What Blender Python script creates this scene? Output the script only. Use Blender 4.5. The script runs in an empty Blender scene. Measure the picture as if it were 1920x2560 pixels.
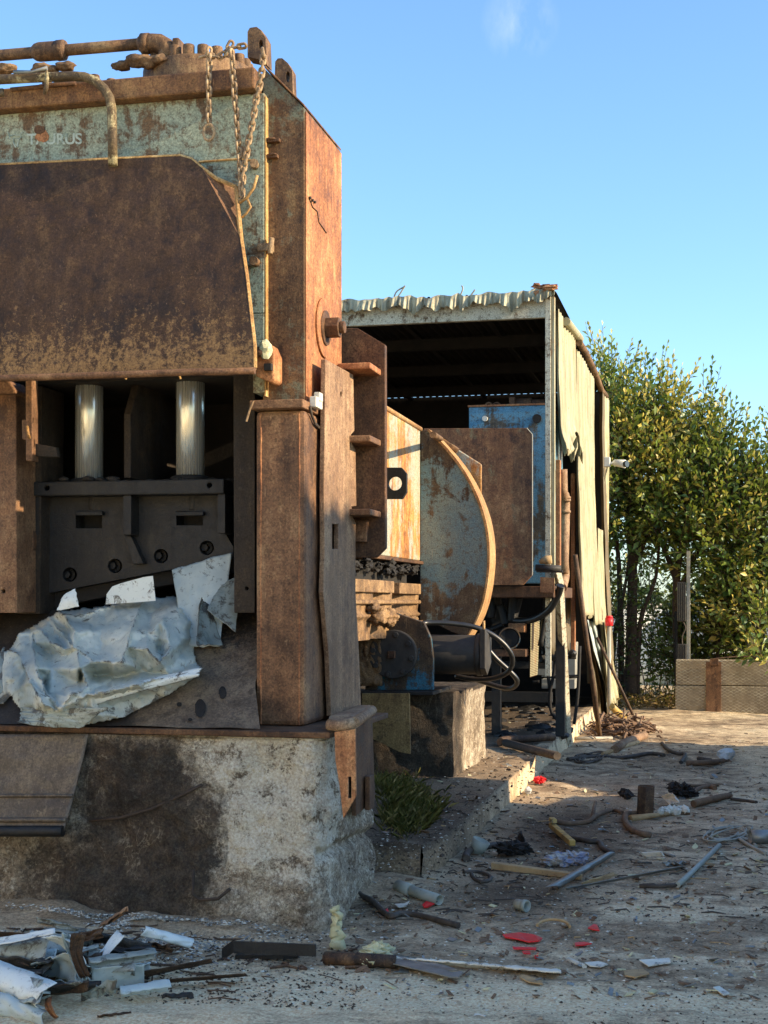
import bpy, bmesh, math, random
import numpy as np
from mathutils import Vector, Matrix, noise as mn
from mathutils.geometry import tessellate_polygon

random.seed(7)
rng = np.random.default_rng(7)
SC = bpy.context.scene
COL = SC.collection
PI = math.pi

# ---------------------------------------------------------------- camera, sky, sun, exposure
EYE = 1.7
YAW = math.radians(12.95)
FOC = 3600.0                       # focal length in photograph pixels (2560 high)
cam_d = bpy.data.cameras.new('camera')
cam_d.sensor_fit = 'VERTICAL'
cam_d.sensor_height = 36.0
cam_d.lens = 36.0 * FOC / 2560.0
cam_d.shift_y = 225.0 / 2560.0
cam_d.clip_start = 0.1
cam_d.clip_end = 2000.0
cam = bpy.data.objects.new('camera', cam_d)
cam.location = (0, 0, EYE)
cam.rotation_euler = (math.radians(90), 0, YAW)
COL.objects.link(cam)
SC.camera = cam

SUN_EL, SUN_T = math.radians(21), math.radians(3)
sun_dir = Vector((math.cos(SUN_EL) * math.cos(SUN_T), -math.cos(SUN_EL) * math.sin(SUN_T), math.sin(SUN_EL)))
W = bpy.data.worlds.new('World'); SC.world = W; W.use_nodes = True
wn = W.node_tree
bg = wn.nodes['Background']
sky = wn.nodes.new('ShaderNodeTexSky')
sky.sky_type = 'NISHITA'; sky.sun_disc = False
sky.sun_elevation = SUN_EL; sky.sun_rotation = math.radians(90) + SUN_T
sky.air_density = 1.0; sky.dust_density = 0.6; sky.ozone_density = 2.4
tint = wn.nodes.new('ShaderNodeMix'); tint.data_type = 'RGBA'; tint.blend_type = 'MULTIPLY'; tint.inputs[0].default_value = 1.0
tint.inputs[7].default_value = (0.79, 0.95, 1.09, 1)
wn.links.new(sky.outputs[0], tint.inputs[6])
# a faint wisp of cirrus high on the right
wtc = wn.nodes.new('ShaderNodeTexCoord')
def wmath(op, a, b=None):
    n = wn.nodes.new('ShaderNodeVectorMath' if op == 'DOT_PRODUCT' else 'ShaderNodeMath'); n.operation = op
    for i, v in enumerate((a, b)):
        if v is None: continue
        if hasattr(v, 'is_linked'): wn.links.new(v, n.inputs[i])
        else: n.inputs[i].default_value = v
    return n.outputs['Value'] if op == 'DOT_PRODUCT' else n.outputs[0]
wmap = wn.nodes.new('ShaderNodeMapping'); wmap.inputs['Rotation'].default_value = (0, .5, 0); wmap.inputs['Scale'].default_value = (16, 16, 5)
wn.links.new(wtc.outputs['Generated'], wmap.inputs['Vector'])
wno = wn.nodes.new('ShaderNodeTexNoise'); wno.inputs['Scale'].default_value = 1.6; wno.inputs['Detail'].default_value = 7; wno.inputs['Roughness'].default_value = .6
wn.links.new(wmap.outputs[0], wno.inputs['Vector'])
cdir = Vector((1300 - 960, 0, 0)); _u = 340 / 3600; _v = (1505 - 55) / 3600
cdir = Vector((_u * math.cos(YAW) - math.sin(YAW), _u * math.sin(YAW) + math.cos(YAW), _v)).normalized()
dotv = wmath('DOT_PRODUCT', wtc.outputs['Generated'], tuple(cdir))
near = wn.nodes.new('ShaderNodeMapRange'); near.inputs['From Min'].default_value = math.cos(math.radians(1.5)); near.inputs['From Max'].default_value = 1.0
wn.links.new(dotv, near.inputs[0])
wr = wn.nodes.new('ShaderNodeMapRange'); wr.inputs['From Min'].default_value = .48; wr.inputs['From Max'].default_value = .72
wn.links.new(wno.outputs[0], wr.inputs[0])
cl_f = wmath('MULTIPLY', wmath('MULTIPLY', near.outputs[0], wr.outputs[0]), .26)
cmix = wn.nodes.new('ShaderNodeMix'); cmix.data_type = 'RGBA'; cmix.inputs[7].default_value = (4.6, 4.7, 4.9, 1)
wn.links.new(cl_f, cmix.inputs[0]); wn.links.new(tint.outputs[2], cmix.inputs[6]); wn.links.new(cmix.outputs[2], bg.inputs['Color'])
bg.inputs['Strength'].default_value = 0.15
sun_d = bpy.data.lights.new('sun', 'SUN')
sun_d.energy = 4.4; sun_d.angle = math.radians(0.6); sun_d.color = (1.0, 0.80, 0.54)
sun = bpy.data.objects.new('sun', sun_d)
sun.rotation_euler = sun_dir.to_track_quat('Z', 'Y').to_euler()
sun.location = (6, -2, 9)
COL.objects.link(sun)
vs = SC.view_settings
vs.view_transform = 'Standard'; vs.look = 'None'; vs.gamma = 1.0; vs.use_curve_mapping = False
vs.exposure = 1.08
SC.cycles.max_bounces = 6
SC.cycles.transparent_max_bounces = 6

# ---------------------------------------------------------------- photograph pixel -> point on a real plane
CAM = Vector((0, 0, EYE))
def ray(px, py):
    u = (px - 960.0) / FOC; v = (1505.0 - py) / FOC
    return Vector((u * math.cos(YAW) - math.sin(YAW), u * math.sin(YAW) + math.cos(YAW), v))
def onY(px, py, Y):
    r = ray(px, py); return CAM + r * (Y / r.y)
def onX(px, py, X):
    r = ray(px, py); return CAM + r * (X / r.x)
def onZ(px, py, Z=0.0):
    r = ray(px, py); return CAM + r * ((Z - EYE) / r.z)
def crop(ox, oy, s): return lambda x, y: (ox + s * x, oy + s * y)
c1 = crop(0, 40, .5425); c2 = crop(0, 560, .5425); c3 = crop(0, 1080, .422); c4 = crop(600, 840, .3858)
c5 = crop(840, 700, .434); c6 = crop(840, 1280, .4822); g1 = crop(0, 1780, .5787); g2 = crop(840, 1780, .651)
tr = crop(1440, 820, .4701); g5 = crop(1380, 1780, .3255); s6 = crop(1200, 1380, .2352); s4 = crop(1360, 730, .2577)
l1 = crop(0, 80, .1929)

def srgb(r, g, b):
    f = lambda c: (c / 255 / 12.92) if c <= 10.3 else ((c / 255 + .055) / 1.055) ** 2.4
    return (min(.9, f(r) * 1.0), f(g) * .985, f(b) * .87)

# ---------------------------------------------------------------- mesh building
ORG = {}
class MB:
    def __init__(s): s.v = []; s.f = []; s.sm = []
    def add(s, verts, faces, smooth=False):
        k = len(s.v); s.v += [Vector(p) for p in verts]
        for f in faces: s.f.append([i + k for i in f]); s.sm.append(smooth)
        return s
    def box(s, x0, x1, y0, y1, z0, z1):
        v = [(x, y, z) for z in (z0, z1) for y in (y0, y1) for x in (x0, x1)]
        return s.add(v, [(0, 2, 3, 1), (4, 5, 7, 6), (0, 1, 5, 4), (2, 6, 7, 3), (0, 4, 6, 2), (1, 3, 7, 5)])
    def hexa(s, b, t):                     # bottom quad, top quad (4 points each)
        return s.add(list(b) + list(t), [(3, 2, 1, 0), (4, 5, 6, 7), (0, 1, 5, 4), (1, 2, 6, 5), (2, 3, 7, 6), (3, 0, 4, 7)])
    def prism(s, loops, vec):
        if not isinstance(loops[0], (list, tuple)): loops = [loops]
        vec = Vector(vec)
        flat = [Vector(p) for L in loops for p in L]
        tris = tessellate_polygon([[Vector(p) for p in L] for L in loops])
        n = len(flat); k = len(s.v)
        s.v += flat + [p + vec for p in flat]
        for t in tris:
            s.f.append([i + k for i in t]); s.sm.append(False)
            s.f.append([i + k + n for i in reversed(t)]); s.sm.append(False)
        o = 0
        for L in loops:
            m = len(L)
            for i in range(m):
                a, b = o + i, o + (i + 1) % m
                s.f.append([a + k, b + k, b + n + k, a + n + k]); s.sm.append(False)
            o += m
        return s
    def tube(s, path, r, n=10, caps=True, r1=None):
        path = [Vector(p) for p in path]; m = len(path)
        rs = r if isinstance(r, (list, tuple)) else [r + ((r1 if r1 is not None else r) - r) * i / max(1, m - 1) for i in range(m)]
        k = len(s.v); up = None
        for i, p in enumerate(path):
            d = (path[min(i + 1, m - 1)] - path[max(i - 1, 0)]).normalized()
            if up is None:
                up = Vector((0, 0, 1)) if abs(d.z) < .9 else Vector((1, 0, 0))
            a = d.cross(up)
            if a.length < 1e-5: a = d.cross(Vector((0, 1, 0)))
            a.normalize(); b = a.cross(d).normalized(); up = b
            for j in range(n):
                t = 2 * PI * j / n
                s.v.append(p + (a * math.cos(t) + b * math.sin(t)) * rs[i])
        for i in range(m - 1):
            for j in range(n):
                j2 = (j + 1) % n
                s.f.append([k + i * n + j, k + i * n + j2, k + (i + 1) * n + j2, k + (i + 1) * n + j]); s.sm.append(n > 6)
        if caps:
            s.f.append([k + j for j in reversed(range(n))]); s.sm.append(False)
            s.f.append([k + (m - 1) * n + j for j in range(n)]); s.sm.append(False)
        return s
    def cyl(s, p0, p1, r, r1=None, n=24, caps=True): return s.tube([p0, p1], r, n, caps, r1)
    def pipe(s, p0, p1, r, wall=.004, n=20):           # hollow tube
        p0 = Vector(p0); p1 = Vector(p1); k = len(s.v)
        d = (p1 - p0).normalized(); up = Vector((0, 0, 1)) if abs(d.z) < .9 else Vector((1, 0, 0))
        a = d.cross(up).normalized(); b = a.cross(d)
        for p, q in ((p0, r), (p1, r), (p1, r - wall), (p0, r - wall)):
            for j in range(n):
                t = 2 * PI * j / n; s.v.append(p + (a * math.cos(t) + b * math.sin(t)) * q)
        for i in range(4):
            i2 = (i + 1) % 4
            for j in range(n):
                j2 = (j + 1) % n
                s.f.append([k + i * n + j, k + i * n + j2, k + i2 * n + j2, k + i2 * n + j]); s.sm.append(i % 2 == 0)
        return s
    def grid(s, fn, nu, nv, smooth=True):
        k = len(s.v)
        for j in range(nv + 1):
            for i in range(nu + 1): s.v.append(Vector(fn(i / nu, j / nv)))
        for j in range(nv):
            for i in range(nu):
                a = k + j * (nu + 1) + i
                s.f.append([a, a + 1, a + nu + 2, a + nu + 1]); s.sm.append(smooth)
        return s
    def lump(s, c, r, seed=0, sub=2, amp=.35, sq=(1, 1, 1), freq=1.6):   # irregular stone or lump
        bm = bmesh.new(); bmesh.ops.create_icosphere(bm, subdivisions=sub, radius=1)
        c = Vector(c); k = len(s.v); bm.verts.ensure_lookup_table()
        for v in bm.verts:
            d = 1 + amp * mn.noise(v.co * freq + Vector((seed * 3.7, seed, 1.3))) + amp * .5 * mn.noise(v.co * freq * 3 + Vector((seed, 2, seed)))
            s.v.append(c + Vector((v.co.x * sq[0], v.co.y * sq[1], v.co.z * sq[2])) * r * d)
        for f in bm.faces: s.f.append([v.index + k for v in f.verts]); s.sm.append(False)
        bm.free(); return s
    def build(s, name, mat, parent=None, bevel=0, solid=0, attr=None, smooth=None, loc=None, fix=True):
        org = ORG[parent] if parent is not None else (Vector(loc) if loc is not None else base_of(s.v))
        me = bpy.data.meshes.new(name)
        me.from_pydata([tuple(p - org) for p in s.v], [], s.f)
        if fix:
            bm = bmesh.new(); bm.from_mesh(me)
            bmesh.ops.recalc_face_normals(bm, faces=bm.faces); bm.to_mesh(me); bm.free()
        me.polygons.foreach_set('use_smooth', s.sm if smooth is None else [smooth] * len(s.f))
        if attr:
            for an, fn in attr.items():
                at = me.attributes.new(an, 'FLOAT', 'POINT')
                at.data.foreach_set('value', [float(fn(p)) for p in s.v])
        me.materials.append(mat)
        o = bpy.data.objects.new(name, me); COL.objects.link(o)
        ORG[o] = org
        if parent is not None: o.parent = parent
        else: o.location = org
        if solid:
            m = o.modifiers.new('thickness', 'SOLIDIFY'); m.thickness = solid; m.offset = 0
        if bevel:
            m = o.modifiers.new('edge', 'BEVEL'); m.width = bevel; m.segments = 2; m.limit_method = 'ANGLE'; m.angle_limit = math.radians(38)
        return o
def base_of(v):
    xs = [p.x for p in v]; ys = [p.y for p in v]; zs = [p.z for p in v]
    return Vector(((min(xs) + max(xs)) / 2, (min(ys) + max(ys)) / 2, min(zs)))
def tag(o, label, cat, group=None, kind=None):
    if label: o['label'] = label
    if cat: o['category'] = cat
    if group: o['group'] = group
    if kind: o['kind'] = kind
    return o
def thing(name, label, cat, loc, group=None):
    o = bpy.data.objects.new(name, None); o.empty_display_size = .1
    o.location = loc; COL.objects.link(o); ORG[o] = Vector(loc)
    return tag(o, label, cat, group)
def one(mb, name, mat, label, cat, group=None, **k):
    return tag(mb.build(name, mat, None, **k), label, cat, group)
def fplate(mb, pts, Y, t, holes=()):
    return mb.prism([[onY(x, y, Y) for x, y in pts]] + [[onY(x, y, Y) for x, y in h] for h in holes], (0, t, 0))
def splate(mb, pts, X, t, holes=()):
    return mb.prism([[onX(x, y, X) for x, y in pts]] + [[onX(x, y, X) for x, y in h] for h in holes], (-t, 0, 0))
def circ(cx, cy, r, n=20, ry=None): return [(cx + r * math.cos(2 * PI * i / n), cy + (ry or r) * math.sin(2 * PI * i / n)) for i in range(n)]
def fbm(p, s=1.0, o=4): return mn.fractal(Vector(p) * s, 1.0, 2.0, o)
def smooth01(a, b, x):
    t = min(1, max(0, (x - a) / (b - a))); return t * t * (3 - 2 * t)

# ---------------------------------------------------------------- materials
class NT:
    def __init__(s, name):
        s.m = bpy.data.materials.new(name); s.m.use_nodes = True; s.t = s.m.node_tree
        s.b = s.t.nodes['Principled BSDF']; s.co = s.t.nodes.new('ShaderNodeTexCoord').outputs['Object']
    def lk(s, a, b): s.t.links.new(a, b)
    def _in(s, sock, v):
        if hasattr(v, 'is_linked') or hasattr(v, 'links'): s.lk(v, sock)
        else:
            if isinstance(v, (tuple, list)) and len(v) == 3 and sock.type == 'RGBA': v = (*v, 1)
            sock.default_value = v
    def map(s, scale=(1, 1, 1), rot=(0, 0, 0), loc=(0, 0, 0), vec=None):
        n = s.t.nodes.new('ShaderNodeMapping'); n.inputs['Scale'].default_value = scale
        n.inputs['Rotation'].default_value = rot; n.inputs['Location'].default_value = loc
        s.lk(vec or s.co, n.inputs['Vector']); return n.outputs[0]
    def noise(s, scale, detail=8, rough=.6, vec=None, dist=0):
        n = s.t.nodes.new('ShaderNodeTexNoise'); n.inputs['Scale'].default_value = scale
        n.inputs['Detail'].default_value = detail; n.inputs['Roughness'].default_value = rough; n.inputs['Distortion'].default_value = dist
        s.lk(vec or s.co, n.inputs['Vector']); return n.outputs[0]
    def vor(s, scale, feat='F1', vec=None, out=0):
        n = s.t.nodes.new('ShaderNodeTexVoronoi'); n.feature = feat; n.inputs['Scale'].default_value = scale
        s.lk(vec or s.co, n.inputs['Vector']); return n.outputs[out]
    def ramp(s, fac, stops, mode='LINEAR'):
        n = s.t.nodes.new('ShaderNodeValToRGB'); cr = n.color_ramp; cr.interpolation = mode
        while len(cr.elements) < len(stops): cr.elements.new(.5)
        for e, (p, c) in zip(cr.elements, stops):
            e.position = p; e.color = (*(c if isinstance(c, (tuple, list)) else (c, c, c)), 1)
        s.lk(fac, n.inputs[0]); return n.outputs[0]
    def mix(s, fac, a, b, mode='MIX'):
        n = s.t.nodes.new('ShaderNodeMix'); n.data_type = 'RGBA'; n.blend_type = mode
        s._in(n.inputs[0], fac); s._in(n.inputs[6], a); s._in(n.inputs[7], b); return n.outputs[2]
    def math(s, op, a, b=0.0, clamp=False):
        n = s.t.nodes.new('ShaderNodeMath'); n.operation = op; n.use_clamp = clamp
        s._in(n.inputs[0], a); s._in(n.inputs[1], b); return n.outputs[0]
    def attr(s, name):
        n = s.t.nodes.new('ShaderNodeAttribute'); n.attribute_name = name; return n.outputs['Fac']
    def z(s):
        n = s.t.nodes.new('ShaderNodeSeparateXYZ'); g = s.t.nodes.new('ShaderNodeNewGeometry')
        s.lk(g.outputs['Position'], n.inputs[0]); return n.outputs[2]
    def bump(s, h, strength=.4, dist=.01):
        n = s.t.nodes.new('ShaderNodeBump'); n.inputs['Strength'].default_value = strength; n.inputs['Distance'].default_value = dist
        s.lk(h, n.inputs['Height']); s.lk(n.outputs[0], s.b.inputs['Normal'])
    def done(s, col, rough=.7, metal=0.0, spec=.4):
        s._in(s.b.inputs['Base Color'], col); s._in(s.b.inputs['Roughness'], rough); s._in(s.b.inputs['Metallic'], metal)
        s.b.inputs['Specular IOR Level'].default_value = spec; return s.m

def rusty(name, cols, paint=None, pcov=.5, pscale=2.2, streak=.45, rough=(.55, .9), bump=.35, scratch=.5, fine=.5, spec=.35,
          mask=None, mcol=None, mmax=.95, zb=None, sc=1.0, metal=0.0, pedge=None, drip=.6, dk=.72):
    cols = [(c_[0] * dk * .97, c_[1] * dk, c_[2] * dk * .96) for c_ in cols]
    N = NT(name)
    st = N.map((4.5, 4.5, drip))
    big = N.noise(1.6 * sc, 6, .6); med = N.noise(9 * sc, 10, .72); fin = N.noise(85 * sc, 5, .75); sk = N.noise(2.4 * sc, 9, .66, st)
    f = N.math('ADD', N.math('MULTIPLY', big, .34), N.math('ADD', N.math('MULTIPLY', med, .38), N.math('MULTIPLY', sk, .28)))
    c = N.ramp(f, [(.42, cols[0]), (.475, cols[1]), (.525, cols[2]), (.585, cols[3])])
    sp = N.noise(24 * sc, 9, .75, None, .4)
    c = N.mix(N.ramp(sp, [(.54, 0), (.60, .5)]), c, tuple(x * .55 for x in cols[0]))
    c = N.mix(N.ramp(N.noise(33 * sc, 7, .75, N.map((1, 1, .6), (0, 0, 0), (4, 4, 4))), [(.57, 0), (.63, .42)]), c, tuple(min(1, x * 1.25) for x in cols[3]))
    c = N.mix(N.ramp(N.noise(2.6 * sc, 8, .7, N.map((1, 1, .8), (0, 0, 0), (9, 2, 1))), [(.5, 0), (.62, .55)]), c, tuple(x * .62 for x in cols[1]))
    if paint:
        pm = N.math('ADD', N.math('MULTIPLY', N.noise(pscale, 12, .74, None, .3), .7), N.math('MULTIPLY', N.noise(1.9, 8, .7, N.map((6, 6, .6), (0, 0, 0), (3, 1, 2))), .3))
        if zb:
            q = N.math('DIVIDE', N.math('SUBTRACT', N.z(), zb[0]), zb[1]); pm = N.math('ADD', pm, N.math('MULTIPLY', N.math('SUBTRACT', 1.0, N.math('MULTIPLY', q, q)), zb[2]))
        pf = N.ramp(pm, [(pcov - .025, 0), (pcov + .025, 1)])
        pc = N.mix(N.ramp(N.noise(3.1 * sc, 8, .7), [(.3, 0), (.7, 1)]), paint[0], paint[1])
        pc = N.mix(N.ramp(N.noise(26, 8, .8), [(.53, 0), (.60, .8)]), pc, cols[1])
        if pedge: c = N.mix(N.ramp(pm, [(pcov - .12, 0), (pcov - .02, .8)]), c, pedge)
        c = N.mix(pf, c, pc)
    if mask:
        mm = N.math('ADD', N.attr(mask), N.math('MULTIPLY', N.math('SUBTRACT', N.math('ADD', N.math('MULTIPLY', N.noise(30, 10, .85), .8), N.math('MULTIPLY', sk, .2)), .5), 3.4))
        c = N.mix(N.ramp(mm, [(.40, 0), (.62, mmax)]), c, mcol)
    if scratch:
        s1 = N.noise(3.2, 3, .6, N.map((1.2, 1.2, 34), (.0, .62, .2)))
        s2 = N.noise(3.0, 3, .6, N.map((30, 30, 1.1), (.1, .28, 0)))
        k = N.math('MAXIMUM', N.ramp(s1, [(.66, 0), (.72, 1)]), N.ramp(s2, [(.67, 0), (.73, 1)]))
        c = N.mix(N.math('MULTIPLY', k, scratch), c, cols[0])
        s3 = N.noise(4.2, 2, .5, N.map((34, 34, 1.4), (.0, -.5, .4), (5, 2, 1)))
        c = N.mix(N.math('MULTIPLY', N.ramp(s3, [(.70, 0), (.76, 1)]), scratch * .8), c, tuple(min(1, x * 2.2 + .02) for x in cols[3]))
    c = N.mix(min(1, fine * 1.1), c, N.ramp(fin, [(.36, .15), (.5, .5), (.64, .88)]), 'OVERLAY')
    N.bump(N.math('ADD', N.math('MULTIPLY', med, 1.0), N.math('MULTIPLY', fin, .35)), bump, .012)
    return N.done(c, N.ramp(med, [(.3, rough[0]), (.7, rough[1])]), metal, spec)

def plain(name, a, b, rough=.6, sc=8, bump=.15, metal=0, dirt=None, dcov=.55, spec=.4):
    N = NT(name)
    c = N.mix(N.ramp(N.noise(sc, 8, .7), [(.35, 0), (.65, 1)]), a, b)
    if dirt: c = N.mix(N.ramp(N.noise(sc * 1.7, 12, .78), [(dcov, 0), (dcov + .08, 1)]), c, dirt)
    N.bump(N.noise(sc * 4, 8, .7), bump, .008)
    return N.done(c, rough, metal, spec)

R_GUARD = rusty('guard_rust', [srgb(60, 43, 33), srgb(87, 62, 47), srgb(101, 74, 56), srgb(130, 99, 75)], mask='ochre', mcol=srgb(150, 118, 80), mmax=.62, scratch=.6, dk=.50, bump=.3)
R_COL = rusty('column_rust', [srgb(90, 62, 46), srgb(130, 93, 70), srgb(148, 108, 82), srgb(174, 136, 106)], bump=.35)
R_COLU = rusty('upper_column_rust', [srgb(66, 46, 35), srgb(104, 76, 56), srgb(124, 92, 68), srgb(152, 120, 88)], paint=(srgb(122, 126, 110), srgb(104, 106, 92)), pcov=.53, bump=.5)
R_SIDE = rusty('side_rust', [srgb(110, 68, 46), srgb(146, 94, 64), srgb(166, 110, 76), srgb(190, 138, 100)], bump=.35, drip=.4, dk=1.0)
R_DARK = rusty('dark_brown_steel', [srgb(66, 45, 34), srgb(98, 68, 50), srgb(114, 81, 60), srgb(140, 104, 78)], bump=.3)
R_STRIP = rusty('strip_rust', [srgb(112, 82, 64), srgb(146, 112, 90), srgb(162, 128, 104), srgb(186, 154, 128)], bump=.3, drip=.35, dk=.8)
R_TEAL = rusty('teal_paint', [srgb(70, 52, 42), srgb(104, 78, 60), srgb(122, 94, 70), srgb(150, 110, 78)], paint=(srgb(136, 150, 140), srgb(162, 166, 148)), pcov=.465, pscale=4.5, bump=.5, scratch=.75, pedge=srgb(110, 90, 70))
R_TOP = rusty('top_beam_rust', [srgb(84, 56, 40), srgb(120, 84, 60), srgb(146, 104, 72), srgb(170, 128, 90)], bump=.5)
R_PIPE = rusty('pipe_rust', [srgb(84, 60, 46), srgb(120, 90, 68), srgb(148, 112, 84), srgb(176, 142, 108)], bump=.5, sc=2)
R_RAIL = rusty('handrail_paint', [srgb(66, 54, 44), srgb(96, 78, 60), srgb(118, 98, 74), srgb(150, 128, 96)], paint=(srgb(176, 164, 130), srgb(150, 140, 112)), pcov=.55, pscale=9, bump=.4)
R_BLACK = rusty('greasy_black_steel', [srgb(22, 20, 20), srgb(34, 31, 30), srgb(44, 40, 38), srgb(70, 64, 58)], bump=.6, rough=(.35, .75), scratch=.4, sc=2, spec=.5, dk=.48)
R_ORANGE = rusty('orange_rust', [srgb(140, 86, 48), srgb(188, 126, 70), srgb(206, 150, 90), srgb(216, 176, 122)], paint=(srgb(140, 152, 152), srgb(168, 164, 146)), pcov=.50, pscale=1.1, dk=.8, bump=.3, drip=.3, scratch=.2)
R_SECT = rusty('blue_grey_sector', [srgb(76, 58, 46), srgb(108, 86, 68), srgb(128, 106, 86), srgb(148, 130, 106)], paint=(srgb(128, 138, 130), srgb(92, 122, 138)), pcov=.525, pscale=4.2, bump=.4, zb=(2.35, .66, .085))
R_RIM = rusty('rim_rust', [srgb(170, 118, 76), srgb(196, 146, 98), srgb(208, 160, 112), srgb(222, 182, 138)], bump=.2, scratch=.1)
R_COVER = rusty('cover_brown', [srgb(90, 58, 42), srgb(132, 88, 62), srgb(148, 102, 72), srgb(172, 128, 94)], paint=(srgb(140, 124, 92), srgb(120, 108, 84)), pcov=.6, bump=.2, dk=.95)
R_BLUE = rusty('blue_tank_paint', [srgb(70, 66, 66), srgb(96, 88, 82), srgb(110, 100, 90), srgb(140, 120, 100)], paint=(srgb(78, 128, 160), srgb(104, 150, 178)), pcov=.485, pscale=1.6, bump=.2)
R_BLUED = rusty('dark_blue_paint', [srgb(50, 42, 38), srgb(78, 62, 52), srgb(96, 78, 62), srgb(120, 100, 80)], paint=(srgb(40, 92, 118), srgb(56, 112, 140)), pcov=.53, pscale=2.4, bump=.4)
R_DIRTY = rusty('muddy_manifold', [srgb(88, 66, 50), srgb(136, 104, 78), srgb(164, 128, 96), srgb(192, 156, 120)], bump=.9, scratch=0)
R_OCHRE = rusty('ochre_plate', [srgb(84, 66, 46), srgb(140, 112, 76), srgb(156, 128, 88), srgb(176, 148, 108)], paint=(srgb(44, 92, 112), srgb(52, 100, 124)), pcov=.62, pscale=1.2, bump=.3)
R_APRON = rusty('apron_steel', [srgb(84, 70, 62), srgb(112, 96, 85), srgb(128, 110, 97), srgb(150, 132, 114)], mask='soot_shade', mcol=srgb(46, 42, 40), bump=.15, scratch=.15, rough=(.4, .7), spec=.5)
R_EDGE = rusty('pale_edge_rust', [srgb(170, 122, 78), srgb(198, 150, 96), srgb(214, 168, 112), srgb(230, 196, 148)], bump=.2, scratch=.1)  # paler tan rust than the plates it borders
R_CHAIN = rusty('chain_rust', [srgb(110, 88, 70), srgb(150, 122, 98), srgb(172, 142, 114), srgb(198, 168, 138)], bump=.4, sc=4, dk=.95)
R_EYE = rusty('black_eye_plate', [srgb(20, 20, 22), srgb(34, 32, 32), srgb(44, 42, 42), srgb(60, 56, 54)], paint=(srgb(30, 60, 84), srgb(36, 70, 96)), pcov=.58, bump=.3, dk=.6)
R_BAR = rusty('debris_rust', [srgb(54, 42, 36), srgb(88, 66, 54), srgb(110, 84, 66), srgb(138, 108, 84)], bump=.4, sc=2)
SOOT = plain('soot_black', srgb(28, 26, 26), srgb(42, 39, 37), .8, 14, .5)
INSIDE = plain('unlit_interior_steel', srgb(30, 26, 24), srgb(44, 38, 34), .85, 6, .3)  # near-black colour stands in for unlit shade in cavity and shelter
RUBBER = plain('hose_rubber', srgb(28, 28, 28), srgb(44, 43, 42), .38, 20, .05, spec=.6)
CABLE = plain('cable_sheath', srgb(52, 45, 41), srgb(84, 74, 66), .7, 20, .2)
GREASE = plain('dusty_black_paint', srgb(46, 44, 44), srgb(66, 62, 59), .62, 10, .15)
PVC = plain('grey_pvc', srgb(160, 164, 160), srgb(140, 146, 142), .5, 9, .1, dirt=srgb(84, 76, 70), dcov=.62)
RED = plain('red_plastic', srgb(226, 44, 50), srgb(206, 34, 42), .45, 12, .1, dirt=srgb(150, 90, 80), dcov=.66)
YEL = plain('yellow_plastic', srgb(184, 154, 84), srgb(166, 134, 74), .5, 10, .15, dirt=srgb(96, 80, 60), dcov=.52)
FOAM = plain('foam_rubber', srgb(214, 208, 172), srgb(182, 178, 146), .9, 16, .7, dirt=srgb(110, 104, 84), dcov=.58)
WHITE = plain('chipped_white_paint', srgb(224, 220, 212), srgb(196, 192, 184), .6, 9, .3, dirt=srgb(98, 84, 74), dcov=.55)
WOOD = plain('bark_wood', srgb(128, 102, 80), srgb(92, 72, 58), .85, 14, .7)
WOODL = plain('pale_wood', srgb(186, 156, 116), srgb(156, 126, 92), .8, 12, .4, dirt=srgb(96, 76, 58), dcov=.58)
ALU = plain('dull_aluminium', srgb(150, 152, 154), srgb(120, 122, 124), .45, 10, .15, metal=.6, dirt=srgb(86, 78, 72), dcov=.6)
TIN = plain('galvanised_tin', srgb(216, 216, 212), srgb(192, 194, 192), .45, 6, .2, metal=.25, dirt=srgb(104, 96, 88), dcov=.6)
RAG = plain('plastic_wrapper', srgb(196, 188, 172), srgb(92, 116, 168), .5, 7, .4, dirt=srgb(150, 122, 92), dcov=.54)
PLAST = plain('clear_plastic_bag', srgb(204, 208, 214), srgb(168, 172, 180), .3, 10, .3)
GREYB = plain('grey_cabinet_paint', srgb(150, 148, 144), srgb(132, 130, 126), .6, 5, .1, dirt=srgb(80, 72, 66), dcov=.64)
CAMW = plain('camera_plastic', srgb(226, 226, 222), srgb(212, 212, 208), .4, 5, .05)
GLASSB = plain('lens_black', srgb(24, 26, 30), srgb(34, 36, 40), .15, 5, 0, spec=.6)
POST = plain('galvanised_post', srgb(168, 164, 156), srgb(146, 142, 134), .55, 8, .2, metal=.2)
BARK = plain('tree_bark', srgb(60, 48, 40), srgb(86, 70, 58), .9, 16, .8)
LETTER = plain('logo_white', srgb(186, 196, 190), srgb(164, 176, 170), .6, 9, .15, dirt=srgb(124, 140, 134), dcov=.50)

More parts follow.
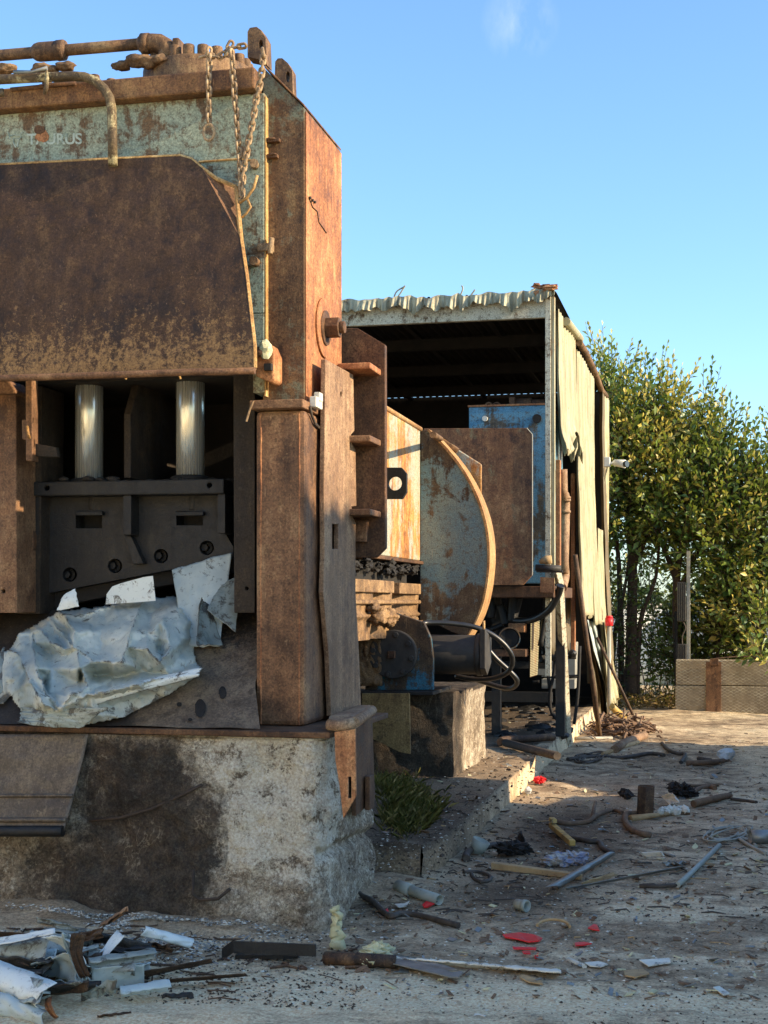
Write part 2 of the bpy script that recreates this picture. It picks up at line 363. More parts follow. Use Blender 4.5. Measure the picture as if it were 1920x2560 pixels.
def m_chrome():
    N = NT('chrome_rod')
    s = N.noise(3, 4, .6, N.map((60, 60, .15)))
    N.bump(s, .015, .002)
    return N.done(N.mix(N.ramp(s, [(.35, 0), (.65, 1)]), srgb(220, 222, 224), srgb(246, 248, 252)), N.ramp(s, [(.3, .2), (.7, .34)]), .72)
CHROME = m_chrome()
def m_sheet(name, a, b, dirtc=srgb(70, 66, 62), cov=.57):
    N = NT(name)
    c = N.mix(N.ramp(N.noise(2.2, 5, .6), [(.35, 0), (.62, 1)]), a, b)
    d1 = N.noise(9, 12, .8, None, .6)
    c = N.mix(N.ramp(N.noise(3.5, 10, .7), [(.5, 0), (.75, .5)]), c, srgb(150, 146, 132))
    c = N.mix(N.ramp(d1, [(cov, 0), (cov + .05, .9)]), c, dirtc)
    s = N.noise(5, 4, .7, N.map((1, 20, 9), (.4, .7, .2)))
    c = N.mix(N.ramp(s, [(.66, 0), (.71, .8)]), c, dirtc)
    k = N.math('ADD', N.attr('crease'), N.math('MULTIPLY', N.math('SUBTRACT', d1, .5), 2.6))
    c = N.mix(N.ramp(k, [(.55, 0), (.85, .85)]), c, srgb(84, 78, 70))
    c = N.mix(N.ramp(N.noise(30, 8, .75), [(.58, 0), (.64, .55)]), c, dirtc)
    N.bump(N.noise(30, 8, .7), .12, .006)
    return N.done(c, N.ramp(d1, [(.3, .3), (.7, .6)]), 0.0, .5)
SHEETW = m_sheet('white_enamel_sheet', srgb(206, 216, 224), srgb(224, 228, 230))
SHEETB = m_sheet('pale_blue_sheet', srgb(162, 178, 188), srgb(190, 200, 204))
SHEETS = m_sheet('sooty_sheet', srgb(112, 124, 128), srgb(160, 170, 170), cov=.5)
def m_cream(name, a, b):
    N = NT(name)
    sk = N.noise(2, 8, .68, N.map((5, 9, .45)))
    c = N.mix(N.ramp(sk, [(.42, 0), (.58, 1)]), a, b)
    c = N.mix(N.ramp(N.noise(2.4, 10, .75, N.map((9, 12, .5), (0, 0, 0), (3, 3, 1))), [(.48, 0), (.60, .7)]), c, srgb(124, 112, 88))
    c = N.mix(N.ramp(N.noise(3, 12, .75, N.map((3, 3, .8))), [(.57, 0), (.66, .85)]), c, srgb(168, 118, 74))
    c = N.mix(N.ramp(N.noise(12, 8, .75), [(.55, 0), (.64, .6)]), c, srgb(112, 104, 88))
    N.bump(N.noise(24, 8, .7), .12, .006)
    return N.done(c, .6, 0, .35)
CREAM = m_cream('cream_corrugated', srgb(150, 144, 118), srgb(182, 176, 148))
CREAMG = m_cream('grey_cream_corrugated', srgb(150, 146, 124), srgb(176, 170, 142))
CREAMD = m_cream('dark_cream_corrugated', srgb(84, 74, 60), srgb(104, 92, 74))  # darker cream for recessed and fallen sheets
FRINGE = m_cream('crumpled_roof_edge', srgb(186, 180, 156), srgb(150, 148, 132))
POSTW = rusty('flaking_white_post', [srgb(92, 70, 54), srgb(120, 94, 72), srgb(140, 112, 86), srgb(160, 132, 104)], paint=(srgb(206, 200, 184), srgb(190, 182, 164)), pcov=.44, pscale=5, bump=.3)
def m_conc():
    N = NT('old_concrete')
    big = N.noise(1.8, 8, .65); med = N.noise(12, 12, .75); fin = N.noise(70, 6, .75)
    c = N.ramp(N.math('ADD', N.math('MULTIPLY', big, .4), N.math('MULTIPLY', med, .6)), [(.42, srgb(112, 98, 84)), (.475, srgb(148, 132, 116)), (.525, srgb(168, 154, 138)), (.58, srgb(196, 184, 168))])
    pit = N.vor(34, 'F1', N.map((1, 1, 1.3)))
    c = N.mix(N.ramp(N.math('ADD', pit, N.math('MULTIPLY', med, .5)), [(.36, .75), (.46, 0)]), c, srgb(70, 58, 50))
    c = N.mix(N.ramp(N.noise(28, 8, .8), [(.54, 0), (.61, .7)]), c, srgb(224, 214, 200))
    wm = N.math('ABSOLUTE', N.math('SUBTRACT', N.noise(17, 4, .6, None, 1.2), .5))
    wf = N.math('MULTIPLY', N.ramp(wm, [(.0, 1), (.055, 0)]), N.ramp(N.math('ADD', N.noise(3.5, 6, .7), N.math('MULTIPLY', N.attr('lime'), .16)), [(.52, 0), (.66, .85)]))
    c = N.mix(wf, c, srgb(232, 226, 212))
    wd = N.math('ABSOLUTE', N.math('SUBTRACT', N.noise(9, 6, .7, N.map((1, 1, 1), (0, 0, 0), (3, 7, 2)), .8), .5))
    c = N.mix(N.ramp(wd, [(.0, .65), (.03, 0)]), c, srgb(84, 72, 62))
    w = N.ramp(N.math('ADD', med, N.math('MULTIPLY', N.attr('lime'), .22)), [(.60, 0), (.66, 1)])
    c = N.mix(N.math('MULTIPLY', w, .7), c, srgb(220, 212, 200))
    s = N.math('ADD', N.attr('soot_shade'), N.math('MULTIPLY', N.math('SUBTRACT', N.noise(7, 12, .78), .5), 1.5))
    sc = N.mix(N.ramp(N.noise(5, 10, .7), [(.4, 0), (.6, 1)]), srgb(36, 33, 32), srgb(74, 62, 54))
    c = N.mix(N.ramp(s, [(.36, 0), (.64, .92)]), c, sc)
    c = N.mix(N.math('MULTIPLY', N.ramp(N.math('ABSOLUTE', N.math('SUBTRACT', N.noise(3.4, 5, .6, N.map((1, 1, .7), (0, 0, 0), (2, 2, 8)), .6), .5)), [(.0, 1), (.012, 0)]), N.ramp(N.noise(5, 3, .6), [(.5, 0), (.62, .4)])), c, srgb(176, 164, 146))
    c = N.mix(.55, c, N.ramp(fin, [(.36, .1), (.5, .5), (.64, .92)]), 'OVERLAY')
    N.bump(N.math('ADD', med, N.math('MULTIPLY', fin, .5)), .95, .03)
    return N.done(c, .9, 0, .25)
CONC = m_conc()
def m_ground():
    N = NT('yard_dirt')
    st = N.map((.8, 2.2, 1), (0, 0, .2)); st2 = N.map((1.3, 5.5, 1), (0, 0, .26))
    big = N.noise(.55, 8, .65); med = N.noise(5, 12, .75); fin = N.noise(60, 6, .78); sk = N.noise(1.5, 10, .7, st); sk2 = N.noise(2.2, 8, .7, st2)
    f = N.math('ADD', N.math('MULTIPLY', big, .25), N.math('ADD', N.math('MULTIPLY', med, .35), N.math('MULTIPLY', sk, .4)))
    c = N.ramp(f, [(.42, srgb(98, 82, 68)), (.475, srgb(146, 126, 105)), (.525, srgb(174, 152, 128)), (.59, srgb(212, 192, 166))])
    d = N.math('ADD', N.attr('dust'), N.math('MULTIPLY', N.math('SUBTRACT', N.math('ADD', N.math('MULTIPLY', sk2, .6), N.math('MULTIPLY', med, .4)), .5), 2.4))
    c = N.mix(N.ramp(d, [(.4, 0), (.85, .8)]), c, srgb(228, 208, 178))
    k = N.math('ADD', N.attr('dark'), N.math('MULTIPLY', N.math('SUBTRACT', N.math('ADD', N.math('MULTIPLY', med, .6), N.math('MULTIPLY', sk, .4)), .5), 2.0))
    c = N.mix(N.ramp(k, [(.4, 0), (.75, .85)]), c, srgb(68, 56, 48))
    c = N.mix(N.ramp(N.noise(38, 7, .8), [(.57, 0), (.63, .38)]), c, srgb(196, 186, 170))
    c = N.mix(N.ramp(N.noise(22, 9, .8, N.map((1, 1, 1), (0, 0, 0), (5, 5, 5))), [(.56, 0), (.62, .38)]), c, srgb(60, 53, 46))
    c = N.mix(N.attr('far'), c, N.mix(N.ramp(med, [(.4, 0), (.6, 1)]), srgb(206, 186, 152), srgb(226, 206, 172)))
    c = N.mix(.6, c, N.ramp(fin, [(.36, .12), (.5, .5), (.64, .9)]), 'OVERLAY')
    N.bump(N.math('ADD', med, N.math('MULTIPLY', fin, .45)), .6, .025)
    return N.done(c, .95, 0, .2)
GROUND = m_ground()
def m_leaf(name, stops):
    N = NT(name)
    c = N.ramp(N.attr('tint'), stops)
    N.done(c, .42, 0, .5)
    t = N.t.nodes.new('ShaderNodeBsdfTranslucent'); N.lk(N.mix(.5, c, srgb(150, 160, 40)), t.inputs[0])
    mx = N.t.nodes.new('ShaderNodeMixShader'); mx.inputs[0].default_value = .3
    N.lk(N.b.outputs[0], mx.inputs[1]); N.lk(t.outputs[0], mx.inputs[2])
    N.lk(mx.outputs[0], N.t.nodes['Material Output'].inputs[0]); return N.m
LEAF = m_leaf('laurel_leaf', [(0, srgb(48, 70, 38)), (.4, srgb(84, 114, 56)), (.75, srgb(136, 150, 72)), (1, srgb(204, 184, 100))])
LEAFD = m_leaf('shaded_shrub_leaf', [(0, srgb(50, 68, 38)), (.6, srgb(78, 98, 50)), (1, srgb(118, 126, 62))])
GRASS = m_leaf('grass_blade', [(0, srgb(84, 88, 48)), (.5, srgb(124, 120, 66)), (.8, srgb(164, 146, 96)), (1, srgb(196, 174, 124))])
# ---------------------------------------------------------------- ground, one sheet to the horizon
def ground_h(x, y):
    near = smooth01(40, 24, y) * smooth01(-9, -6, x) * smooth01(9, 6, x)
    h = .030 * fbm((x, y, 3), .7, 4) + .020 * fbm((x, y, 9), 4.0, 4)
    # dirt banked against the plinth, the slab and the foot of the press
    b = max(0, 1 - abs(y - 7.15) / .5) * smooth01(-2.0, -2.3, x)
    h += .08 * b * (.6 + .8 * (fbm((x, y, 1), 2.5, 3)))
    h += .02 * smooth01(.55, 0, abs(x + 1.62)) * smooth01(8.2, 9.5, y) * smooth01(20, 15, y)
    h += .06 * smooth01(.6, 0, math.hypot(x + 1.95, y - 8.3))
    return h * near
def axis(lo, a, b, hi, step):
    out = list(np.arange(a, b + 1e-6, step)); d = step
    x = a; L = []
    while x > lo: d *= 1.5; x -= d; L.append(max(x, lo))
    x = b; d = step; Rr = []
    while x < hi: d *= 1.5; x += d; Rr.append(min(x, hi))
    return L[::-1] + out + Rr
xs = axis(-700, -5.2, 2.2, 700, .05); ys = axis(-300, 5.6, 25, 1500, .07)
g = MB()
for y in ys:
    for x in xs: g.v.append(Vector((x, y, ground_h(x, y))))
nx = len(xs)
for j in range(len(ys) - 1):
    for i in range(nx - 1):
        a = j * nx + i; g.f.append([a, a + 1, a + nx + 1, a + nx]); g.sm.append(True)
DUSTY = [(*onZ(px, py).xy, rx, ry, w) for px, py, rx, ry, w in ((1600, 2240, .35, .35, .5), (1680, 2290, .3, .3, .55), (1500, 2390, .5, .12, .4), (1300, 2480, .9, .14, .5), (900, 2500, .9, .16, .5), (1750, 2130, .4, .6, .35), (1800, 1990, .5, .8, .35), (1650, 1930, .6, .8, .25))]
def g_dust(p):
    x, y = p.x, p.y
    d = .55 * smooth01(6.9, 6.1, y) + .10
    d += .42 * math.exp(-((y - 8.0 - .25 * (x + .5)) / .28) ** 2) * smooth01(-1.0, -.4, x)
    d += .34 * math.exp(-((x - .05 - .03 * y) / .28) ** 2) * smooth01(7.5, 9, y) * smooth01(20, 14, y)
    d += .30 * smooth01(13, 19, y)
    for (qx, qy, rx, ry, w) in DUSTY: d += w * math.exp(-((x - qx) / rx) ** 2 - ((y - qy) / ry) ** 2)
    d += .25 * fbm((x, y, 0), .8, 3) + .08
    return d
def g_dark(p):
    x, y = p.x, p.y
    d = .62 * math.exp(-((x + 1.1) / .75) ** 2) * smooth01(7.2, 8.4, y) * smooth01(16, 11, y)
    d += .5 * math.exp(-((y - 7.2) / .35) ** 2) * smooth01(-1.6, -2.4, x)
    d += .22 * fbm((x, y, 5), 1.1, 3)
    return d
tag(g.build('ground', GROUND, None, attr={'dust': g_dust, 'dark': g_dark, 'far': lambda p: 1.0 - smooth01(3.0, 4.6, p.y) * smooth01(34, 27, p.y) * smooth01(12, 9, abs(p.x))}, loc=(0, 0, 0), fix=False), None, None, kind='structure')  # outer yard coloured pale to bounce warm light onto the front faces

# raised slab with kerb, along which the plant stands
SLZ = .21
def slab_fn(u, v):
    x = -7.5 + (u * 1.0) * (7.5 - 1.69)
    y = 8.62 + v * 14.2
    x += .035 * fbm((0, y, 2), 1.3, 2) * smooth01(.9, 1, u) * .6 - .06 * smooth01(.45, 0, y - 8.62) * u * u
    y += .06 * fbm((x, 0, 4), 1.5, 3) * (1 - v)
    z = SLZ + .012 * fbm((x, y, 1), 2.5, 4)
    z += .30 * smooth01(.75, 0, abs(x + 2.75)) * smooth01(11.6, 9.6, y)
    z += .02 * smooth01(.5, 0, abs(x + 1.9)) * fbm((x, y, 7), 3, 3)
    return Vector((x, y, z))
s = MB(); NU, NV = 110, 150
s.grid(lambda u, v: slab_fn(1 - (1 - u) ** 1.8, v ** 1.4), NU, NV)
k0 = len(s.v)
edge = [j * (NU + 1) + NU for j in range(NV + 1)]                      # kerb face
for e in edge:
    p = s.v[e]; s.v.append(Vector((p.x + .006 + .012 * fbm(p, 5, 2), p.y, p.z - .06))); s.v.append(Vector((p.x + .02 + .03 * fbm(p, 2, 2), p.y, -.05)))
for j in range(NV):
    a, b = edge[j], edge[j + 1]; c = k0 + 2 * j
    s.f.append([a, c, c + 2, b]); s.sm.append(True); s.f.append([c, c + 1, c + 3, c + 2]); s.sm.append(True)
k1 = len(s.v)
for i in range(NU + 1):
    p = s.v[i]; s.v.append(Vector((p.x, p.y - .03 - .04 * fbm(p, 3, 2), SLZ - .06)))
for i in range(NU):
    s.f.append([i + 1, i, k1 + i, k1 + i + 1]); s.sm.append(True)
k2 = len(s.v)
for i in range(NU + 1): s.v.append(Vector((s.v[k1 + i].x, s.v[k1 + i].y - .02, -.05)))
for i in range(NU):
    s.f.append([k1 + i + 1, k1 + i, k2 + i, k2 + i + 1]); s.sm.append(True)
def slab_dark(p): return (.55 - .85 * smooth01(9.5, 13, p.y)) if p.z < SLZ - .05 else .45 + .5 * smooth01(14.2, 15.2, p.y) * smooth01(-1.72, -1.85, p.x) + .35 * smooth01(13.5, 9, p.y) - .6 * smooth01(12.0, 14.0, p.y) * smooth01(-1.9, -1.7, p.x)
def slab_dust(p): return (.3 * smooth01(-1.86, -1.80, p.x) - .25) * smooth01(9.5, 12.5, p.y) - .1 + (.12 + .35 * smooth01(10, 13, p.y) if p.z < SLZ - .05 else -.1) + .45 * smooth01(11, 14, p.y) * smooth01(-1.95, -1.68, p.x)
tag(s.build('kerbed_slab', GROUND, None, attr={'dust': slab_dust, 'dark': slab_dark, 'far': lambda p: 0}, loc=(0, 0, 0)), None, None, kind='structure')

# ---------------------------------------------------------------- concrete plinth under the shear
PX0, PX1, PY0, PY1, PZ = -5.4, -1.99, 7.26, 8.32, .985
def rough3(p, a=1.0): return Vector((mn.fractal(p * 2.3 + Vector((7, 0, 0)), 1, 2, 5), mn.fractal(p * 2.3 + Vector((0, 9, 0)), 1, 2, 5), mn.fractal(p * 2.3 + Vector((0, 0, 5)), 1, 2, 4))) * a
def plinth_pt(t, w):
    # t runs along the front then round the corner to the right side, w from ground to top
    Lf, Ls = PX1 - PX0, PY1 - PY0; L = Lf + Ls; s_ = t * L; rc = .10
    z = w * (PZ + .12) - .12
    flare = .07 * (1 - smooth01(0, .4, z)) + .03 * (1 - smooth01(.3, .8, z))
    if s_ < Lf - rc: x, y, nx_, ny_ = PX0 + s_, PY0, 0, -1
    elif s_ < Lf + rc:
        a = (s_ - (Lf - rc)) / (2 * rc) * PI / 2; x = PX1 - rc + rc * math.sin(a); y = PY0 + rc - rc * math.cos(a); nx_, ny_ = math.sin(a), -math.cos(a)
    else: x, y, nx_, ny_ = PX1, PY0 + (s_ - Lf), 1, 0
    p = Vector((x, y, z)); n = Vector((nx_, ny_, 0))
    d = .045 * mn.fractal(p * 1.7, 1, 2, 3) + .022 * mn.fractal(p * 6, 1, 2, 5) + .010 * mn.fractal(p * 18, 1, 2, 4)
    # broken-out hollow high on the right
    d -= .05 * smooth01(.32, .0, math.hypot((x + 2.25) * 1.1, (z - .78) * 1.4)) * (1 if ny_ < -.5 else .4)
    d -= .05 * math.exp(-((z - .36 - .05 * fbm(p, 2, 2)) / .03) ** 2) * (nx_ > .5)
    return p + n * (flare * (1 - .9 * max(0, nx_)) + d)
pl = MB(); pl.grid(plinth_pt, 300, 84)
pl.grid(lambda u, v: Vector((PX0 + u * (PX1 - PX0), PY0 + v * (PY1 - PY0), PZ - .01)), 2, 2)
def p_soot(p):
    d = .02
    for cx, cz, rx, rz, w in ((-3.02, .62, .38, .38, 1.0), (-2.95, .30, .42, .5, .9), (-2.66, .50, .24, .38, .65), (-3.3, .2, .55, .4, .7), (-3.75, .85, .5, .3, .75), (-3.2, .9, .5, .12, .5)):
        q = ((p.x - cx) / rx) ** 2 + ((p.z - cz) / rz) ** 2; d = max(d, w * (1.35 - min(1.35, math.sqrt(q) * .9)))
    if p.x > -2.5: d -= .25
    return d * (1 if p.y < 7.6 else 0)
def p_lime(p): return .9 * smooth01(-2.75, -2.5, p.x) * smooth01(.15, .4, p.z) * (1 if p.y < 7.5 else .3)
PLI = one(pl, 'concrete_plinth', CONC, 'crumbling pale concrete plinth with a black oil stain under the shear', 'plinth', attr={'soot_shade': p_soot, 'lime': p_lime})

for pts in (((225, 2052), (300, 2045), (380, 2022), (450, 1990), (505, 1962)), ((484, 2175), (481, 2235), (500, 2250), (545, 2247), (575, 2222))):
    b = MB(); b.tube([onY(x, y, 7.225 - .10 * smooth01(2100, 2250, y)) for x, y in pts], .009, 7); b.build('embedded_wire', plain('old_wire', srgb(50, 42, 37), srgb(74, 60, 50), .8, 20, .3), PLI)
# ---------------------------------------------------------------- the scrap shear
SH = thing('scrap_shear', 'tall rusty hydraulic scrap shear with teal top and brown guard', 'shear', (-3.6, 8.4, 1.0))
YC, YL, YT = 7.67, 7.55, 7.62
XR, XLc = -2.218, -2.444
# base plate
b = MB(); b.box(-5.6, -1.95, 7.23, 8.6, .99, 1.022)
b.build('base_plate', R_DARK, SH, bevel=.006)
# upper right column: hollow frame leg with cut shoulder
b = MB()
b.prism([Vector((XLc - .012, YC, 2.75)), Vector((XR, YC, 2.75)), Vector((XR, YC, 4.44)), Vector((XLc - .012, YC, 4.68))], (0, .80, 0))
upc = b.build('upper_column', R_COLU, SH, bevel=.008)
b = MB(); b.prism([Vector((XR + .003, YC + .012, 2.72)), Vector((XR + .003, YC + .788, 2.72)), Vector((XR + .003, YC + .788, 4.42)), Vector((XR + .003, YC + .012, 4.42))], (.006, 0, 0))
b.build('side_plate', R_SIDE, SH)
# nut and washer plate on the side face
c = onX(*c2(1490, 480), XR + .01)
b = MB(); b.cyl(c + Vector((0, 0, 0)), c + Vector((.012, 0, 0)), .17, n=36); b.build('wear_ring', R_SIDE, SH)
b = MB(); b.cyl(c, c + Vector((.022, 0, 0)), .10, n=32); wsh = b.build('washer', R_DARK, SH)
b = MB(); b.cyl(c + Vector((.02, 0, 0)), c + Vector((.10, 0, 0)), .062, n=6); b.cyl(c + Vector((.1, 0, 0)), c + Vector((.13, 0, 0)), .035, n=18)
b.build('hex_nut', R_DARK, SH, bevel=.004)
# weld scar on side face
b = MB(); b.tube([onX(*c1(x, y), XR + .012) for x, y in ((1424, 835), (1440, 880), (1462, 900), (1470, 950), (1505, 1000))], .003, 5); b.build('crack', SOOT, SH)
for i, (x, y) in enumerate(((1424, 838), (1436, 850), (1446, 858))):
    b = MB(); p = onX(*c1(x, y), XR + .01); b.cyl(p, p + Vector((.012, 0, 0)), .008, n=8); b.build('weld_spot', SOOT, SH)
# lower column box
b = MB(); b.box(-2.462, -2.178, YL, 8.4, 1.022, 2.75)
b.build('lower_column', R_COL, SH, bevel=.028)
b = MB(); b.box(-2.475, -2.172, 7.49, 8.3, 2.752, 2.80); b.build('ledge_plate', R_COL, SH, bevel=.006)
# seams
for xa, xb in ((-2.434, -2.424), (-2.214, -2.205)):
    b = MB(); b.grid(lambda u, v: Vector((xa + (xb - xa) * u + .004 * mn.noise((v * 30, xa, 0)), YL - .004 * math.sin(u * PI) - .001, 1.03 + v * 1.7)), 3, 80); b.build('weld_seam', R_SIDE, SH)
# teal front plate
b = MB(); b.box(-5.3, XLc + .012, YT, YC + .3, 3.3, 4.52); b.box(XLc - .055, XLc + .012, YT, YC + .3, 2.86, 3.299)
tp = b.build('front_plate', R_TEAL, SH, bevel=.006)
b = MB(); p0 = onY(650, 300, YT); b.box(XLc + .013, XLc + .02, YT + .002, YC - .002, 2.84, 4.5); b.build('plate_edge', R_EDGE, SH)
b = MB(); b.tube([onY(x, y, YT - .004) for x, y in ((497, 405), (560, 400), (590, 398), (640, 402))], .006, 6); b.build('weld_seam', R_EDGE, SH)
# top beam
b = MB(); b.box(-5.3, XLc - .02, 7.54, 8.5, 4.52, 4.64); b.build('top_beam', R_TOP, SH, bevel=.012)
b = MB(); b.box(-5.2, XLc - .3, 7.75, 8.5, 4.641, 4.70); b.build('top_cap', R_TOP, SH, bevel=.02)
# shoulder cap strip, front edge of the column top
b = MB(); b.prism([Vector((XR + .004, YC - .01, 4.44)), Vector((XR + .004, YC - .01, 4.452)), Vector((XLc, YC - .01, 4.69)), Vector((XLc, YC - .01, 4.675))], (0, .81, 0)); b.build('shoulder_plate', R_TOP, SH, bevel=.004)
# lifting lugs
def lug(pts, hole, Y, t):
    b = MB(); fplate(b, pts, Y, t, [hole]); return b.build('lifting_lug', R_PIPE, SH, bevel=.012)
lug([c1(*p) for p in ((1140, 190), (1140, 72), (1150, 54), (1182, 49), (1205, 66), (1224, 100), (1229, 225), (1190, 200))], circ(*c1(1202, 132), 5, 16, 12), 7.72, .10)
lug([c1(*p) for p in ((1266, 270), (1268, 210), (1280, 195), (1300, 194), (1326, 216), (1346, 250), (1350, 360), (1300, 360))], circ(*c1(1326, 280), 5, 16, 14), 8.30, .08)
# cylinder head flange with bolts on the top
fc = onY(*c1(905, 165), 8.15)
b = MB(); b.cyl((fc.x, fc.y + .05, 4.62), (fc.x, fc.y + .05, 4.88), .335, n=48); b.cyl((fc.x, fc.y + .05, 4.62), (fc.x, fc.y + .05, 4.74), .37, n=48)
fl = b.build('cylinder_head', R_PIPE, SH, bevel=.01)
for i in range(22):
    a = 2 * PI * i / 22; p = Vector((fc.x + .29 * math.cos(a), fc.y + .05 + .29 * math.sin(a), 4.88))
    b = MB(); b.cyl(p, p + Vector((0, 0, .062)), .034, n=14); b.build('bolt', R_PIPE, fl, bevel=.006)
fc2 = onY(*c1(390, 215), 8.25)
b = MB(); b.cyl((fc2.x, fc2.y, 4.6), (fc2.x, fc2.y, 4.82), .30, n=40); b.cyl((fc2.x - .32, fc2.y - .1, 4.6), (fc2.x - .32, fc2.y - .1, 4.84), .12, n=20)
f2 = b.build('cylinder_head', R_DIRTY, SH, bevel=.02)
for i in range(14):
    a = 2 * PI * i / 14; p = Vector((fc2.x + .25 * math.cos(a), fc2.y + .25 * math.sin(a), 4.82))
    b = MB(); b.cyl(p, p + Vector((0, 0, .05)), .03, n=12); b.build('bolt', R_PIPE, f2, bevel=.006)
b = MB()
for i, (x, y, r) in enumerate(((190, 232, .05), (230, 240, .045), (300, 225, .05), (560, 222, .05), (640, 200, .07), (690, 205, .06), (730, 196, .06), (20, 235, .06))):
    b.lump(onY(*c1(x, y + 8), 7.9), r * .8, i, 3, .4, (1.5, 1, .7), 1.5)
b.build('dirt_crust', R_DIRTY, SH, smooth=True)['kind'] = 'stuff'
# hydraulic pipe across the top
YP = 7.95
P = lambda x, y, Y=YP: onY(*c1(x, y), Y)
b = MB(); b.tube([P(-330, 212), P(0, 182), P(165, 168), P(300, 158), P(480, 143), P(648, 129)], .0335, 18)
hp = b.build('hydraulic_pipe', R_PIPE, SH)
b = MB(); b.tube([P(150, 170), P(165, 168), P(182, 166), P(290, 158), P(298, 157), P(308, 156)], [.034, .05, .056, .056, .05, .035], 20)
b.tube([P(262, 160), P(266, 160), P(296, 157), P(300, 157)], [.055, .06, .06, .055], 20); b.build('coupling', R_PIPE, hp)
b = MB(); b.tube([P(640, 130), P(655, 129), P(700, 126), P(735, 128), P(765, 145), P(790, 172), P(805, 195)], [.04, .052, .055, .056, .055, .05, .046], 20)
b.tube([P(655, 129), P(690, 127)], .06, 20); b.build('elbow', R_PIPE, hp)
b = MB(); q = P(815, 172); b.box(q.x - .012, q.x + .03, q.y - .05, q.y + .06, q.z - .075, q.z + .075); b.build('pipe_flange', R_PIPE, hp, bevel=.01)
# handrail tube
YH = 7.47
H = lambda x, y: onY(*c1(x, y), YH)
pts = [H(-330, 314), H(0, 293), H(180, 284), H(330, 277), H(390, 281), H(440, 300), H(480, 335), H(505, 375), H(515, 430), H(518, 540), H(520, 690)]
b = MB(); b.tube(pts, .0265, 16); b.build('handrail', R_RAIL, SH)
# clamp lever lying on the rail
b = MB(); q0 = onY(*l1(180, 520), 7.43); q1 = onY(*l1(420, 515), 7.43); q2 = onY(*l1(610, 465), 7.43)
b.tube([q0, q1, q2], [.012, .008, .012], 8)
cl = b.build('clamp_lever', ALU, SH)
b = MB(); b.tube([onY(*l1(600, 500), 7.43), onY(*l1(612, 600), 7.43), onY(*l1(600, 720), 7.43), onY(*l1(580, 810), 7.44)], [.008, .012, .014, .01], 8); b.build('clamp_hook', R_RAIL, cl)
b = MB(); b.tube([onY(*l1(20, 740), 7.45), onY(*l1(30, 830), 7.45)], .013, 8); b.build('bracket_pin', R_RAIL, SH)
b = MB(); b.tube([onY(*l1(140, 745), 7.53), onY(*l1(600, 700), 7.53), onY(*l1(980, 665), 7.53)], .012, 8); b.build('rail_support', R_DARK, SH)
# logo: bull head and lettering
cu = bpy.data.curves.new('logo', 'FONT'); cu.body = 'TAURUS'; cu.size = 1.0; cu.extrude = .01; cu.offset = .02; cu.space_character = .95
to = bpy.data.objects.new('logo', cu); COL.objects.link(to)
bpy.context.view_layer.update()
dg = bpy.context.evaluated_depsgraph_get()
lm = bpy.data.meshes.new_from_object(to.evaluated_get(dg)); bpy.data.objects.remove(to)
co = np.array([v.co[:] for v in lm.vertices]); x0, x1, z0, z1 = co[:, 0].min(), co[:, 0].max(), co[:, 1].min(), co[:, 1].max()
A0, A1, A2 = onY(*l1(352, 1462), YT - .002), onY(*l1(1062, 1455), YT - .002), onY(*l1(352, 1318), YT - .002)
mb = MB()
for v in lm.vertices:
    u = (v.co.x - x0) / (x1 - x0); w = (v.co.y - z0) / (z1 - z0)
    mb.v.append(A0 + (A1 - A0) * u + (A2 - A0) * w + Vector((0, -v.co.z * .15, 0)))
for pg in lm.polygons: mb.f.append(list(pg.vertices)); mb.sm.append(False)
mb.build('lettering', LETTER, SH)
b = MB(); Bp = lambda *a: [onY(*l1(x, y), YT - .003) for x, y in a]
for path in (((95, 1290), (120, 1340), (160, 1350), (185, 1330), (215, 1345), (260, 1340), (290, 1300)), ((120, 1340), (130, 1385), (165, 1390), (180, 1450), (205, 1500), (228, 1490), (230, 1450), (245, 1390), (270, 1365), (262, 1340)),
             ((178, 1380), (170, 1400), (190, 1410)), ((225, 1400), (235, 1385)), ((195, 1470), (205, 1455), (220, 1465), (212, 1485), (195, 1470))):
    b.tube(Bp(*path), .0036, 5)
b.build('bull_emblem', LETTER, SH)
b = MB(); random.seed(3)
def blot(cx, cy, rx, ry, seed, n=18): return [(cx + rx * (1 + .35 * mn.noise((math.cos(t) * 2, math.sin(t) * 2, seed))) * math.cos(t), cy + ry * (1 + .35 * mn.noise((math.cos(t) * 2, math.sin(t) * 2, seed + 5))) * math.sin(t)) for t in [2 * PI * i / n for i in range(n)]]
fplate(b, [l1(*p) for p in blot(545, 1345, 88, 85, 1)], YT - .005, .004); b.build('paint_scar', R_SIDE, SH)
b = MB(); fplate(b, [l1(*p) for p in blot(510, 1265, 70, 60, 4)], YT - .007, .006); b.build('paint_scar', R_DARK, SH)

# brown guard hood in front of the opening
def GYp(py): return 7.50 - .22 * smooth01(395, 945, py) if py > 395 else 7.50
def GP(px, py, off=0): return onY(px, py, GYp(py) + off)
outl = [(-320, 423), (0, 413), (290, 398), (450, 390), (478, 398), (505, 420), (542, 447), (590, 467), (600, 560), (616, 685), (636, 864), (637, 923), (0, 942), (-320, 953)]
b = MB(); main = [(x, y) for x, y in outl if (x, y) not in ((542, 447), (590, 467), (600, 560))]
main = [(-320, 423), (0, 413), (290, 398), (450, 390), (478, 398), (505, 420), (603, 600), (616, 685), (636, 864), (637, 923), (0, 942), (-320, 953)]
b.prism([GP(*p) for p in main], (0, .028, 0))
zlo = onY(300, 935, 7.28).z; zhi = onY(300, 800, 7.33).z
gd = b.build('guard', R_GUARD, SH, attr={'ochre': lambda p: .64 - .33 * (p.z - zlo) / (zhi - zlo)}, bevel=.004)
b = MB(); q = [GP(505, 420), GP(542, 447, .02), GP(590, 467, .07), GP(598, 540, .05), GP(603, 600)]
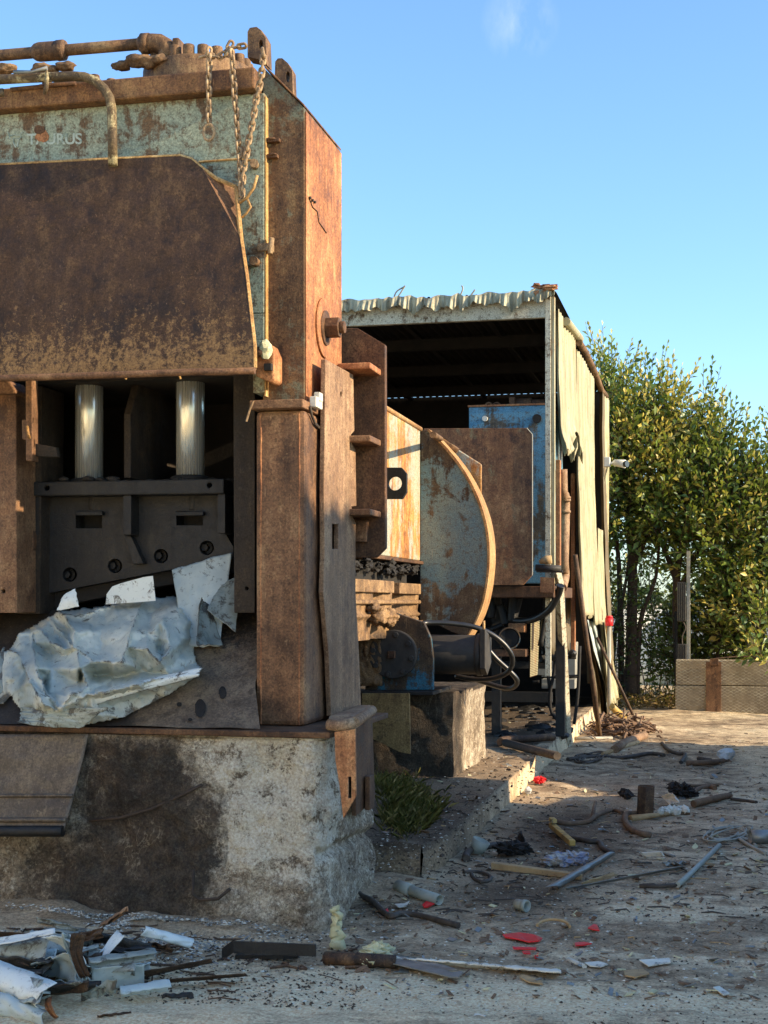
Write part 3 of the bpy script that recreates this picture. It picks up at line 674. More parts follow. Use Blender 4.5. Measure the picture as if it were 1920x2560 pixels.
b.prism(q, (0, .028, 0)); b.build('folded_corner', R_COL, gd, bevel=.003)
b = MB(); b.tube([GP(x, y, -.012) for x, y in ((-320, 957), (0, 946), (300, 937), (480, 930), (560, 930), (637, 927))], .019, 8); b.build('bottom_lip', R_COL, gd)
b = MB(); b.tube([GP(x, y, .012) for x, y in ((590, 467), (603, 600), (616, 685), (636, 864), (637, 920))], .013, 6); b.build('edge_bead', R_EDGE, gd)
b = MB(); b.tube([GP(x, y, .014) for x, y in ((-320, 423), (0, 413), (290, 398), (450, 390), (478, 398), (505, 420), (542, 447), (590, 467))], .012, 6); b.build('edge_bead', R_EDGE, gd)
# guard hinge bracket
b = MB(); fplate(b, [c2(*p) for p in ((1178, 572), (1240, 548), (1262, 600), (1262, 715), (1245, 730), (1178, 700))], 7.50, .16)
hb = b.build('guard_hinge', R_SIDE, SH, bevel=.008)
b = MB(); b.lump(onY(*c2(1226, 578), 7.47), .045, 4, 2, .4, (.8, 1, 1.2)); b.build('foam_plug', FOAM, hb)
b = MB(); b.cyl(onY(*c2(1172, 590), 7.46), onY(*c2(1215, 586), 7.46), .028, n=14); b.build('hinge_pin', R_DARK, hb)
b = MB(); p = onY(*c2(1237, 660), 7.485); b.box(p.x - .02, p.x + .02, p.y - .02, p.y + .02, p.z - .018, p.z + .018); b.build('slot', SOOT, hb)
# small clips on the column front
for x, y in ((1215, 583), (1222, 655)):
    b = MB(); p = onY(*c1(x, y), YC); b.box(p.x, p.x + .10 if y < 600 else p.x + .08, p.y - .035, p.y, p.z - .010, p.z + .010); b.lump(p + Vector((.05, -.03, .006)), .016, int(y), 2, .4, (2, 1, .6)); b.build('step_clip', R_DARK, SH, bevel=.004)
for x, y, r in ((1175, 690, .024), (1180, 690 + 960 - 960 + 0, .0),):
    if r: b = MB(); p = onY(*c1(x, y), YT); b.cyl(p, p + Vector((.01, -.05, 0)), r, n=12); b.build('pin', R_CHAIN, SH)
b = MB(); p = onY(*c2(1180, 178), YT); b.cyl(p, p + Vector((.0, -.05, 0)), .025, n=12); b.build('pin', R_PIPE, SH)
b = MB(); p = onY(*c2(1225, 125), YC); b.box(p.x - .03, p.x + .05, p.y - .06, p.y, p.z - .012, p.z + .03); b.cyl(p + Vector((.04, -.05, -.03)), p + Vector((.05, -.05, .06)), .016, n=10); b.build('cable_clip', R_CHAIN, SH, bevel=.004)
# loose spring wire under the guard corner
b = MB(); b.tube([onY(*c1(x, y), 7.48) for x, y in ((1185, 735), (1170, 790), (1140, 835), (1105, 860))], .009, 8); b.tube([onY(*c1(x, y), 7.48) for x, y in ((1140, 845), (1155, 880), (1135, 910), (1115, 930))], .007, 8); b.build('bent_hook', R_EDGE, SH)
b = MB(); b.tube([onY(*c2(x, y), 7.45) for x, y in ((1168, 815), (1150, 860), (1135, 910))], .006, 6); b.build('loose_wire', R_CHAIN, SH)
b = MB(); b.tube([onY(*c2(x, y), 7.6) for x, y in ((592, 690), (578, 715))], .006, 6); b.tube([onY(*c2(x, y), 7.6) for x, y in ((822, 683), (832, 715))], .006, 6); b.build('wire_stub', R_EDGE, SH)
# cable plug on side
b = MB(); p = onX(*c2(1450, 818), -2.165); b.box(p.x - .01, p.x + .03, p.y - .07, p.y + .06, p.z - .04, p.z + .02); b.box(p.x + .0, p.x + .035, p.y - .02, p.y + .05, p.z + .0, p.z + .05); b.build('cable_plug', WHITE, SH, bevel=.006)
b = MB(); b.tube([onX(*c2(x, y), -2.165) for x, y in ((1428, 840), (1436, 880), (1452, 920), (1470, 938))], .008, 6); b.build('cable', CABLE, SH)

# opening: cavity, guides, ram
R_GUIDE = rusty('greasy_guide_steel', [srgb(46, 38, 33), srgb(68, 56, 48), srgb(80, 67, 57), srgb(104, 88, 74)], bump=.3, dk=.48)
b = MB(); b.box(-4.6, -2.4, 9.0, 9.05, 1.02, 3.4); b.box(-4.6, -4.55, 8.0, 9.0, 1.02, 3.4); b.box(-4.6, -2.45, 7.9, 9.0, 3.0, 3.05); b.box(-2.472, -2.466, 7.72, 9.0, 1.02, 2.9)
b.build('cavity_lining', INSIDE, SH)
b = MB(); fplate(b, [(583, 935), (637, 930), (637, 1532), (585, 1532)], 7.74, .5, [circ(617, 1471, 4.5, 10)]); b.build('blade_guide', R_GUIDE, SH, bevel=.004)
b = MB(); fplate(b, [(-220, 985), (40, 985), (42, 1532), (-220, 1534)], 7.66, .5, [circ(8, 1478, 5, 10)]); b.build('blade_guide', R_COL, SH, bevel=.008)
b = MB(); fplate(b, [(40, 965), (105, 965), (100, 1535), (40, 1535)], 7.9, .3); b.build('guide_liner', R_GUIDE, SH, bevel=.004)
b = MB(); fplate(b, [(-220, 950), (20, 950), (38, 975), (38, 984), (-220, 984)], 7.6, .2); b.build('clamp_block', R_COL, SH, bevel=.01)
b = MB(); fplate(b, [(63, 945), (80, 945), (81, 1152), (64, 1152)], 7.62, .08); lb = b.build('latch_bar', R_COL, SH, bevel=.006)
b = MB(); fplate(b, [(54, 1048), (88, 1052), (88, 1104), (55, 1098)], 7.66, .03); b.build('latch_plate', R_STRIP, lb, bevel=.006)
b = MB(); b.tube([onY(68, 1066, 7.59), onY(71, 1084, 7.57), onY(74, 1096, 7.59)], .008, 8); b.build('latch_handle', R_EDGE, lb)
b = MB(); fplate(b, [(82, 1108), (140, 1118), (145, 1142), (82, 1140)], 7.66, .04); b.build('latch_arm', R_GUIDE, lb, bevel=.004)
b = MB(); fplate(b, circ(62, 1352, 22, 20, 52), 7.86, .05); b.build('cover_plate', R_DARK, SH, bevel=.004)
for px, py, top in ((223, 1200, 952), (476, 1192, 945)):
    t = onY(px, top, 8.08); q = onY(px, py, 8.08)
    b = MB(); b.cyl((q.x, 8.08, q.z - .05), (q.x, 8.08, t.z + .3), .084, n=64); b.build('piston_rod', CHROME, SH)
    b = MB(); b.tube([(q.x, 8.08, t.z - .02), (q.x, 8.08, t.z + .01), (q.x, 8.08, t.z + .3)], [.085, .11, .11], 32); b.build('rod_gland', SOOT, SH)
    b = MB(); b.tube([(q.x, 8.08, q.z - .03), (q.x, 8.08, q.z - .005), (q.x, 8.08, q.z + .005)], [.12, .118, .1], 32); b.build('rod_collar', SOOT, SH)
# fin between the rods
X0 = onY(318, 1100, 7.95).x
b = MB(); za, zb, zc = onY(318, 1195, 7.95).z, onY(318, 1035, 7.95).z, onY(330, 930, 8.15).z
b.prism([Vector((X0 - .022, 7.95, za)), Vector((X0 - .022, 7.95, zb)), Vector((X0 - .022, 8.13, zc)), Vector((X0 - .022, 8.9, zc)), Vector((X0 - .022, 8.9, za))], (.044, 0, 0)); b.build('centre_fin', R_GUIDE, SH, bevel=.005)
# ram / upper blade carrier
R3 = lambda x, y: c3(x, y)
face = [R3(*p) for p in ((190, 370), (1335, 360), (1335, 600), (1382, 680), (1382, 745), (235, 965), (235, 870), (190, 620))]
holes = [[R3(*p) for p in ((447, 482), (603, 482), (605, 570), (449, 570))], [R3(*p) for p in ((1043, 470), (1200, 470), (1202, 553), (1045, 553))]] + [circ(*R3(x, y), 18, 18) for x, y in ((413, 845), (681, 793), (953, 735), (1225, 686))]
b = MB(); fplate(b, face, 8.02, .12, holes); ram = b.build('blade_carrier', R_BLACK, SH, bevel=.006)
b = MB(); fplate(b, [R3(*p) for p in ((200, 380), (1380, 370), (1380, 720), (245, 930))], 8.15, .3); b.build('carrier_core', SOOT, ram)
b = MB(); fplate(b, [R3(*p) for p in ((185, 295), (1325, 275), (1325, 365), (185, 380))], 7.88, .5, [circ(*R3(275, 332), 6, 12), circ(*R3(1240, 315), 6, 12)]); b.build('carrier_flange', R_BLACK, ram, bevel=.008)
for pts in (((187, 380), (232, 378), (232, 615), (187, 618)), ((730, 372), (777, 372), (777, 610), (730, 612)), ((1288, 365), (1334, 365), (1334, 602), (1290, 602))):
    b = MB(); fplate(b, [R3(*p) for p in pts], 7.9, .12); b.build('carrier_rib', R_BLACK, ram, bevel=.006)
b = MB(); fplate(b, [R3(*p) for p in ((735, 615), (775, 615), (850, 780), (790, 785))], 7.96, .06); b.build('carrier_rib', R_BLACK, ram, bevel=.006)
for x, y in ((413, 845), (681, 793), (953, 735), (1225, 686)):
    p = onY(*R3(x, y), 8.10); b = MB(); b.cyl(p, p + Vector((0, -.045, 0)), .024, n=6); b.cyl(p + Vector((0, .004, 0)), p + Vector((0, -.01, 0)), .04, n=20); b.build('blade_bolt', R_BLACK, ram, bevel=.003)
b = MB(); fplate(b, [R3(*p) for p in ((235, 968), (1382, 748), (1382, 830), (260, 1050))], 8.10, .1); b.build('shear_blade', SOOT, ram, bevel=.004)
for x in (525, 1122):
    p = onY(*R3(x, 420), 7.98); b = MB(); b.cyl(p + Vector((0, .08, .05)), p + Vector((0, .08, -.04)), .045, n=20); b.box(p.x - .085, p.x + .085, p.y + .0, p.y + .045, p.z - .075, p.z - .05); b.build('rod_seat', R_BLACK, ram, bevel=.004)
b = MB()
for i in range(70):
    x = random.uniform(150, 590); p = onY(x, 1196 - 0.015 * (x - 150), random.uniform(7.9, 8.3)); p.z = onY(x, 1201, 7.88).z - .0 + .01
    b.lump(p, random.uniform(.012, .035), i, 1, .4, (1.4, 1, .6))
b.build('grease_crumbs', SOOT, ram)['kind'] = 'stuff'
# inclined apron
ax0, ax1 = -4.8, -2.464
def apron(u, v): return Vector((ax0 + u * (ax1 + .12 * max(0, 1 - v / .36) - ax0), 7.27 + v * .78, 1.03 + v * .62 + .006 * fbm((u * 3, v, 2), 3, 3)))
b = MB(); b.grid(apron, 60, 24)
b.build('apron', R_APRON, SH, attr={'soot_shade': lambda p: max(.9 * smooth01(-2.95, -3.15, p.x + .3 * (p.y - 7.3)), .75 * smooth01(7.55, 7.95, p.y)) - .1})
b = MB(); random.seed(5)
for cx, cy, rx, ry in ((1320, 1548, 20, 38), (1188, 1640, 30, 56), (1064, 1618, 14, 14), (1128, 1708, 12, 10)):
    qs = []
    for i in range(14):
        t = 2 * PI * i / 14; x, y = c3(cx + rx * math.cos(t) * (1 + .2 * random.random()), cy + ry * math.sin(t))
        # point on the apron plane: z = 1.03 + (Y-7.27)*.795
        r = ray(x, y); k = (1.03 - 7.27 * .795 - EYE) / (r.z - .795 * r.y); qs.append(CAM + r * k + Vector((0, -.004, .004)))
    b = MB(); b.add(qs, [list(range(14))]); b.build('oil_spot', SOOT, SH)
# left steel skirt sheet over the plinth
def skirt(u, v):
    a = onY(-260 + u * (222 + 260), 1836, 7.215); bb = onY(-260 + u * (158 + 260), 2085, 7.06)
    p = a.lerp(bb, v); p.y += .012 * math.sin(v * 3) + .010 * fbm((u * 4, v * 3, 0), 2, 3)
    return p
b = MB(); b.grid(skirt, 40, 24); sk_ = b.build('skirt_sheet', R_APRON, SH, attr={'soot_shade': lambda p: .15 + .4 * smooth01(.62, .4, p.z) + .2 * smooth01(.85, 1.0, p.z)}, solid=.012)
for v0, r in ((.62, .010), (.86, .014), (.97, .03)):
    b = MB(); b.tube([skirt(u / 12, v0) + Vector((0, -.012, 0)) for u in range(13)], r, 8); b.build('skirt_rib', R_APRON if v0 < .9 else R_BLACK, sk_, attr={'soot_shade': lambda p: .25})
# rear body, left leg (beyond the frame) and back
b = MB(); b.prism([Vector((-5.3, YC, 1.022)), Vector((-4.45, YC, 1.022)), Vector((-4.45, YC, 4.5)), Vector((-5.3, YC, 4.5))], (0, .8, 0)); b.build('far_column', R_COL, SH, bevel=.02)
b = MB(); b.box(-5.2, -2.95, 9.06, 12.0, 1.0, 2.9); b.build('rear_body', R_DARK, SH, bevel=.02)
# round inspection hole on the lower column side
b = MB(); p = onX(812, 1330, -2.178); b.cyl(p + Vector((-.01, .1, 0)), p + Vector((.008, .1, 0)), .20, n=32); b.build('side_cover', R_DARK, SH, bevel=.004)

# side bracket with gussets behind the column
b = MB(); fplate(b, [(851, 820), (893, 820), (963, 862), (964, 1370), (940, 1394), (884, 1394), (851, 1380)], 8.62, .05); sb = b.build('side_bracket', R_DARK, SH, bevel=.006)
for y, xl in ((918, 850), (1098, 850), (1280, 850)):
    b = MB(); p0 = onY(xl, y, 8.4); p1 = onY(932, y, 8.4); b.box(p0.x, p1.x, 8.34, 8.62, p0.z - .025, p0.z + .014); b.build('gusset', R_COL if y > 1000 else R_SIDE, sb, bevel=.008)
b = MB(); fplate(b, [(851, 1300), (918, 1300), (916, 1355), (851, 1352)], 8.57, .05); b.build('patch_plate', R_COL, sb, bevel=.004)

# ---------------------------------------------------------------- slotted steel strip with hooked foot
XS = -2.13
st_ = [c4(*p) for p in ((555, 150), (735, 250), (742, 615), (720, 640), (722, 690), (750, 740), (755, 1100), (724, 1105), (730, 1170), (750, 1210))] + [(889, 1480), (898, 1640), (904, 1790), (828, 1790)] + [(822, 1640), (808, 1480)] + [c4(*p) for p in ((548, 1400), (545, 1000), (550, 600))]
slot = [c4(*p) for p in ((598, 1220), (638, 1220), (636, 1380), (598, 1380))]
ST = thing('steel_strip', 'long rusty flat steel strip with a slot standing beside the column', 'steel strip', (XS, 8.0, .5))
b = MB(); splate(b, st_, XS, .028, [slot, circ(*c4(656, 378), 2.5, 10, 7)]); b.build('strip_body', R_STRIP, ST, bevel=.004)
XK = -1.935
b = MB(); fplate(b, [(836, 1830), (868, 1826), (888, 1822), (890, 1990), (858, 2047), (848, 1960), (838, 1900)], 7.205, .02, [[(870, 1942), (878, 1942), (878, 1996), (870, 1996)]]); b.build('hook_plate', R_SIDE, ST, bevel=.003)
b = MB(); splate(b, [(889, 1822), (931, 1790), (938, 2000), (890, 2040)], -1.93, .025); b.build('side_flap', R_DARK, ST, bevel=.004)
b = MB(); b.tube([onY(822, 1812, 7.25), onY(850, 1815, 7.22), onY(885, 1808, 7.25)], .03, 10); q = onX(930, 1776, -1.94); b.tube([onY(885, 1808, 7.25), q.lerp(onY(885, 1808, 7.25), .4), q], .03, 10); b.build('rolled_lip', R_STRIP, ST)
b = MB(); b.hexa([onY(818, 1812, 7.28), onY(884, 1806, 7.28), onX(930, 1782, -1.95), onX(905, 1778, -2.1)], [onY(822, 1790, 7.45), onY(880, 1788, 7.5), onX(926, 1762, -2.0), onX(900, 1762, -2.12)]); b.build('foot_fold', R_STRIP, ST, bevel=.006)
b = MB(); p = onX(918, 1982, -1.92); b.box(p.x, p.x + .03, p.y - .06, p.y + .05, p.z - .09, p.z + .1); b.build('latch_block', R_DARK, ST, bevel=.006)

# ---------------------------------------------------------------- chains
def make_link():
    b = MB(); n = 16; R, Ls = .0128, .0125
    path = []
    for i in range(n):
        t = 2 * PI * i / n; path.append(Vector((R * math.cos(t), 0, R * math.sin(t) + (Ls if math.sin(t) > 0 else -Ls))))
    path.append(path[0]); k = len(b.v)
    m = 7
    for p in path[:-1]:
        ctr = Vector((0, 0, max(-Ls, min(Ls, p.z)))); o = (p - ctr).normalized()
        for j in range(m):
            a = 2 * PI * j / m; b.v.append(p + o * .0078 * math.cos(a) + Vector((0, .0078 * math.sin(a), 0)))
    for i in range(n):
        for j in range(m):
            b.f.append([k + i * m + j, k + i * m + (j + 1) % m, k + ((i + 1) % n) * m + (j + 1) % m, k + ((i + 1) % n) * m + j]); b.sm.append(True)
    return b
LINKM = None
def chain(path, label, ring=False):
    global LINKM
    root = thing('chain', label, 'chain', path[-1], 'chains hanging on the shear')
    pts = [Vector(p) for p in path]; seg = [(pts[i + 1] - pts[i]).length for i in range(len(pts) - 1)]; L = sum(seg); d = 0; k = 0
    pitch = .0365; n = int(L / pitch)
    for k in range(n):
        d = (k + .5) * pitch; i = 0; q = d
        while i < len(seg) - 1 and q > seg[i]: q -= seg[i]; i += 1
        p = pts[i].lerp(pts[i + 1], q / seg[i]); t = (pts[i + 1] - pts[i]).normalized()
        if LINKM is None:
            o = make_link().build('chain_link', R_CHAIN, root, loc=(0, 0, 0)); LINKM = o.data
            for v in LINKM.vertices: v.co += ORG[root]
        else: o = bpy.data.objects.new('chain_link', LINKM); COL.objects.link(o); o.parent = root
        rot = t.to_track_quat('Z', 'Y').to_matrix().to_4x4() @ Matrix.Rotation(PI / 2 * (k % 2) + .5 + random.uniform(-.25, .25), 4, 'Z')
        o.matrix_local = Matrix.Translation(p - ORG[root] + Vector((random.uniform(-.003, .003), 0, 0))) @ rot
    return root
CY = 7.50
cp = lambda pts: [onY(*c1(x, y), CY) for x, y in pts]
ch = chain(cp(((968, 150), (962, 250), (962, 350), (962, 440), (963, 500))), 'short rusty chain ending in a ring, hanging on teal plate')
b = MB(); q = onY(*c1(963, 535), CY); b.tube([q + Vector((.031 * math.cos(t), 0, .045 * math.sin(t))) for t in [2 * PI * i / 20 for i in range(21)]], .0085, 8, False); b.build('end_ring', R_CHAIN, ch)
ch2 = chain(cp(((1066, 160), (1075, 290), (1092, 480), (1102, 640), (1110, 760), (1108, 845))) + cp(((1112, 840), (1118, 740), (1135, 640), (1160, 500), (1185, 360), (1205, 270), (1212, 180), (1205, 140)))[0:], 'long rusty chain doubled in a loop below the lifting eye')
ch3 = chain([onY(*c1(x, y), 7.6) for x, y in ((925, 190), (965, 182), (1010, 190), (1045, 165), (1060, 135), (1085, 145), (1120, 138), (1150, 150))], 'loose end of chain lying on the top edge by the bolts')
# ---------------------------------------------------------------- charge box with sector plate
XO = -2.645
CB = thing('charge_box', 'orange rusted box with blue sector plate and curved rim behind the shear', 'press box', (-3.3, 12, 1.6))
b = MB(); b.box(-4.6, XO, 9.6, 12.99, 2.08, 3.29); b.build('side_panel', R_ORANGE, CB, bevel=.01)
b = MB(); b.tube([(XO + .0, 9.6, 3.295), (XO + .0, 11, 3.30), (XO, 13.0, 3.292)], .022, 8); b.build('top_bead', R_RIM, CB)
b = MB(); b.box(-4.6, XO + .03, 9.6, 13.0, 2.045, 2.075); b.build('bottom_flange', R_DARK, CB, bevel=.006)
YS = 13.0
arc = [c4(1172, 610), c4(1212, 612), c4(1290, 690), c4(1390, 800), c4(1462, 910), c4(1520, 1020), c4(1566, 1140), c4(1596, 1260), c4(1609, 1400), c4(1603, 1530), c4(1586, 1659), (1200, 1528), (1184, 1562), (1166, 1592)]
arc += [(1130, 1580), (1090, 1560), (1050, 1548)]
b = MB(); fplate(b, arc, YS, .03); b.build('sector_plate', R_SECT, CB, bevel=.004)
b = MB(); curve = [onY(*p, YS) for p in arc[1:14]]
dense = []
for i in range(len(curve) - 1):
    for k in range(4): dense.append(curve[i].lerp(curve[i + 1], k / 4))
dense.append(curve[-1]); n = len(dense); k = 0
sm = [sum((dense[max(0, min(n - 1, i + j))] for j in (-3, -2, -1, 0, 1, 2, 3)), Vector()) / 7 if 3 <= i < n - 3 else dense[i] for i in range(n)]
for p in sm:
    o = Vector((.022, 0, .01)); b.v += [p + Vector((0, -.02, 0)), p + o + Vector((0, -.02, 0)), p + o + Vector((0, .34, 0)), p + Vector((0, .34, 0))]
for i in range(n - 1):
    for j in range(4): b.f.append([i * 4 + j, i * 4 + (j + 1) % 4, i * 4 + 4 + (j + 1) % 4, i * 4 + 4 + j]); b.sm.append(False)
b.build('curved_rim', R_RIM, CB)
b = MB(); fplate(b, [c4(*p) for p in ((835, 852), (1045, 852), (1078, 890), (1078, 1010), (1050, 1055), (835, 1055))], 11.0, .05, [circ(*c4(1003, 955), 17.5, 28)]); ep = b.build('eye_plate', R_EYE, CB, bevel=.004)
b = MB(); b.hexa([onY(*c4(1400, 800), 13.4), onY(*c4(1565, 1100), 13.4), onY(*c4(1565, 1100), 13.9), onY(*c4(1400, 800), 13.9)], [onY(*c4(1340, 690), 13.4), onY(*c4(1565, 830), 13.4), onY(*c4(1567, 833), 13.9), onY(*c4(1345, 690), 13.9)])
b.build('tapered_housing', R_ORANGE, CB, bevel=.01)
b = MB(); b.tube([onX(*c4(1250, 640), -2.2), onY(*c4(1300, 670), 13.35), onY(*c4(1412, 745), 13.35)], .028, 12); b.build('bead_pipe', R_PIPE, CB)
# muddy manifold below the box
def mani(u, v):
    p = Vector((XO - .02, 10.2 + u * 2.75, 1.40 + v * .42)); n_ = mn.fractal(p * 2.4, 1, 2, 5)
    p.x += .028 * n_ - .12 * smooth01(.10, .03, abs(u - .70)) - .10 * smooth01(.08, .02, abs(u - .42)) + .03 * smooth01(.06, .03, abs(v - .45)); return p
b = MB(); b.grid(mani, 120, 30); b.box(-3.6, XO - .2, 10.3, 12.95, 1.45, 1.8)
mf = b.build('manifold_block', R_DIRTY, CB)
b = MB(); b.box(XO - .15, XO + .025, 10.2, 11.78, 1.775, 1.875); b.box(XO - .15, XO + .02, 12.02, 12.93, 1.77, 1.865)
b.tube([(XO, 10.3, 1.70), (XO + .01, 12.9, 1.70)], .02, 8); b.build('manifold_ledge', R_DIRTY, CB, bevel=.022)
b = MB(); random.seed(9)
for i in range(110):
    y = random.uniform(10.3, 12.9); b.lump((XO - random.uniform(-.02, .25), y, 2.03 - random.uniform(0, .1)), random.uniform(.02, .045), i, 2, .9, (1, 1.5, .8))
b.box(-3.6, XO - .12, 10.0, 12.95, 1.84, 2.044)  # black panel stands in for the shaded gap under the box
b.build('grease_and_gap_shade', SOOT, CB)['kind'] = 'stuff'
b = MB(); 
for i in range(26):
    t = i / 25; y = 11.0 + 1.9 * t; b.lump((XO + .03 - .02 * t, y, 1.62 - .14 * t + random.uniform(-.04, .04)), random.uniform(.03, .065), i + 80, 3, .7, (1, 1.2, .8), 2.4)
b.build('mud_bank', R_DIRTY, CB, smooth=True)['kind'] = 'stuff'

# ---------------------------------------------------------------- concrete pier
def pier_fn(face):
    X0, X1, Y0, Y1, Z0, Z1 = -3.3, -2.155, 12.0, 13.72, .1, .93
    def f(u, v):
        if face == 0: p = Vector((X0 + u * (X1 - X0), Y0, Z0 + v * (Z1 - Z0))); n = Vector((0, -1, 0))
        elif face == 1: p = Vector((X1, Y0 + u * (Y1 - Y0), Z0 + v * (Z1 - Z0))); n = Vector((1, 0, 0))
        elif face == 2: p = Vector((X0 + u * (X1 - X0), Y0 + v * (Y1 - Y0), Z1)); n = Vector((0, 0, 1))
        else: p = Vector((X1 - u * (X1 - X0), Y1, Z0 + v * (Z1 - Z0))); n = Vector((0, 1, 0))
        return p + Vector((mn.fractal(p * 3, 1, 2, 4), mn.fractal(p * 3 + Vector((5, 0, 0)), 1, 2, 4), mn.fractal(p * 3 + Vector((0, 5, 0)), 1, 2, 4))) * .022 + n * 0
    return f
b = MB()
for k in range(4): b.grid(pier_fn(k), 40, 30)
one(b, 'concrete_pier', CONC, 'square concrete pier carrying the horizontal cylinder, half in sun', 'pier', attr={'soot_shade': lambda p: (.9 if p.x < -2.2 else .75 * smooth01(12.9, 12.1, p.y) + .1) if p.z < .9 else .8, 'lime': lambda p: 0})  # mask paints shade on the front and near side of the pier

# ---------------------------------------------------------------- hydraulic cylinder on the pier
HC = thing('hydraulic_cylinder', 'black horizontal hydraulic cylinder with blue bracket on the concrete pier', 'cylinder', (-2.5, 12.0, .93))
b = MB(); fplate(b, [c6(*p) for p in ((205, 498), (270, 510), (455, 572), (490, 650), (503, 760), (503, 922), (150, 925), (165, 700))], 11.72, .06); br = b.build('mounting_bracket', R_BLUED, HC, bevel=.006)
b = MB(); p0 = onY(*c6(140, 925), 11.6); p1 = onY(*c6(508, 925), 11.6); b.box(p0.x, p1.x, 11.55, 12.4, p0.z - .03, p0.z); b.build('foot_plate', R_BLACK, HC, bevel=.004)
fcn = onY(*c6(292, 738), 11.64); fr = 127 * .4822 / 3600 * 11.9
b = MB(); b.cyl(fcn + Vector((0, .08, 0)), fcn, fr, n=40); fg = b.build('round_flange', GREASE, HC, bevel=.008)
for i in range(8):
    a = 2 * PI * (i + .5) / 8 + .2; p = fcn + Vector((math.cos(a) * fr * .82, 0, math.sin(a) * fr * .82)); b = MB(); b.cyl(p, p + Vector((0, -.022, 0)), .022, n=12); b.build('flange_bolt', GREASE, fg, bevel=.003)
b = MB(); b.box(fcn.x - .03, fcn.x + .03, fcn.y - .05, fcn.y + .01, fcn.z - .03, fcn.z + .03); b.build('centre_boss', R_DARK, fg, bevel=.006)
q0 = onY(*c6(498, 738), 12.05); q1 = onY(*c6(762, 742), 12.05)
b = MB(); b.cyl((q0.x - .3, 12.05, q0.z), (q1.x, 12.05, q0.z), .167, n=40); b.cyl((q1.x - .05, 12.05, q0.z), (q1.x, 12.05, q0.z), .18, n=40); b.build('barrel', GREASE, HC, bevel=.01)
b = MB(); z0, z1 = onY(1215, 1688, 12).z, onY(1215, 1566, 12).z; b.prism([Vector((q1.x, 11.86, z1 - .02)), Vector((q1.x, 12.2, z1 - .1)), Vector((q1.x, 12.2, z0 + .1)), Vector((q1.x, 11.98, z0)), Vector((q1.x, 11.86, z0 + .06))], (.05, 0, 0)); b.build('end_plate', GREASE, HC, bevel=.006)
b = MB(); b.cyl((q1.x + .03, 11.9, z1 - .03), (q1.x + .03, 11.9, z1 + .05), .012, n=8); b.build('grease_pin', R_RIM, HC)
# muddy plate left of the bracket
b = MB()
b.grid(lambda u, v: onY(*c6(95 + u * 135 + 10 * v, 380 + v * 520), 11.66) + Vector((0, -.05 * abs(fbm((u * 3, v * 5, 1), 2, 4)), 0)), 14, 30); b.build('muddy_plate', R_DIRTY, HC, solid=.02)
b = MB(); fplate(b, [c6(*p) for p in ((135, 940), (380, 940), (385, 1255), (330, 1245), (135, 1150))], 11.5, .03); one(b, 'stained_steel_plate', R_OCHRE, 'stained ochre and blue steel plate hanging under the cylinder bracket', 'plate', bevel=.003)
# hoses
def hose(path, r, label, Ys):
    n = len(path); raw = [onY(*c6(x, y), Ys[0] + (Ys[1] - Ys[0]) * i / (n - 1)) for i, (x, y) in enumerate(path)]
    out = spline(raw, 6); b = MB(); b.tube(out, r, 12); return one(b, 'hydraulic_hose', RUBBER, label, 'hose', 'hoses at the cylinder')
def spline(P, k=6):
    out = []
    for i in range(len(P) - 1):
        p0, p1, p2, p3 = P[max(0, i - 1)], P[i], P[i + 1], P[min(len(P) - 1, i + 2)]
        for j in range(k):
            t = j / k; out.append(.5 * ((2 * p1) + (p2 - p0) * t + (2 * p0 - 5 * p1 + 4 * p2 - p3) * t * t + (3 * p1 - p0 - 3 * p2 + p3) * t ** 3))
    out.append(P[-1]); return out
hose([(440, 582), (480, 574), (600, 578), (730, 600), (830, 650), (895, 715), (915, 775), (890, 830), (820, 862), (720, 868), (620, 850)], .022, 'black hose making the wider loop round the cylinder end', (11.85, 12.5))
hose([(770, 690), (830, 760), (900, 825), (938, 872), (925, 905), (880, 914), (790, 890), (700, 862)], .022, 'black hose in a narrow loop hanging lowest by the pier', (12.3, 12.7))
hose([(1165, 380), (1150, 430), (1110, 500), (1050, 545), (980, 565), (900, 560)], .04, 'thick black hose running under the blue tank', (15.3, 15.6))

# ---------------------------------------------------------------- hydraulic tank and cover in the shelter
HT = thing('hydraulic_tank', 'blue hydraulic oil tank with brown cover panel in the shelter', 'tank', (-2.4, 16.2, 1.7))
b = MB(); p0 = onY(1172, 1018, 15.8); p1 = onY(1374, 1420, 15.8); b.box(p0.x, p1.x, 15.8, 17.2, 1.9, p0.z); b.build('tank_body', R_BLUE, HT, bevel=.015)
b = MB(); b.box(p0.x - .01, p1.x + .01, 15.79, 17.2, p0.z, p0.z + .02); b.build('tank_lid', R_COVER, HT)
for x, y, r in ((1213, 1047, .03), (1343, 1047, .05)):
    p = onY(x, y, 15.8); b = MB(); b.cyl(p, p + Vector((0, -.03, 0)), r, n=18); b.build('tank_port', WHITE if r < .04 else SOOT, HT)  # larger one is a black disc standing in for a dark hole
b = MB(); b.cyl(onY(1282, 1010, 16.2), onY(1330, 1008, 16.2), .06, n=18); b.cyl(onY(1330, 1009, 16.2), onY(1372, 1010, 16.2), .05, n=18); b.box(onY(1276, 1010, 16.2).x, onY(1290, 1010, 16.2).x, 16.1, 16.3, p0.z + .02, p0.z + .14); b.build('breather_pipe', R_DARK, HT, bevel=.006)
for x in (1222, 1242):
    q = onY(x, 1020, 16.2); b = MB(); b.tube([q + Vector((.045 * math.cos(t), 0, .06 * math.sin(t))) for t in [PI * i / 10 for i in range(11)]], .012, 8); b.build('lifting_eye', R_DARK, HT)
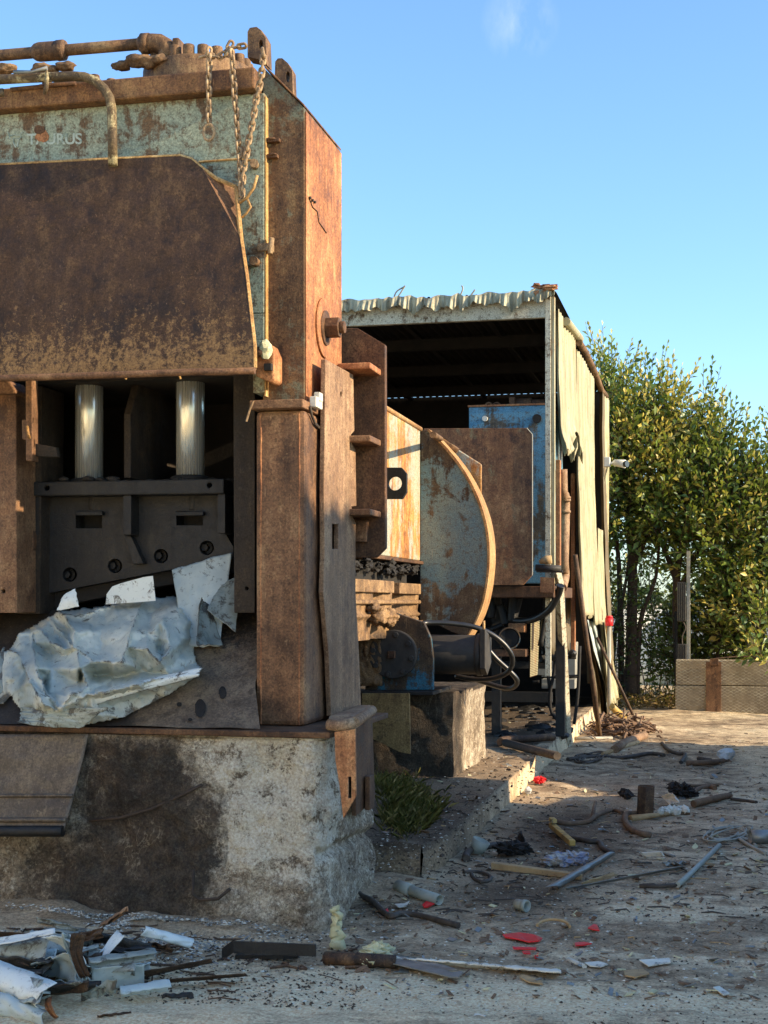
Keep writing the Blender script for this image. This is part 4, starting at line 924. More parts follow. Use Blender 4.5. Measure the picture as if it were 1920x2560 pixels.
b = MB(); fplate(b, [(1060, 1071), (1317, 1070), (1331, 1086), (1331, 1438), (1308, 1463), (1060, 1463)], 15.1, .02); b.build('cover_panel', R_COVER, HT, bevel=.004)
b = MB(); b.tube([onY(1317, 1070, 15.095), onY(1331, 1086, 15.095), onY(1331, 1438, 15.095)], .006, 6); b.build('panel_edge', POST, HT)
b = MB(); p0 = onY(1150, 1466, 15.2); p1 = onY(1385, 1494, 15.2); b.box(p0.x - .6, p1.x, 15.2, 17.2, p1.z, p0.z); b.build('tray', R_DARK, HT, bevel=.01)
b = MB(); fplate(b, [s6(*p) for p in ((640, 265), (790, 275), (790, 435), (640, 428))], 15.15, .02); b.build('tray_end', R_COVER, HT)
for x in (1240, 1400):
    p = onY(x, 1500, 16.0); b = MB(); b.box(p.x - .05, p.x + .05, 16, 16.1, SLZ, 1.75); b.build('tank_leg', R_BLACK, HT)
# motor
MO = thing('electric_motor', 'dark electric motor with bluish fan cover under the tank', 'motor', onY(1273, 1640, 15.5))
mc = onY(*s6(310, 915), 15.4)
b = MB(); b.cyl(mc, mc + Vector((-.12, .5, 0)), .105, n=28); b.build('motor_body', R_BLACK, MO, bevel=.008)
b = MB(); b.pipe(mc + Vector((.01, -.04, 0)), mc + Vector((-.02, .08, 0)), .118, .012, 28); b.build('fan_cover', R_BLUED, MO)
b = MB(); b.cyl(mc + Vector((0, -.01, 0)), mc + Vector((0, .01, 0)), .1, n=24); b.build('fan_grille', SOOT, MO)
b = MB(); b.box(mc.x - .02, mc.x + .16, mc.y + .06, mc.y + .3, mc.z + .06, mc.z + .16); b.build('terminal_box', R_COVER, MO, bevel=.01)
b = MB(); b.box(mc.x - .3, mc.x + .18, mc.y - .02, mc.y + .5, mc.z - .2, mc.z - .12); b.build('motor_foot', R_DARK, MO, bevel=.006)
# radiator
RA = thing('oil_cooler', 'upright finned oil cooler standing beside the motor', 'cooler', onY(1335, 1690, 15.6))
ra = [s6(540, 725), s6(632, 690), s6(605, 1310), s6(532, 1332)]
b = MB()
for i in range(34):
    v0, v1 = i / 34, (i + .6) / 34
    L0 = onY(*ra[0], 15.55).lerp(onY(*ra[3], 15.55), v0); L1 = onY(*ra[0], 15.55).lerp(onY(*ra[3], 15.55), v1)
    M0 = onY(*ra[1], 15.75).lerp(onY(*ra[2], 15.75), v0); M1 = onY(*ra[1], 15.75).lerp(onY(*ra[2], 15.75), v1)
    b.hexa([L1, M1, M1 + Vector((0, .06, 0)), L1 + Vector((0, .06, 0))], [L0, M0, M0 + Vector((0, .06, 0)), L0 + Vector((0, .06, 0))])
b.build('cooling_fins', CREAMG, RA)
b = MB(); b.hexa([onY(*ra[3], 15.6), onY(*ra[2], 15.8), onY(*ra[2], 16), onY(*ra[3], 15.8)], [onY(*ra[0], 15.6), onY(*ra[1], 15.8), onY(*ra[1], 16), onY(*ra[0], 15.8)]); b.build('cooler_core', R_DARK, RA)
# cabinets at the back
for (x0, y0, x1, y1, Y, lab) in ((655, 960, 1012, 1330, 18.6, 'grey steel cabinet behind the pumps, upper one with a dark joint'), (655, 1350, 1008, 1455, 18.4, 'low grey steel plinth box under the back cabinet')):
    a, c = onY(*s6(x0, y0), Y), onY(*s6(x1, y1), Y); b = MB(); b.box(a.x, c.x, Y, Y + .4, c.z, a.z); b.box(a.x - .1 if y0 < 1000 else a.x, (a.x + c.x) / 2 - .1, Y - .012, Y, c.z + .02, (a.z + c.z) / 2)
    one(b, 'steel_cabinet', GREYB, lab, 'cabinet', 'grey cabinets in the shelter', bevel=.01)
# pump framework
PF = thing('pump_frame', 'black pipe frame with valves in front of the grey cabinets', 'pipework', onY(1385, 1700, 16.5))
b = MB()
for pts in (((660, 1000), (700, 1140), (740, 1450)), ((790, 980), (700, 1090)), ((800, 960), (790, 1250), (745, 1500), (760, 1700), (860, 1820)), ((640, 1130), (1020, 1120)), ((1060, 1000), (1040, 1500), (1000, 1830)), ((780, 1330), (1040, 1320)), ((560, 1380), (630, 1375))):
    b.tube(spline([onY(*s6(x, y), 16.9) for x, y in pts], 4), .02, 8)
b.build('black_pipe', SOOT, PF)
b = MB()
for i, (x, y, r) in enumerate(((680, 1135, .06), (780, 1110, .05), (830, 1100, .05), (980, 1080, .05), (740, 870, .08), (900, 1330, .05))): b.lump(onY(*s6(x, y), 16.85), r, i, 2, .3)
b.build('valve_body', R_BLACK, PF)['kind'] = 'stuff'
b = MB()
for pts, r in ((((360, 430), (350, 600), (340, 740)), .06), (((210, 560), (250, 680), (270, 770)), .05), (((420, 470), (380, 640), (360, 740)), .04), (((110, 430), (125, 600), (120, 700)), .05), (((0, 830), (100, 830), (250, 770)), .03), (((700, 450), (690, 700), (640, 1000)), .03)):
    b.tube(spline([onY(*s6(x, y), 15.6) for x, y in pts], 4), r, 8)
b.build('brown_pipe', R_BLACK, PF)
b = MB(); b.box(-6, -1.9, 17.2, 17.3, .5, .62); b.box(-6, -1.9, 17.25, 17.35, .9, .98); b.build('skid_rail', R_BLACK, PF)
b = MB(); random.seed(21)
for i in range(60):
    p = onZ(*s6(random.uniform(100, 900), random.uniform(1640, 1980)), SLZ); b.lump(p, random.uniform(.02, .09), i, 1, .6, (1.5, 1, .7))
tag(b.build('shelter_floor_rubble', R_BLACK, None), 'dark rubble and lumps littering the shelter floor', 'rubble', kind='stuff')
# small fan hand tool
# ---------------------------------------------------------------- corrugated shelter
YF, YB, XW, ZR = 15.5, 22.8, -1.69, 4.98
SE = thing('corrugated_shelter', 'open fronted shelter of cream corrugated sheets with crumpled roof edge', 'shelter', (-4, 19, 0))
def roof(u, v):
    x = -7.2 + u * 5.55; y = YF - .08 + v * (YB + .05 - YF)
    return Vector((x, y, ZR + .03 + .022 * math.cos(2 * PI * x / .105)))
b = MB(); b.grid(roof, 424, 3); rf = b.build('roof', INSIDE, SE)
# crumpled front lip, sheets bent down
def tri(t): return abs(2 * (t - math.floor(t)) - 1) * 2 - 1
def fringe(u, v):
    x = -7.2 + u * 5.53; w = mn.noise((x * 2.1, 0, 0)); ph = x / .17 + 3.2 * w
    dz = .12 + .10 * mn.noise((x * 4.5, 3, 0)) + .09 * abs(mn.noise((x * 11, 3, 0)))
    lift = .06 * mn.noise((x * 2.2, 9, 0)) + .02 * mn.noise((x * 9, 9, 0))
    y = YF - .085 - .03 * v + (.030 + .022 * w) * tri(ph) * (.5 + .6 * v) + .09 * v * mn.noise((x * 5.5, 1, 0)) + .02 * tri(x / .047 + 3 * w) * v
    z = ZR + .055 + .012 * tri(ph * 1.0) + lift + .03 * smooth01(-2.3, -1.7, x) - v * dz * (1 + .5 * mn.noise((x * 7, 6, 0)))
    return Vector((x, y, z))
b = MB(); b.grid(fringe, 620, 5, False); b.build('roof_lip', FRINGE, rf, solid=.003)
b = MB(); q = Vector((XW - .02, YF - .05, ZR + .04))
for i in range(9): b.lump(q + Vector((random.uniform(-.16, .08), random.uniform(-.05, .05), random.uniform(-.03, .08))), random.uniform(.03, .06), i, 2, .9, (1.5, 1, .6), 2.5)
b.build('rusted_corner', R_SIDE, rf)
b = MB()
for pts in (((985, 742), (992, 728), (1008, 718), (1012, 716)), ((993, 744), (1000, 735), (1008, 722), (1013, 714)), ((1150, 740), (1157, 722), (1154, 714)), ((1176, 740), (1185, 728), (1187, 724))):
    b = MB(); b.tube(spline([onY(x, y, YF) for x, y in pts], 4), .009, 5); b.build('loose_wire', CREAMG, rf)
b = MB(); b.box(-7.2, XW - .04, YF - .02, YF + .05, ZR - .22, ZR + .0); b.build('front_beam', POSTW, SE, bevel=.006)
b = MB(); b.box(XW - .09, XW - .03, YF - .03, YF + .03, .9, ZR + .02); b.build('corner_post', POSTW, SE, bevel=.004)
b = MB(); b.box(XW - .027, XW + .01, YF - .02, YF + .06, 1.9, ZR); b.build('corner_flashing', CREAM, SE, bevel=.004)
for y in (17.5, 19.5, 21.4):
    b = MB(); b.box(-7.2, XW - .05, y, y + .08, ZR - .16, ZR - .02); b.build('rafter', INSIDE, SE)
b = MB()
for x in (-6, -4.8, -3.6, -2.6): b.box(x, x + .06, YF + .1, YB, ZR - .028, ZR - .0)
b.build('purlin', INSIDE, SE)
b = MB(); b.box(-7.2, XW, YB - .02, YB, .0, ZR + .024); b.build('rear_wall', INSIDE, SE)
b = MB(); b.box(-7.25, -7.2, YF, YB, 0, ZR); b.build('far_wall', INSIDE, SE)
# side sheets (each a corrugated panel, boundaries at their own depth)
def yX(px): return onX(px, 900, XW).y
def zX(px, py, X=XW): return onX(px, py, X).z
def panel(name, Y0, Y1, ztop, zbot, xtop, xbot, mat, nv=40, ragged=0, curl=0, seed=0, pitch=.24, amp=.028):
    def f(u, v):
        y = Y0 + u * (Y1 - Y0)
        zb = zbot(u) if callable(zbot) else zbot; zt = ztop(u) if callable(ztop) else ztop
        z = zt + (zb - zt) * v
        x = xtop + (xbot - xtop) * v * v + amp * max(-.75, min(.75, 1.4 * math.cos(2 * PI * y / pitch))) + .02 * mn.noise((y * 1.2, z * .6, seed)) + .008 * mn.noise((y * 5, z * 2.5, seed + 4)); x += curl * max(0, v - .8) ** 2 * 25 * (.5 + mn.noise((y * 4, seed, 0)))
        z += ragged * mn.noise((y * 7, seed, 3)) * v ** 6
        return Vector((x, y, z))
    b = MB(); b.grid(f, max(10, int((Y1 - Y0) / .02)), nv); return b.build(name, mat, SE, solid=.004)
zt = ZR - .02
panel('side_sheet', yX(1392), yX(1437), lambda u: zt - .05 + .08 * u, lambda u: zX(1393 + 44 * u, 1128 - 10 * u) if u < .6 else zX(1420, 1110), XW + .0, XW + .04, CREAM, 40, .35, .10, 1)
panel('side_sheet', yX(1436), yX(1460), zt - .15, zX(1455, 1540), XW + .03, XW + .12, CREAM, 50, .05, 0, 2)
panel('side_sheet', yX(1460), yX(1479), zt - .12, zX(1470, 1560), XW + .01, XW + .14, CREAMG, 50, .05, 0, 3)
panel('side_sheet', yX(1480), yX(1494), zt - .3, .55, XW - .10, XW - .05, CREAMD, 20, 0, 0, 4)  # dark recessed panel painted in for the shaded gap between sheets
panel('side_sheet', yX(1494), yX(1501), zt - .1, .8, XW + .05, XW + .17, CREAMD, 40, .1, 0, 5, .16, .03)
panel('side_sheet', yX(1501), 22.75, zt - .1, .05, XW + .05, XW + .06, CREAM, 30, .05, 0, 6)
panel('side_sheet', 20.6, 22.2, zX(1500, 1330), .25, XW + .06, XW + .22, CREAM, 30, .1, .05, 7)
panel('inner_sheet', yX(1408), yX(1462), 3.2, 1.1, XW - .16, XW - .14, CREAMD, 20, .1, 0, 8)
# edge flashing on the roof side
b = MB(); 
b.tube([onX(s4(*p)[0], s4(*p)[1], XW + .04) for p in ((215, 285), (350, 455))], .05, 8); b.build('edge_flashing', CREAMG, SE)
b = MB(); b.tube([onX(s4(*p)[0], s4(*p)[1], XW + .05) for p in ((340, 490), (410, 600), (490, 770), (560, 960), (600, 1010))], .045, 8); b.build('edge_flashing', R_PIPE, SE)
# battens and drain pipe behind the torn sheet
for x, Y, mat in ((1397, 15.7, R_SIDE), (1434, 17.4, R_SIDE)):
    b = MB(); p = onX(x, 1200, XW - .03); b.box(XW - .06, XW - .01, p.y - .06, p.y + .06, .7 if x < 1400 else 1.0, 3.3); b.build('batten', mat, SE, bevel=.004)
b = MB(); DP = lambda x, y: onX(*s4(x, y), XW + .0)
b.tube(spline([DP(180, 1720), DP(185, 1950), DP(205, 1990), DP(205, 2212), onX(1410, 1400, XW), onX(1412, 1440, XW), onX(1405, 1470, XW)], 4), .055, 12); dp = b.build('drain_pipe', R_STRIP, SE)
b = MB(); 
for y in (1985, 2010, 2120):
    b = MB(); b.tube([DP(203, y), DP(203, y + 22)], .068, 12); b.build('pipe_collar', R_STRIP, dp)
# fallen lower sheets leaning out to the ground
def fallen(name, pts, X0, X1, mat, label_nv=10, amp=.02):
    def f(u, v):
        L = pts[0]; Rr = pts[1]
        a = interp(L, v); c = interp(Rr, v); px, py = a[0] + (c[0] - a[0]) * u, a[1] + (c[1] - a[1]) * u
        return onX(px, py, X0 + (X1 - X0) * v + amp * math.cos(u * 9) + .015 * fbm((u * 2, v * 4, X0), 2, 3))
    b = MB(); b.grid(f, 14, 30); return b.build(name, mat, SE, solid=.005)
def interp(P, t):
    t *= len(P) - 1; i = min(int(t), len(P) - 2); q = t - i
    return (P[i][0] + (P[i + 1][0] - P[i][0]) * q, P[i][1] + (P[i + 1][1] - P[i][1]) * q)
fallen('fallen_sheet', ([s6(1140, 720), s6(1210, 1050), s6(1330, 1400), s6(1360, 1790)], [s6(1232, 750), s6(1300, 1000), s6(1385, 1440), s6(1392, 1790)]), XW + .05, XW + .12, SHEETB)
fallen('fallen_sheet', ([s6(1115, 720), s6(1170, 1100), s6(1240, 1500), s6(1275, 1820)], [s6(1150, 730), s6(1220, 1080), s6(1350, 1540), s6(1358, 1810)]), XW + .0, XW + .06, CREAMD)
fallen('fallen_sheet', ([s6(1322, 740), s6(1345, 1000), s6(1395, 1400), s6(1420, 1640)], [s6(1345, 740), s6(1385, 1000), s6(1470, 1420), s6(1465, 1640)]), XW + .16, XW + .2, CREAM)
fallen('fallen_sheet', ([s6(1195, 380), s6(1215, 500), s6(1250, 650), s6(1262, 730)], [s6(1225, 380), s6(1262, 500), s6(1310, 620), s6(1312, 720)]), XW + .08, XW + .12, CREAMD)
# bent white prop at the corner, leaning poles
def pole(path, r, name, mat, label, cat, group=None, sides=10): 
    b = MB(); b.tube(path, r, sides); return one(b, name, mat, label, cat, group)
b = MB(); pp = [onY(*s6(x, y), Y) for x, y, Y in ((800, 150, 15.5), (815, 215, 15.5), (845, 330, 15.6), (850, 480, 15.7), (890, 1200, 16.2), (935, 2120, 16.9))]
b.tube(pp, .048, 4); one(b, 'prop_post', POSTW, 'bent flaking white prop post standing on the kerb corner', 'post')
gz = lambda x, y, z=.0: onZ(*s6(x, y), z)
def lean(a, Xa, bx, r, mat, label):
    t = onX(*s6(*a), Xa); g_ = onZ(*bx, .02); b = MB(); b.tube([t, g_], r, 8); return one(b, 'leaning_pole', mat, label, 'pole', 'poles leaning on the shelter')
lean((1010, 30), XW + .05, s6(1275, 1965), .030, R_BAR, 'thick dark rusty pole leaning from torn sheets to ground')
lean((1245, 910), XW + .2, s6(1700, 1890), .020, R_BAR, 'thin dark pole propped outward at a slant on dirt yard')
lean((1345, 760), XW + .2, s6(1425, 1690), .022, R_EDGE, 'slim sunlit tan pole against the last shelter sheets')
b = MB(); b.tube([onZ(*s6(1400, 1640), .25), onZ(*s6(1460, 1700), .15), onZ(*s6(1535, 1765), .05)], [.045, .05, .04], 10); one(b, 'yellow_pipe', YEL, 'short yellow pipe lying in sun at the shelter corner', 'pipe')
p = onX(*s6(1372, 738), XW + .25); b = MB(); b.cyl(p + Vector((0, 0, -.06)), p + Vector((0, 0, .05)), .055, n=16); b.cyl(p + Vector((0, 0, .05)), p + Vector((0, 0, .08)), .045, n=16)
rl = thing('red_capped_post', 'thin grey post with a red cap behind the shelter', 'post', (p.x, p.y, 0)); b.build('red_cap', RED, rl)
b = MB(); b.cyl((p.x, p.y, 0), (p.x, p.y, p.z - .06), .03, n=10); b.build('thin_post', POST, rl)
b = MB(); b.tube([onZ(*s6(570, 175), 1.62), onZ(*s6(860, 178), 1.62)], .03, 8)
# handles sticking out at the corner
b = MB(); b.tube([onY(*s6(590, 165), 15.2), onY(*s6(860, 178), 15.2)], .035, 8); b.tube([onY(*s6(600, 200), 15.2), onY(*s6(880, 206), 15.2)], .018, 6); one(b, 'steel_bar', GREASE, 'black steel bars stuck across the corner post', 'bar')
b = MB(); b.tube([onY(*s6(630, 108), 15.2), onY(*s6(700, 85), 15.2), onY(*s6(760, 80), 15.2)], [.02, .05, .045], 10); one(b, 'wooden_stick', WOODL, 'pale wooden handle poking out beside the blue tank', 'handle')

# ---------------------------------------------------------------- security camera on the wall end
SCM = thing('security_camera', 'white security camera on a bracket at the shelter end', 'camera', onX(1512, 1160, XW + .08))
a = onX(1511, 1170, XW + .08); Yc = a.y
b = MB(); p0 = onY(1510, 1168, Yc); p1 = onY(1526, 1143, Yc); b.box(p0.x, p1.x, Yc - .08, Yc + .05, p0.z, p1.z); b.build('junction_box', CAMW, SCM, bevel=.012)
b = MB(); b.cyl(onY(1524, 1158, Yc), onY(1536, 1159, Yc), .02, n=10); b.build('arm', CAMW, SCM)
b = MB(); b.tube([onY(1532, 1160, Yc), onY(1537, 1157, Yc), onY(1562, 1160, Yc - .1)], [.03, .05, .062], 14); b.build('camera_body', CAMW, SCM)
b = MB(); q = onY(1563, 1160, Yc - .105); b.cyl(q, q + Vector((.03, -.02, 0)), .05, n=16); b.build('lens', GLASSB, SCM)
b = MB(); b.tube([onY(1518, 1168, Yc), onY(1512, 1200, Yc), onY(1508, 1230, Yc)], .012, 6); b.build('cable', CREAMG, SCM)
# ---------------------------------------------------------------- trees, barrier and the far side of the yard
def leaf_mesh(name, mat, parent, pos, dirs, size, tint, width=.46, droop=.12):
    n = len(pos); pos = np.asarray(pos, float); d = np.asarray(dirs, float); d /= np.linalg.norm(d, axis=1)[:, None] + 1e-9
    up = np.tile(np.array([.35, -.15, .75]), (n, 1)) + rng.normal(0, .75, (n, 3))
    sd = np.cross(d, up); sd /= np.linalg.norm(sd, axis=1)[:, None] + 1e-9
    nn = np.cross(sd, d)
    s = np.asarray(size, float)[:, None]
    a = pos; m = pos + d * s * .5; t = pos + d * s - np.array([0, 0, 1]) * s * droop
    l = m + sd * s * width * .5 + nn * s * width * .2; r = m - sd * s * width * .5 + nn * s * width * .2
    V = np.stack([a, l, t, r], 1).reshape(-1, 3)
    org = np.array(ORG[parent]) if parent is not None else np.zeros(3)
    V = V - org
    idx = np.arange(n) * 4
    F = np.concatenate([np.stack([idx, idx + 2, idx + 1], 1), np.stack([idx, idx + 3, idx + 2], 1)])
    me = bpy.data.meshes.new(name)
    me.vertices.add(len(V)); me.vertices.foreach_set('co', V.ravel())
    me.loops.add(F.size); me.loops.foreach_set('vertex_index', F.ravel().astype(np.int32))
    me.polygons.add(len(F)); me.polygons.foreach_set('loop_start', (np.arange(len(F)) * 3).astype(np.int32)); me.polygons.foreach_set('loop_total', np.full(len(F), 3, np.int32))
    me.update(); me.validate()
    at = me.attributes.new('tint', 'FLOAT', 'POINT'); at.data.foreach_set('value', np.repeat(np.clip(tint, 0, 1), 4).astype(np.float32))
    me.materials.append(mat)
    o = bpy.data.objects.new(name, me); COL.objects.link(o); ORG[o] = Vector(org)
    if parent is not None: o.parent = parent
    return o
def shoots(n, c, rad, seed, up=.9, out=.7, ln=(.35, .8), leaf=(.14, .21), step=.075, shell=.55, gaps=.05, twig=None, floor=None):
    rg = np.random.default_rng(seed); P, D, S, T = [], [], [], []
    c = np.array(c); rad = np.array(rad); k = 0
    while k < n * .78:
        v = rg.normal(size=3); v /= np.linalg.norm(v); q = (shell + (1 - shell) * rg.random()) if rg.random() < .75 else rg.random()
        rel = v * q; p = c + rel * rad
        if mn.noise(Vector(p * 1.3) + Vector((seed, 0, 0))) < -gaps: 
            if rg.random() < .75: continue
        if floor is not None and p[2] < floor: continue
        k += 1
        d = v * out + np.array([0, 0, up]) + rg.normal(0, .35, 3); d /= np.linalg.norm(d)
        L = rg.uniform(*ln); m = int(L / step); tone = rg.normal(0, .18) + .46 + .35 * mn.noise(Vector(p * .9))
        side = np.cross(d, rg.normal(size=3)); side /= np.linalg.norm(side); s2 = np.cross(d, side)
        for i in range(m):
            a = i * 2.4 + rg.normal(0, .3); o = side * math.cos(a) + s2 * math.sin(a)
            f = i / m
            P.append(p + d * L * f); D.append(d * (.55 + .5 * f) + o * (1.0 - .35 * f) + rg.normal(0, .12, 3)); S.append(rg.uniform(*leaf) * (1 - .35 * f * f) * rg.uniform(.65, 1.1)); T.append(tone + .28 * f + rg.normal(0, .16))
        P.append(p + d * L); D.append(d); S.append(leaf[0] * .8); T.append(tone + .35)
        if twig is not None: twig.tube([Vector(p), Vector(p + d * L)], .006, 3, False, .003)
    return P, D, S, T
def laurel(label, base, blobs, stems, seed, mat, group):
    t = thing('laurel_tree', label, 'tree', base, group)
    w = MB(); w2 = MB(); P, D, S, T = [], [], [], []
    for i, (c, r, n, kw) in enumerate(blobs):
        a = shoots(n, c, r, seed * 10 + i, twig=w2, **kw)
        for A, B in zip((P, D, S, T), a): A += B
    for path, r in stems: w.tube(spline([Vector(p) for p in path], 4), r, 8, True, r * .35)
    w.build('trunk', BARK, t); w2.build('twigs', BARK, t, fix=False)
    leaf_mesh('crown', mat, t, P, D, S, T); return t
TY = 24.2
tp_ = lambda px, py, Y=TY: onY(px, py, Y)
def gp(px, Y): p = onY(px, 1600, Y); return Vector((p.x, Y, 0))
up_ = dict(up=1.4, out=.45, ln=(.55, 1.1), shell=.7)
b1 = gp(1576, TY)
laurel('tall laurel tree with forked dark trunk next to the shelter end', b1,
       [(tp_(1560, 1225), (1.05, 1.0, 1.25), 620, {}), (tp_(1540, 1085), (.55, .7, .7), 130, up_), (tp_(1525, 1000), (.28, .4, .45), 40, up_), (tp_(1640, 1165), (.9, .9, .95), 380, {}), (tp_(1620, 1060), (.5, .6, .4), 60, up_)],
       [([b1, b1 + Vector((.02, 0, 1.2)), tp_(1580, 1380), tp_(1560, 1200), tp_(1530, 1000)], .11), ([tp_(1580, 1420), tp_(1620, 1330), tp_(1670, 1240), tp_(1690, 1150)], .07),
        ([b1 + Vector((-.15, .1, 0)), tp_(1550, 1500), tp_(1540, 1350), tp_(1500, 1250)], .06), ([b1 + Vector((-.3, .1, 0)), tp_(1535, 1600), tp_(1560, 1480), tp_(1572, 1400)], .05), ([b1 + Vector((.1, .1, 0)), tp_(1600, 1560), tp_(1640, 1440), tp_(1650, 1300)], .05)], 1, LEAF, 'laurel trees behind the yard')
b2 = gp(1700, TY + .5)
laurel('broad sunlit laurel tree over the lamp post', b2,
       [(tp_(1730, 1285), (1.05, .9, 1.0), 560, {}), (tp_(1790, 1355), (.75, .9, .7), 300, {}), (tp_(1740, 1155), (.6, .6, .5), 110, up_), (tp_(1790, 1235), (.55, .5, .5), 90, up_), (tp_(1670, 1305), (.6, .7, .5), 160, {}), (tp_(1665, 1085), (.22, .3, .4), 26, up_), (tp_(1765, 1105), (.3, .3, .4), 34, up_), (tp_(1820, 1185), (.25, .3, .35), 26, up_)],
       [([b2, tp_(1690, 1500), tp_(1705, 1350), tp_(1730, 1200)], .08), ([tp_(1690, 1450), tp_(1650, 1350), tp_(1600, 1280)], .05), ([tp_(1695, 1480), tp_(1760, 1340), tp_(1790, 1230)], .05)], 2, LEAF, 'laurel trees behind the yard')
b3 = gp(1900, TY + .6)
laurel('laurel tree at the right edge with darker lower branches', b3,
       [(tp_(1930, 1410), (.95, .9, 1.2), 560, {}), (tp_(1850, 1300), (.3, .4, .5), 50, up_), (tp_(1905, 1260), (.4, .4, .5), 70, up_), (tp_(1905, 1560), (.7, .6, .7), 260, {}), (tp_(1960, 1230), (.4, .4, .6), 70, up_)],
       [([b3, tp_(1895, 1500), tp_(1910, 1300), tp_(1930, 1150)], .08)], 3, LEAF, 'laurel trees behind the yard')
b4 = gp(1800, TY + .2)
laurel('dark bushy laurel shrub directly behind the mesh barrier', b4,
       [(tp_(1800, 1595, TY + .4), (.95, .5, 1.05), 640, dict(ln=(.25, .5))), (tp_(1880, 1575, TY + .3), (.8, .5, 1.0), 420, dict(ln=(.25, .5))), (tp_(1700, 1655, TY + .5), (.5, .4, .7), 130, dict(ln=(.25, .5)))],
       [([b4, tp_(1795, 1600), tp_(1810, 1450)], .05)], 4, LEAFD, 'laurel trees behind the yard')
b5 = gp(1940, 22.4)
laurel('small sunlit laurel sprig bush growing past the barrier end', b5, [(onY(1925, 1590, 22.3), (.26, .3, .6), 60, dict(ln=(.2, .45)))], [([b5, onY(1930, 1650, 22.3), onY(1925, 1560, 22.3)], .03)], 5, LEAF, 'laurel trees behind the yard')
b6 = gp(1470, TY + .8)
laurel('laurel tree mostly hidden behind the corrugated shelter', b6, [(tp_(1470, 1255, TY + .8), (.7, .7, 1.0), 160, {}), (tp_(1520, 1495, TY + 1), (.3, .5, .5), 60, dict(ln=(.25, .5)))], [([b6, tp_(1472, 1400, TY + .8), tp_(1470, 1200, TY + .8)], .07)], 6, LEAF, 'laurel trees behind the yard')
# thin saplings among the trunks
random.seed(31)
for k, (px, lab) in enumerate(((1515, 'thin sapling nearest the shelter wall'), (1545, 'thin sapling left of the forked trunk'), (1612, 'thin sapling just right of the forked trunk'), (1640, 'thin sapling in the open gap between trunks'), (1668, 'thin sapling close beside the black lamp boxes'))):
    Y = TY + random.uniform(-.2, 1.2); bs = gp(px, Y); t = thing('sapling', lab, 'sapling', bs, 'saplings between the laurels'); w = MB(); P, D, S, T = [], [], [], []
    for j in range(7):
        q = bs + Vector((random.uniform(-.2, .2), random.uniform(-.1, .1), 0)); tip = q + Vector((random.uniform(-.45, .45), random.uniform(-.2, .2), random.uniform(1.6, 2.9)))
        mid = q.lerp(tip, .5) + Vector((random.uniform(-.12, .12), 0, 0)); w.tube(spline([q, mid, tip], 5), .010, 5, True, .004) if j < 4 else None
        for i in range(85):
            f = random.uniform(.2, 1.05); p = q.lerp(tip, f) + Vector((random.gauss(0, .16), random.gauss(0, .12), random.gauss(0, .1)))
            P.append(p); D.append((random.gauss(0, 1), random.gauss(0, 1), random.gauss(.3, .6))); S.append(random.uniform(.06, .11)); T.append(random.gauss(.3, .2))
        for i in range(5):
            f = random.uniform(.3, .9); p = q.lerp(tip, f); w.tube([p, p + Vector((random.gauss(0, .25), random.gauss(0, .15), random.uniform(.1, .4)))], .005, 3, False)
    w.build('trunk', BARK, t, fix=False); leaf_mesh('leaves', LEAFD, t, P, D, S, T)
# dead leaves and low growth under the trees
P, D, S, T = [], [], [], []
for i in range(2600):
    px = random.uniform(1500, 1700); Y = random.uniform(23.1, 25.5); p = gp(px, Y); p.z = abs(random.gauss(0, .09)) + .02
    P.append(p); D.append((random.gauss(0, 1), random.gauss(0, 1), random.gauss(.2, .5))); S.append(random.uniform(.05, .1)); T.append(random.gauss(.6, .3))
LITTER = m_leaf('dead_leaf', [(0, srgb(58, 46, 34)), (.5, srgb(96, 76, 52)), (1, srgb(150, 126, 86))])
tag(leaf_mesh('leaf_litter', LITTER, None, P, D, S, T), 'dry brown leaf litter lying under the laurel trunks', 'leaf litter', kind='stuff')
# pale sheeting and far hedge beyond the trees
WSH = plain('pale_sheeting', srgb(226, 226, 222), srgb(206, 208, 206), .6, 1.2, .1)
b = MB(); b.grid(lambda u, v: Vector((-9 + 18 * u, 30 + .15 * math.sin(u * 60), 1.55 * v)), 120, 4); one(b, 'polytunnel_wall', WSH, 'pale plastic sheeting wall of a polytunnel beyond the trees', 'polytunnel', solid=.02)
P, D, S, T = [], [], [], []
for i in range(9000):
    x = random.uniform(-30, 40); Y = random.uniform(44, 47); h = 2.4 + .7 * mn.noise((x * .3, 0, 0)); P.append((x, Y, random.random() * h)); D.append((random.gauss(0, 1), random.gauss(0, 1), random.gauss(.3, .6))); S.append(random.uniform(.3, .6)); T.append(random.gauss(.3, .2))
tag(leaf_mesh('distant_hedge_foliage', LEAFD, None, P, D, S, T), 'far dark hedge line glimpsed between the trunks', 'hedge', kind='stuff')

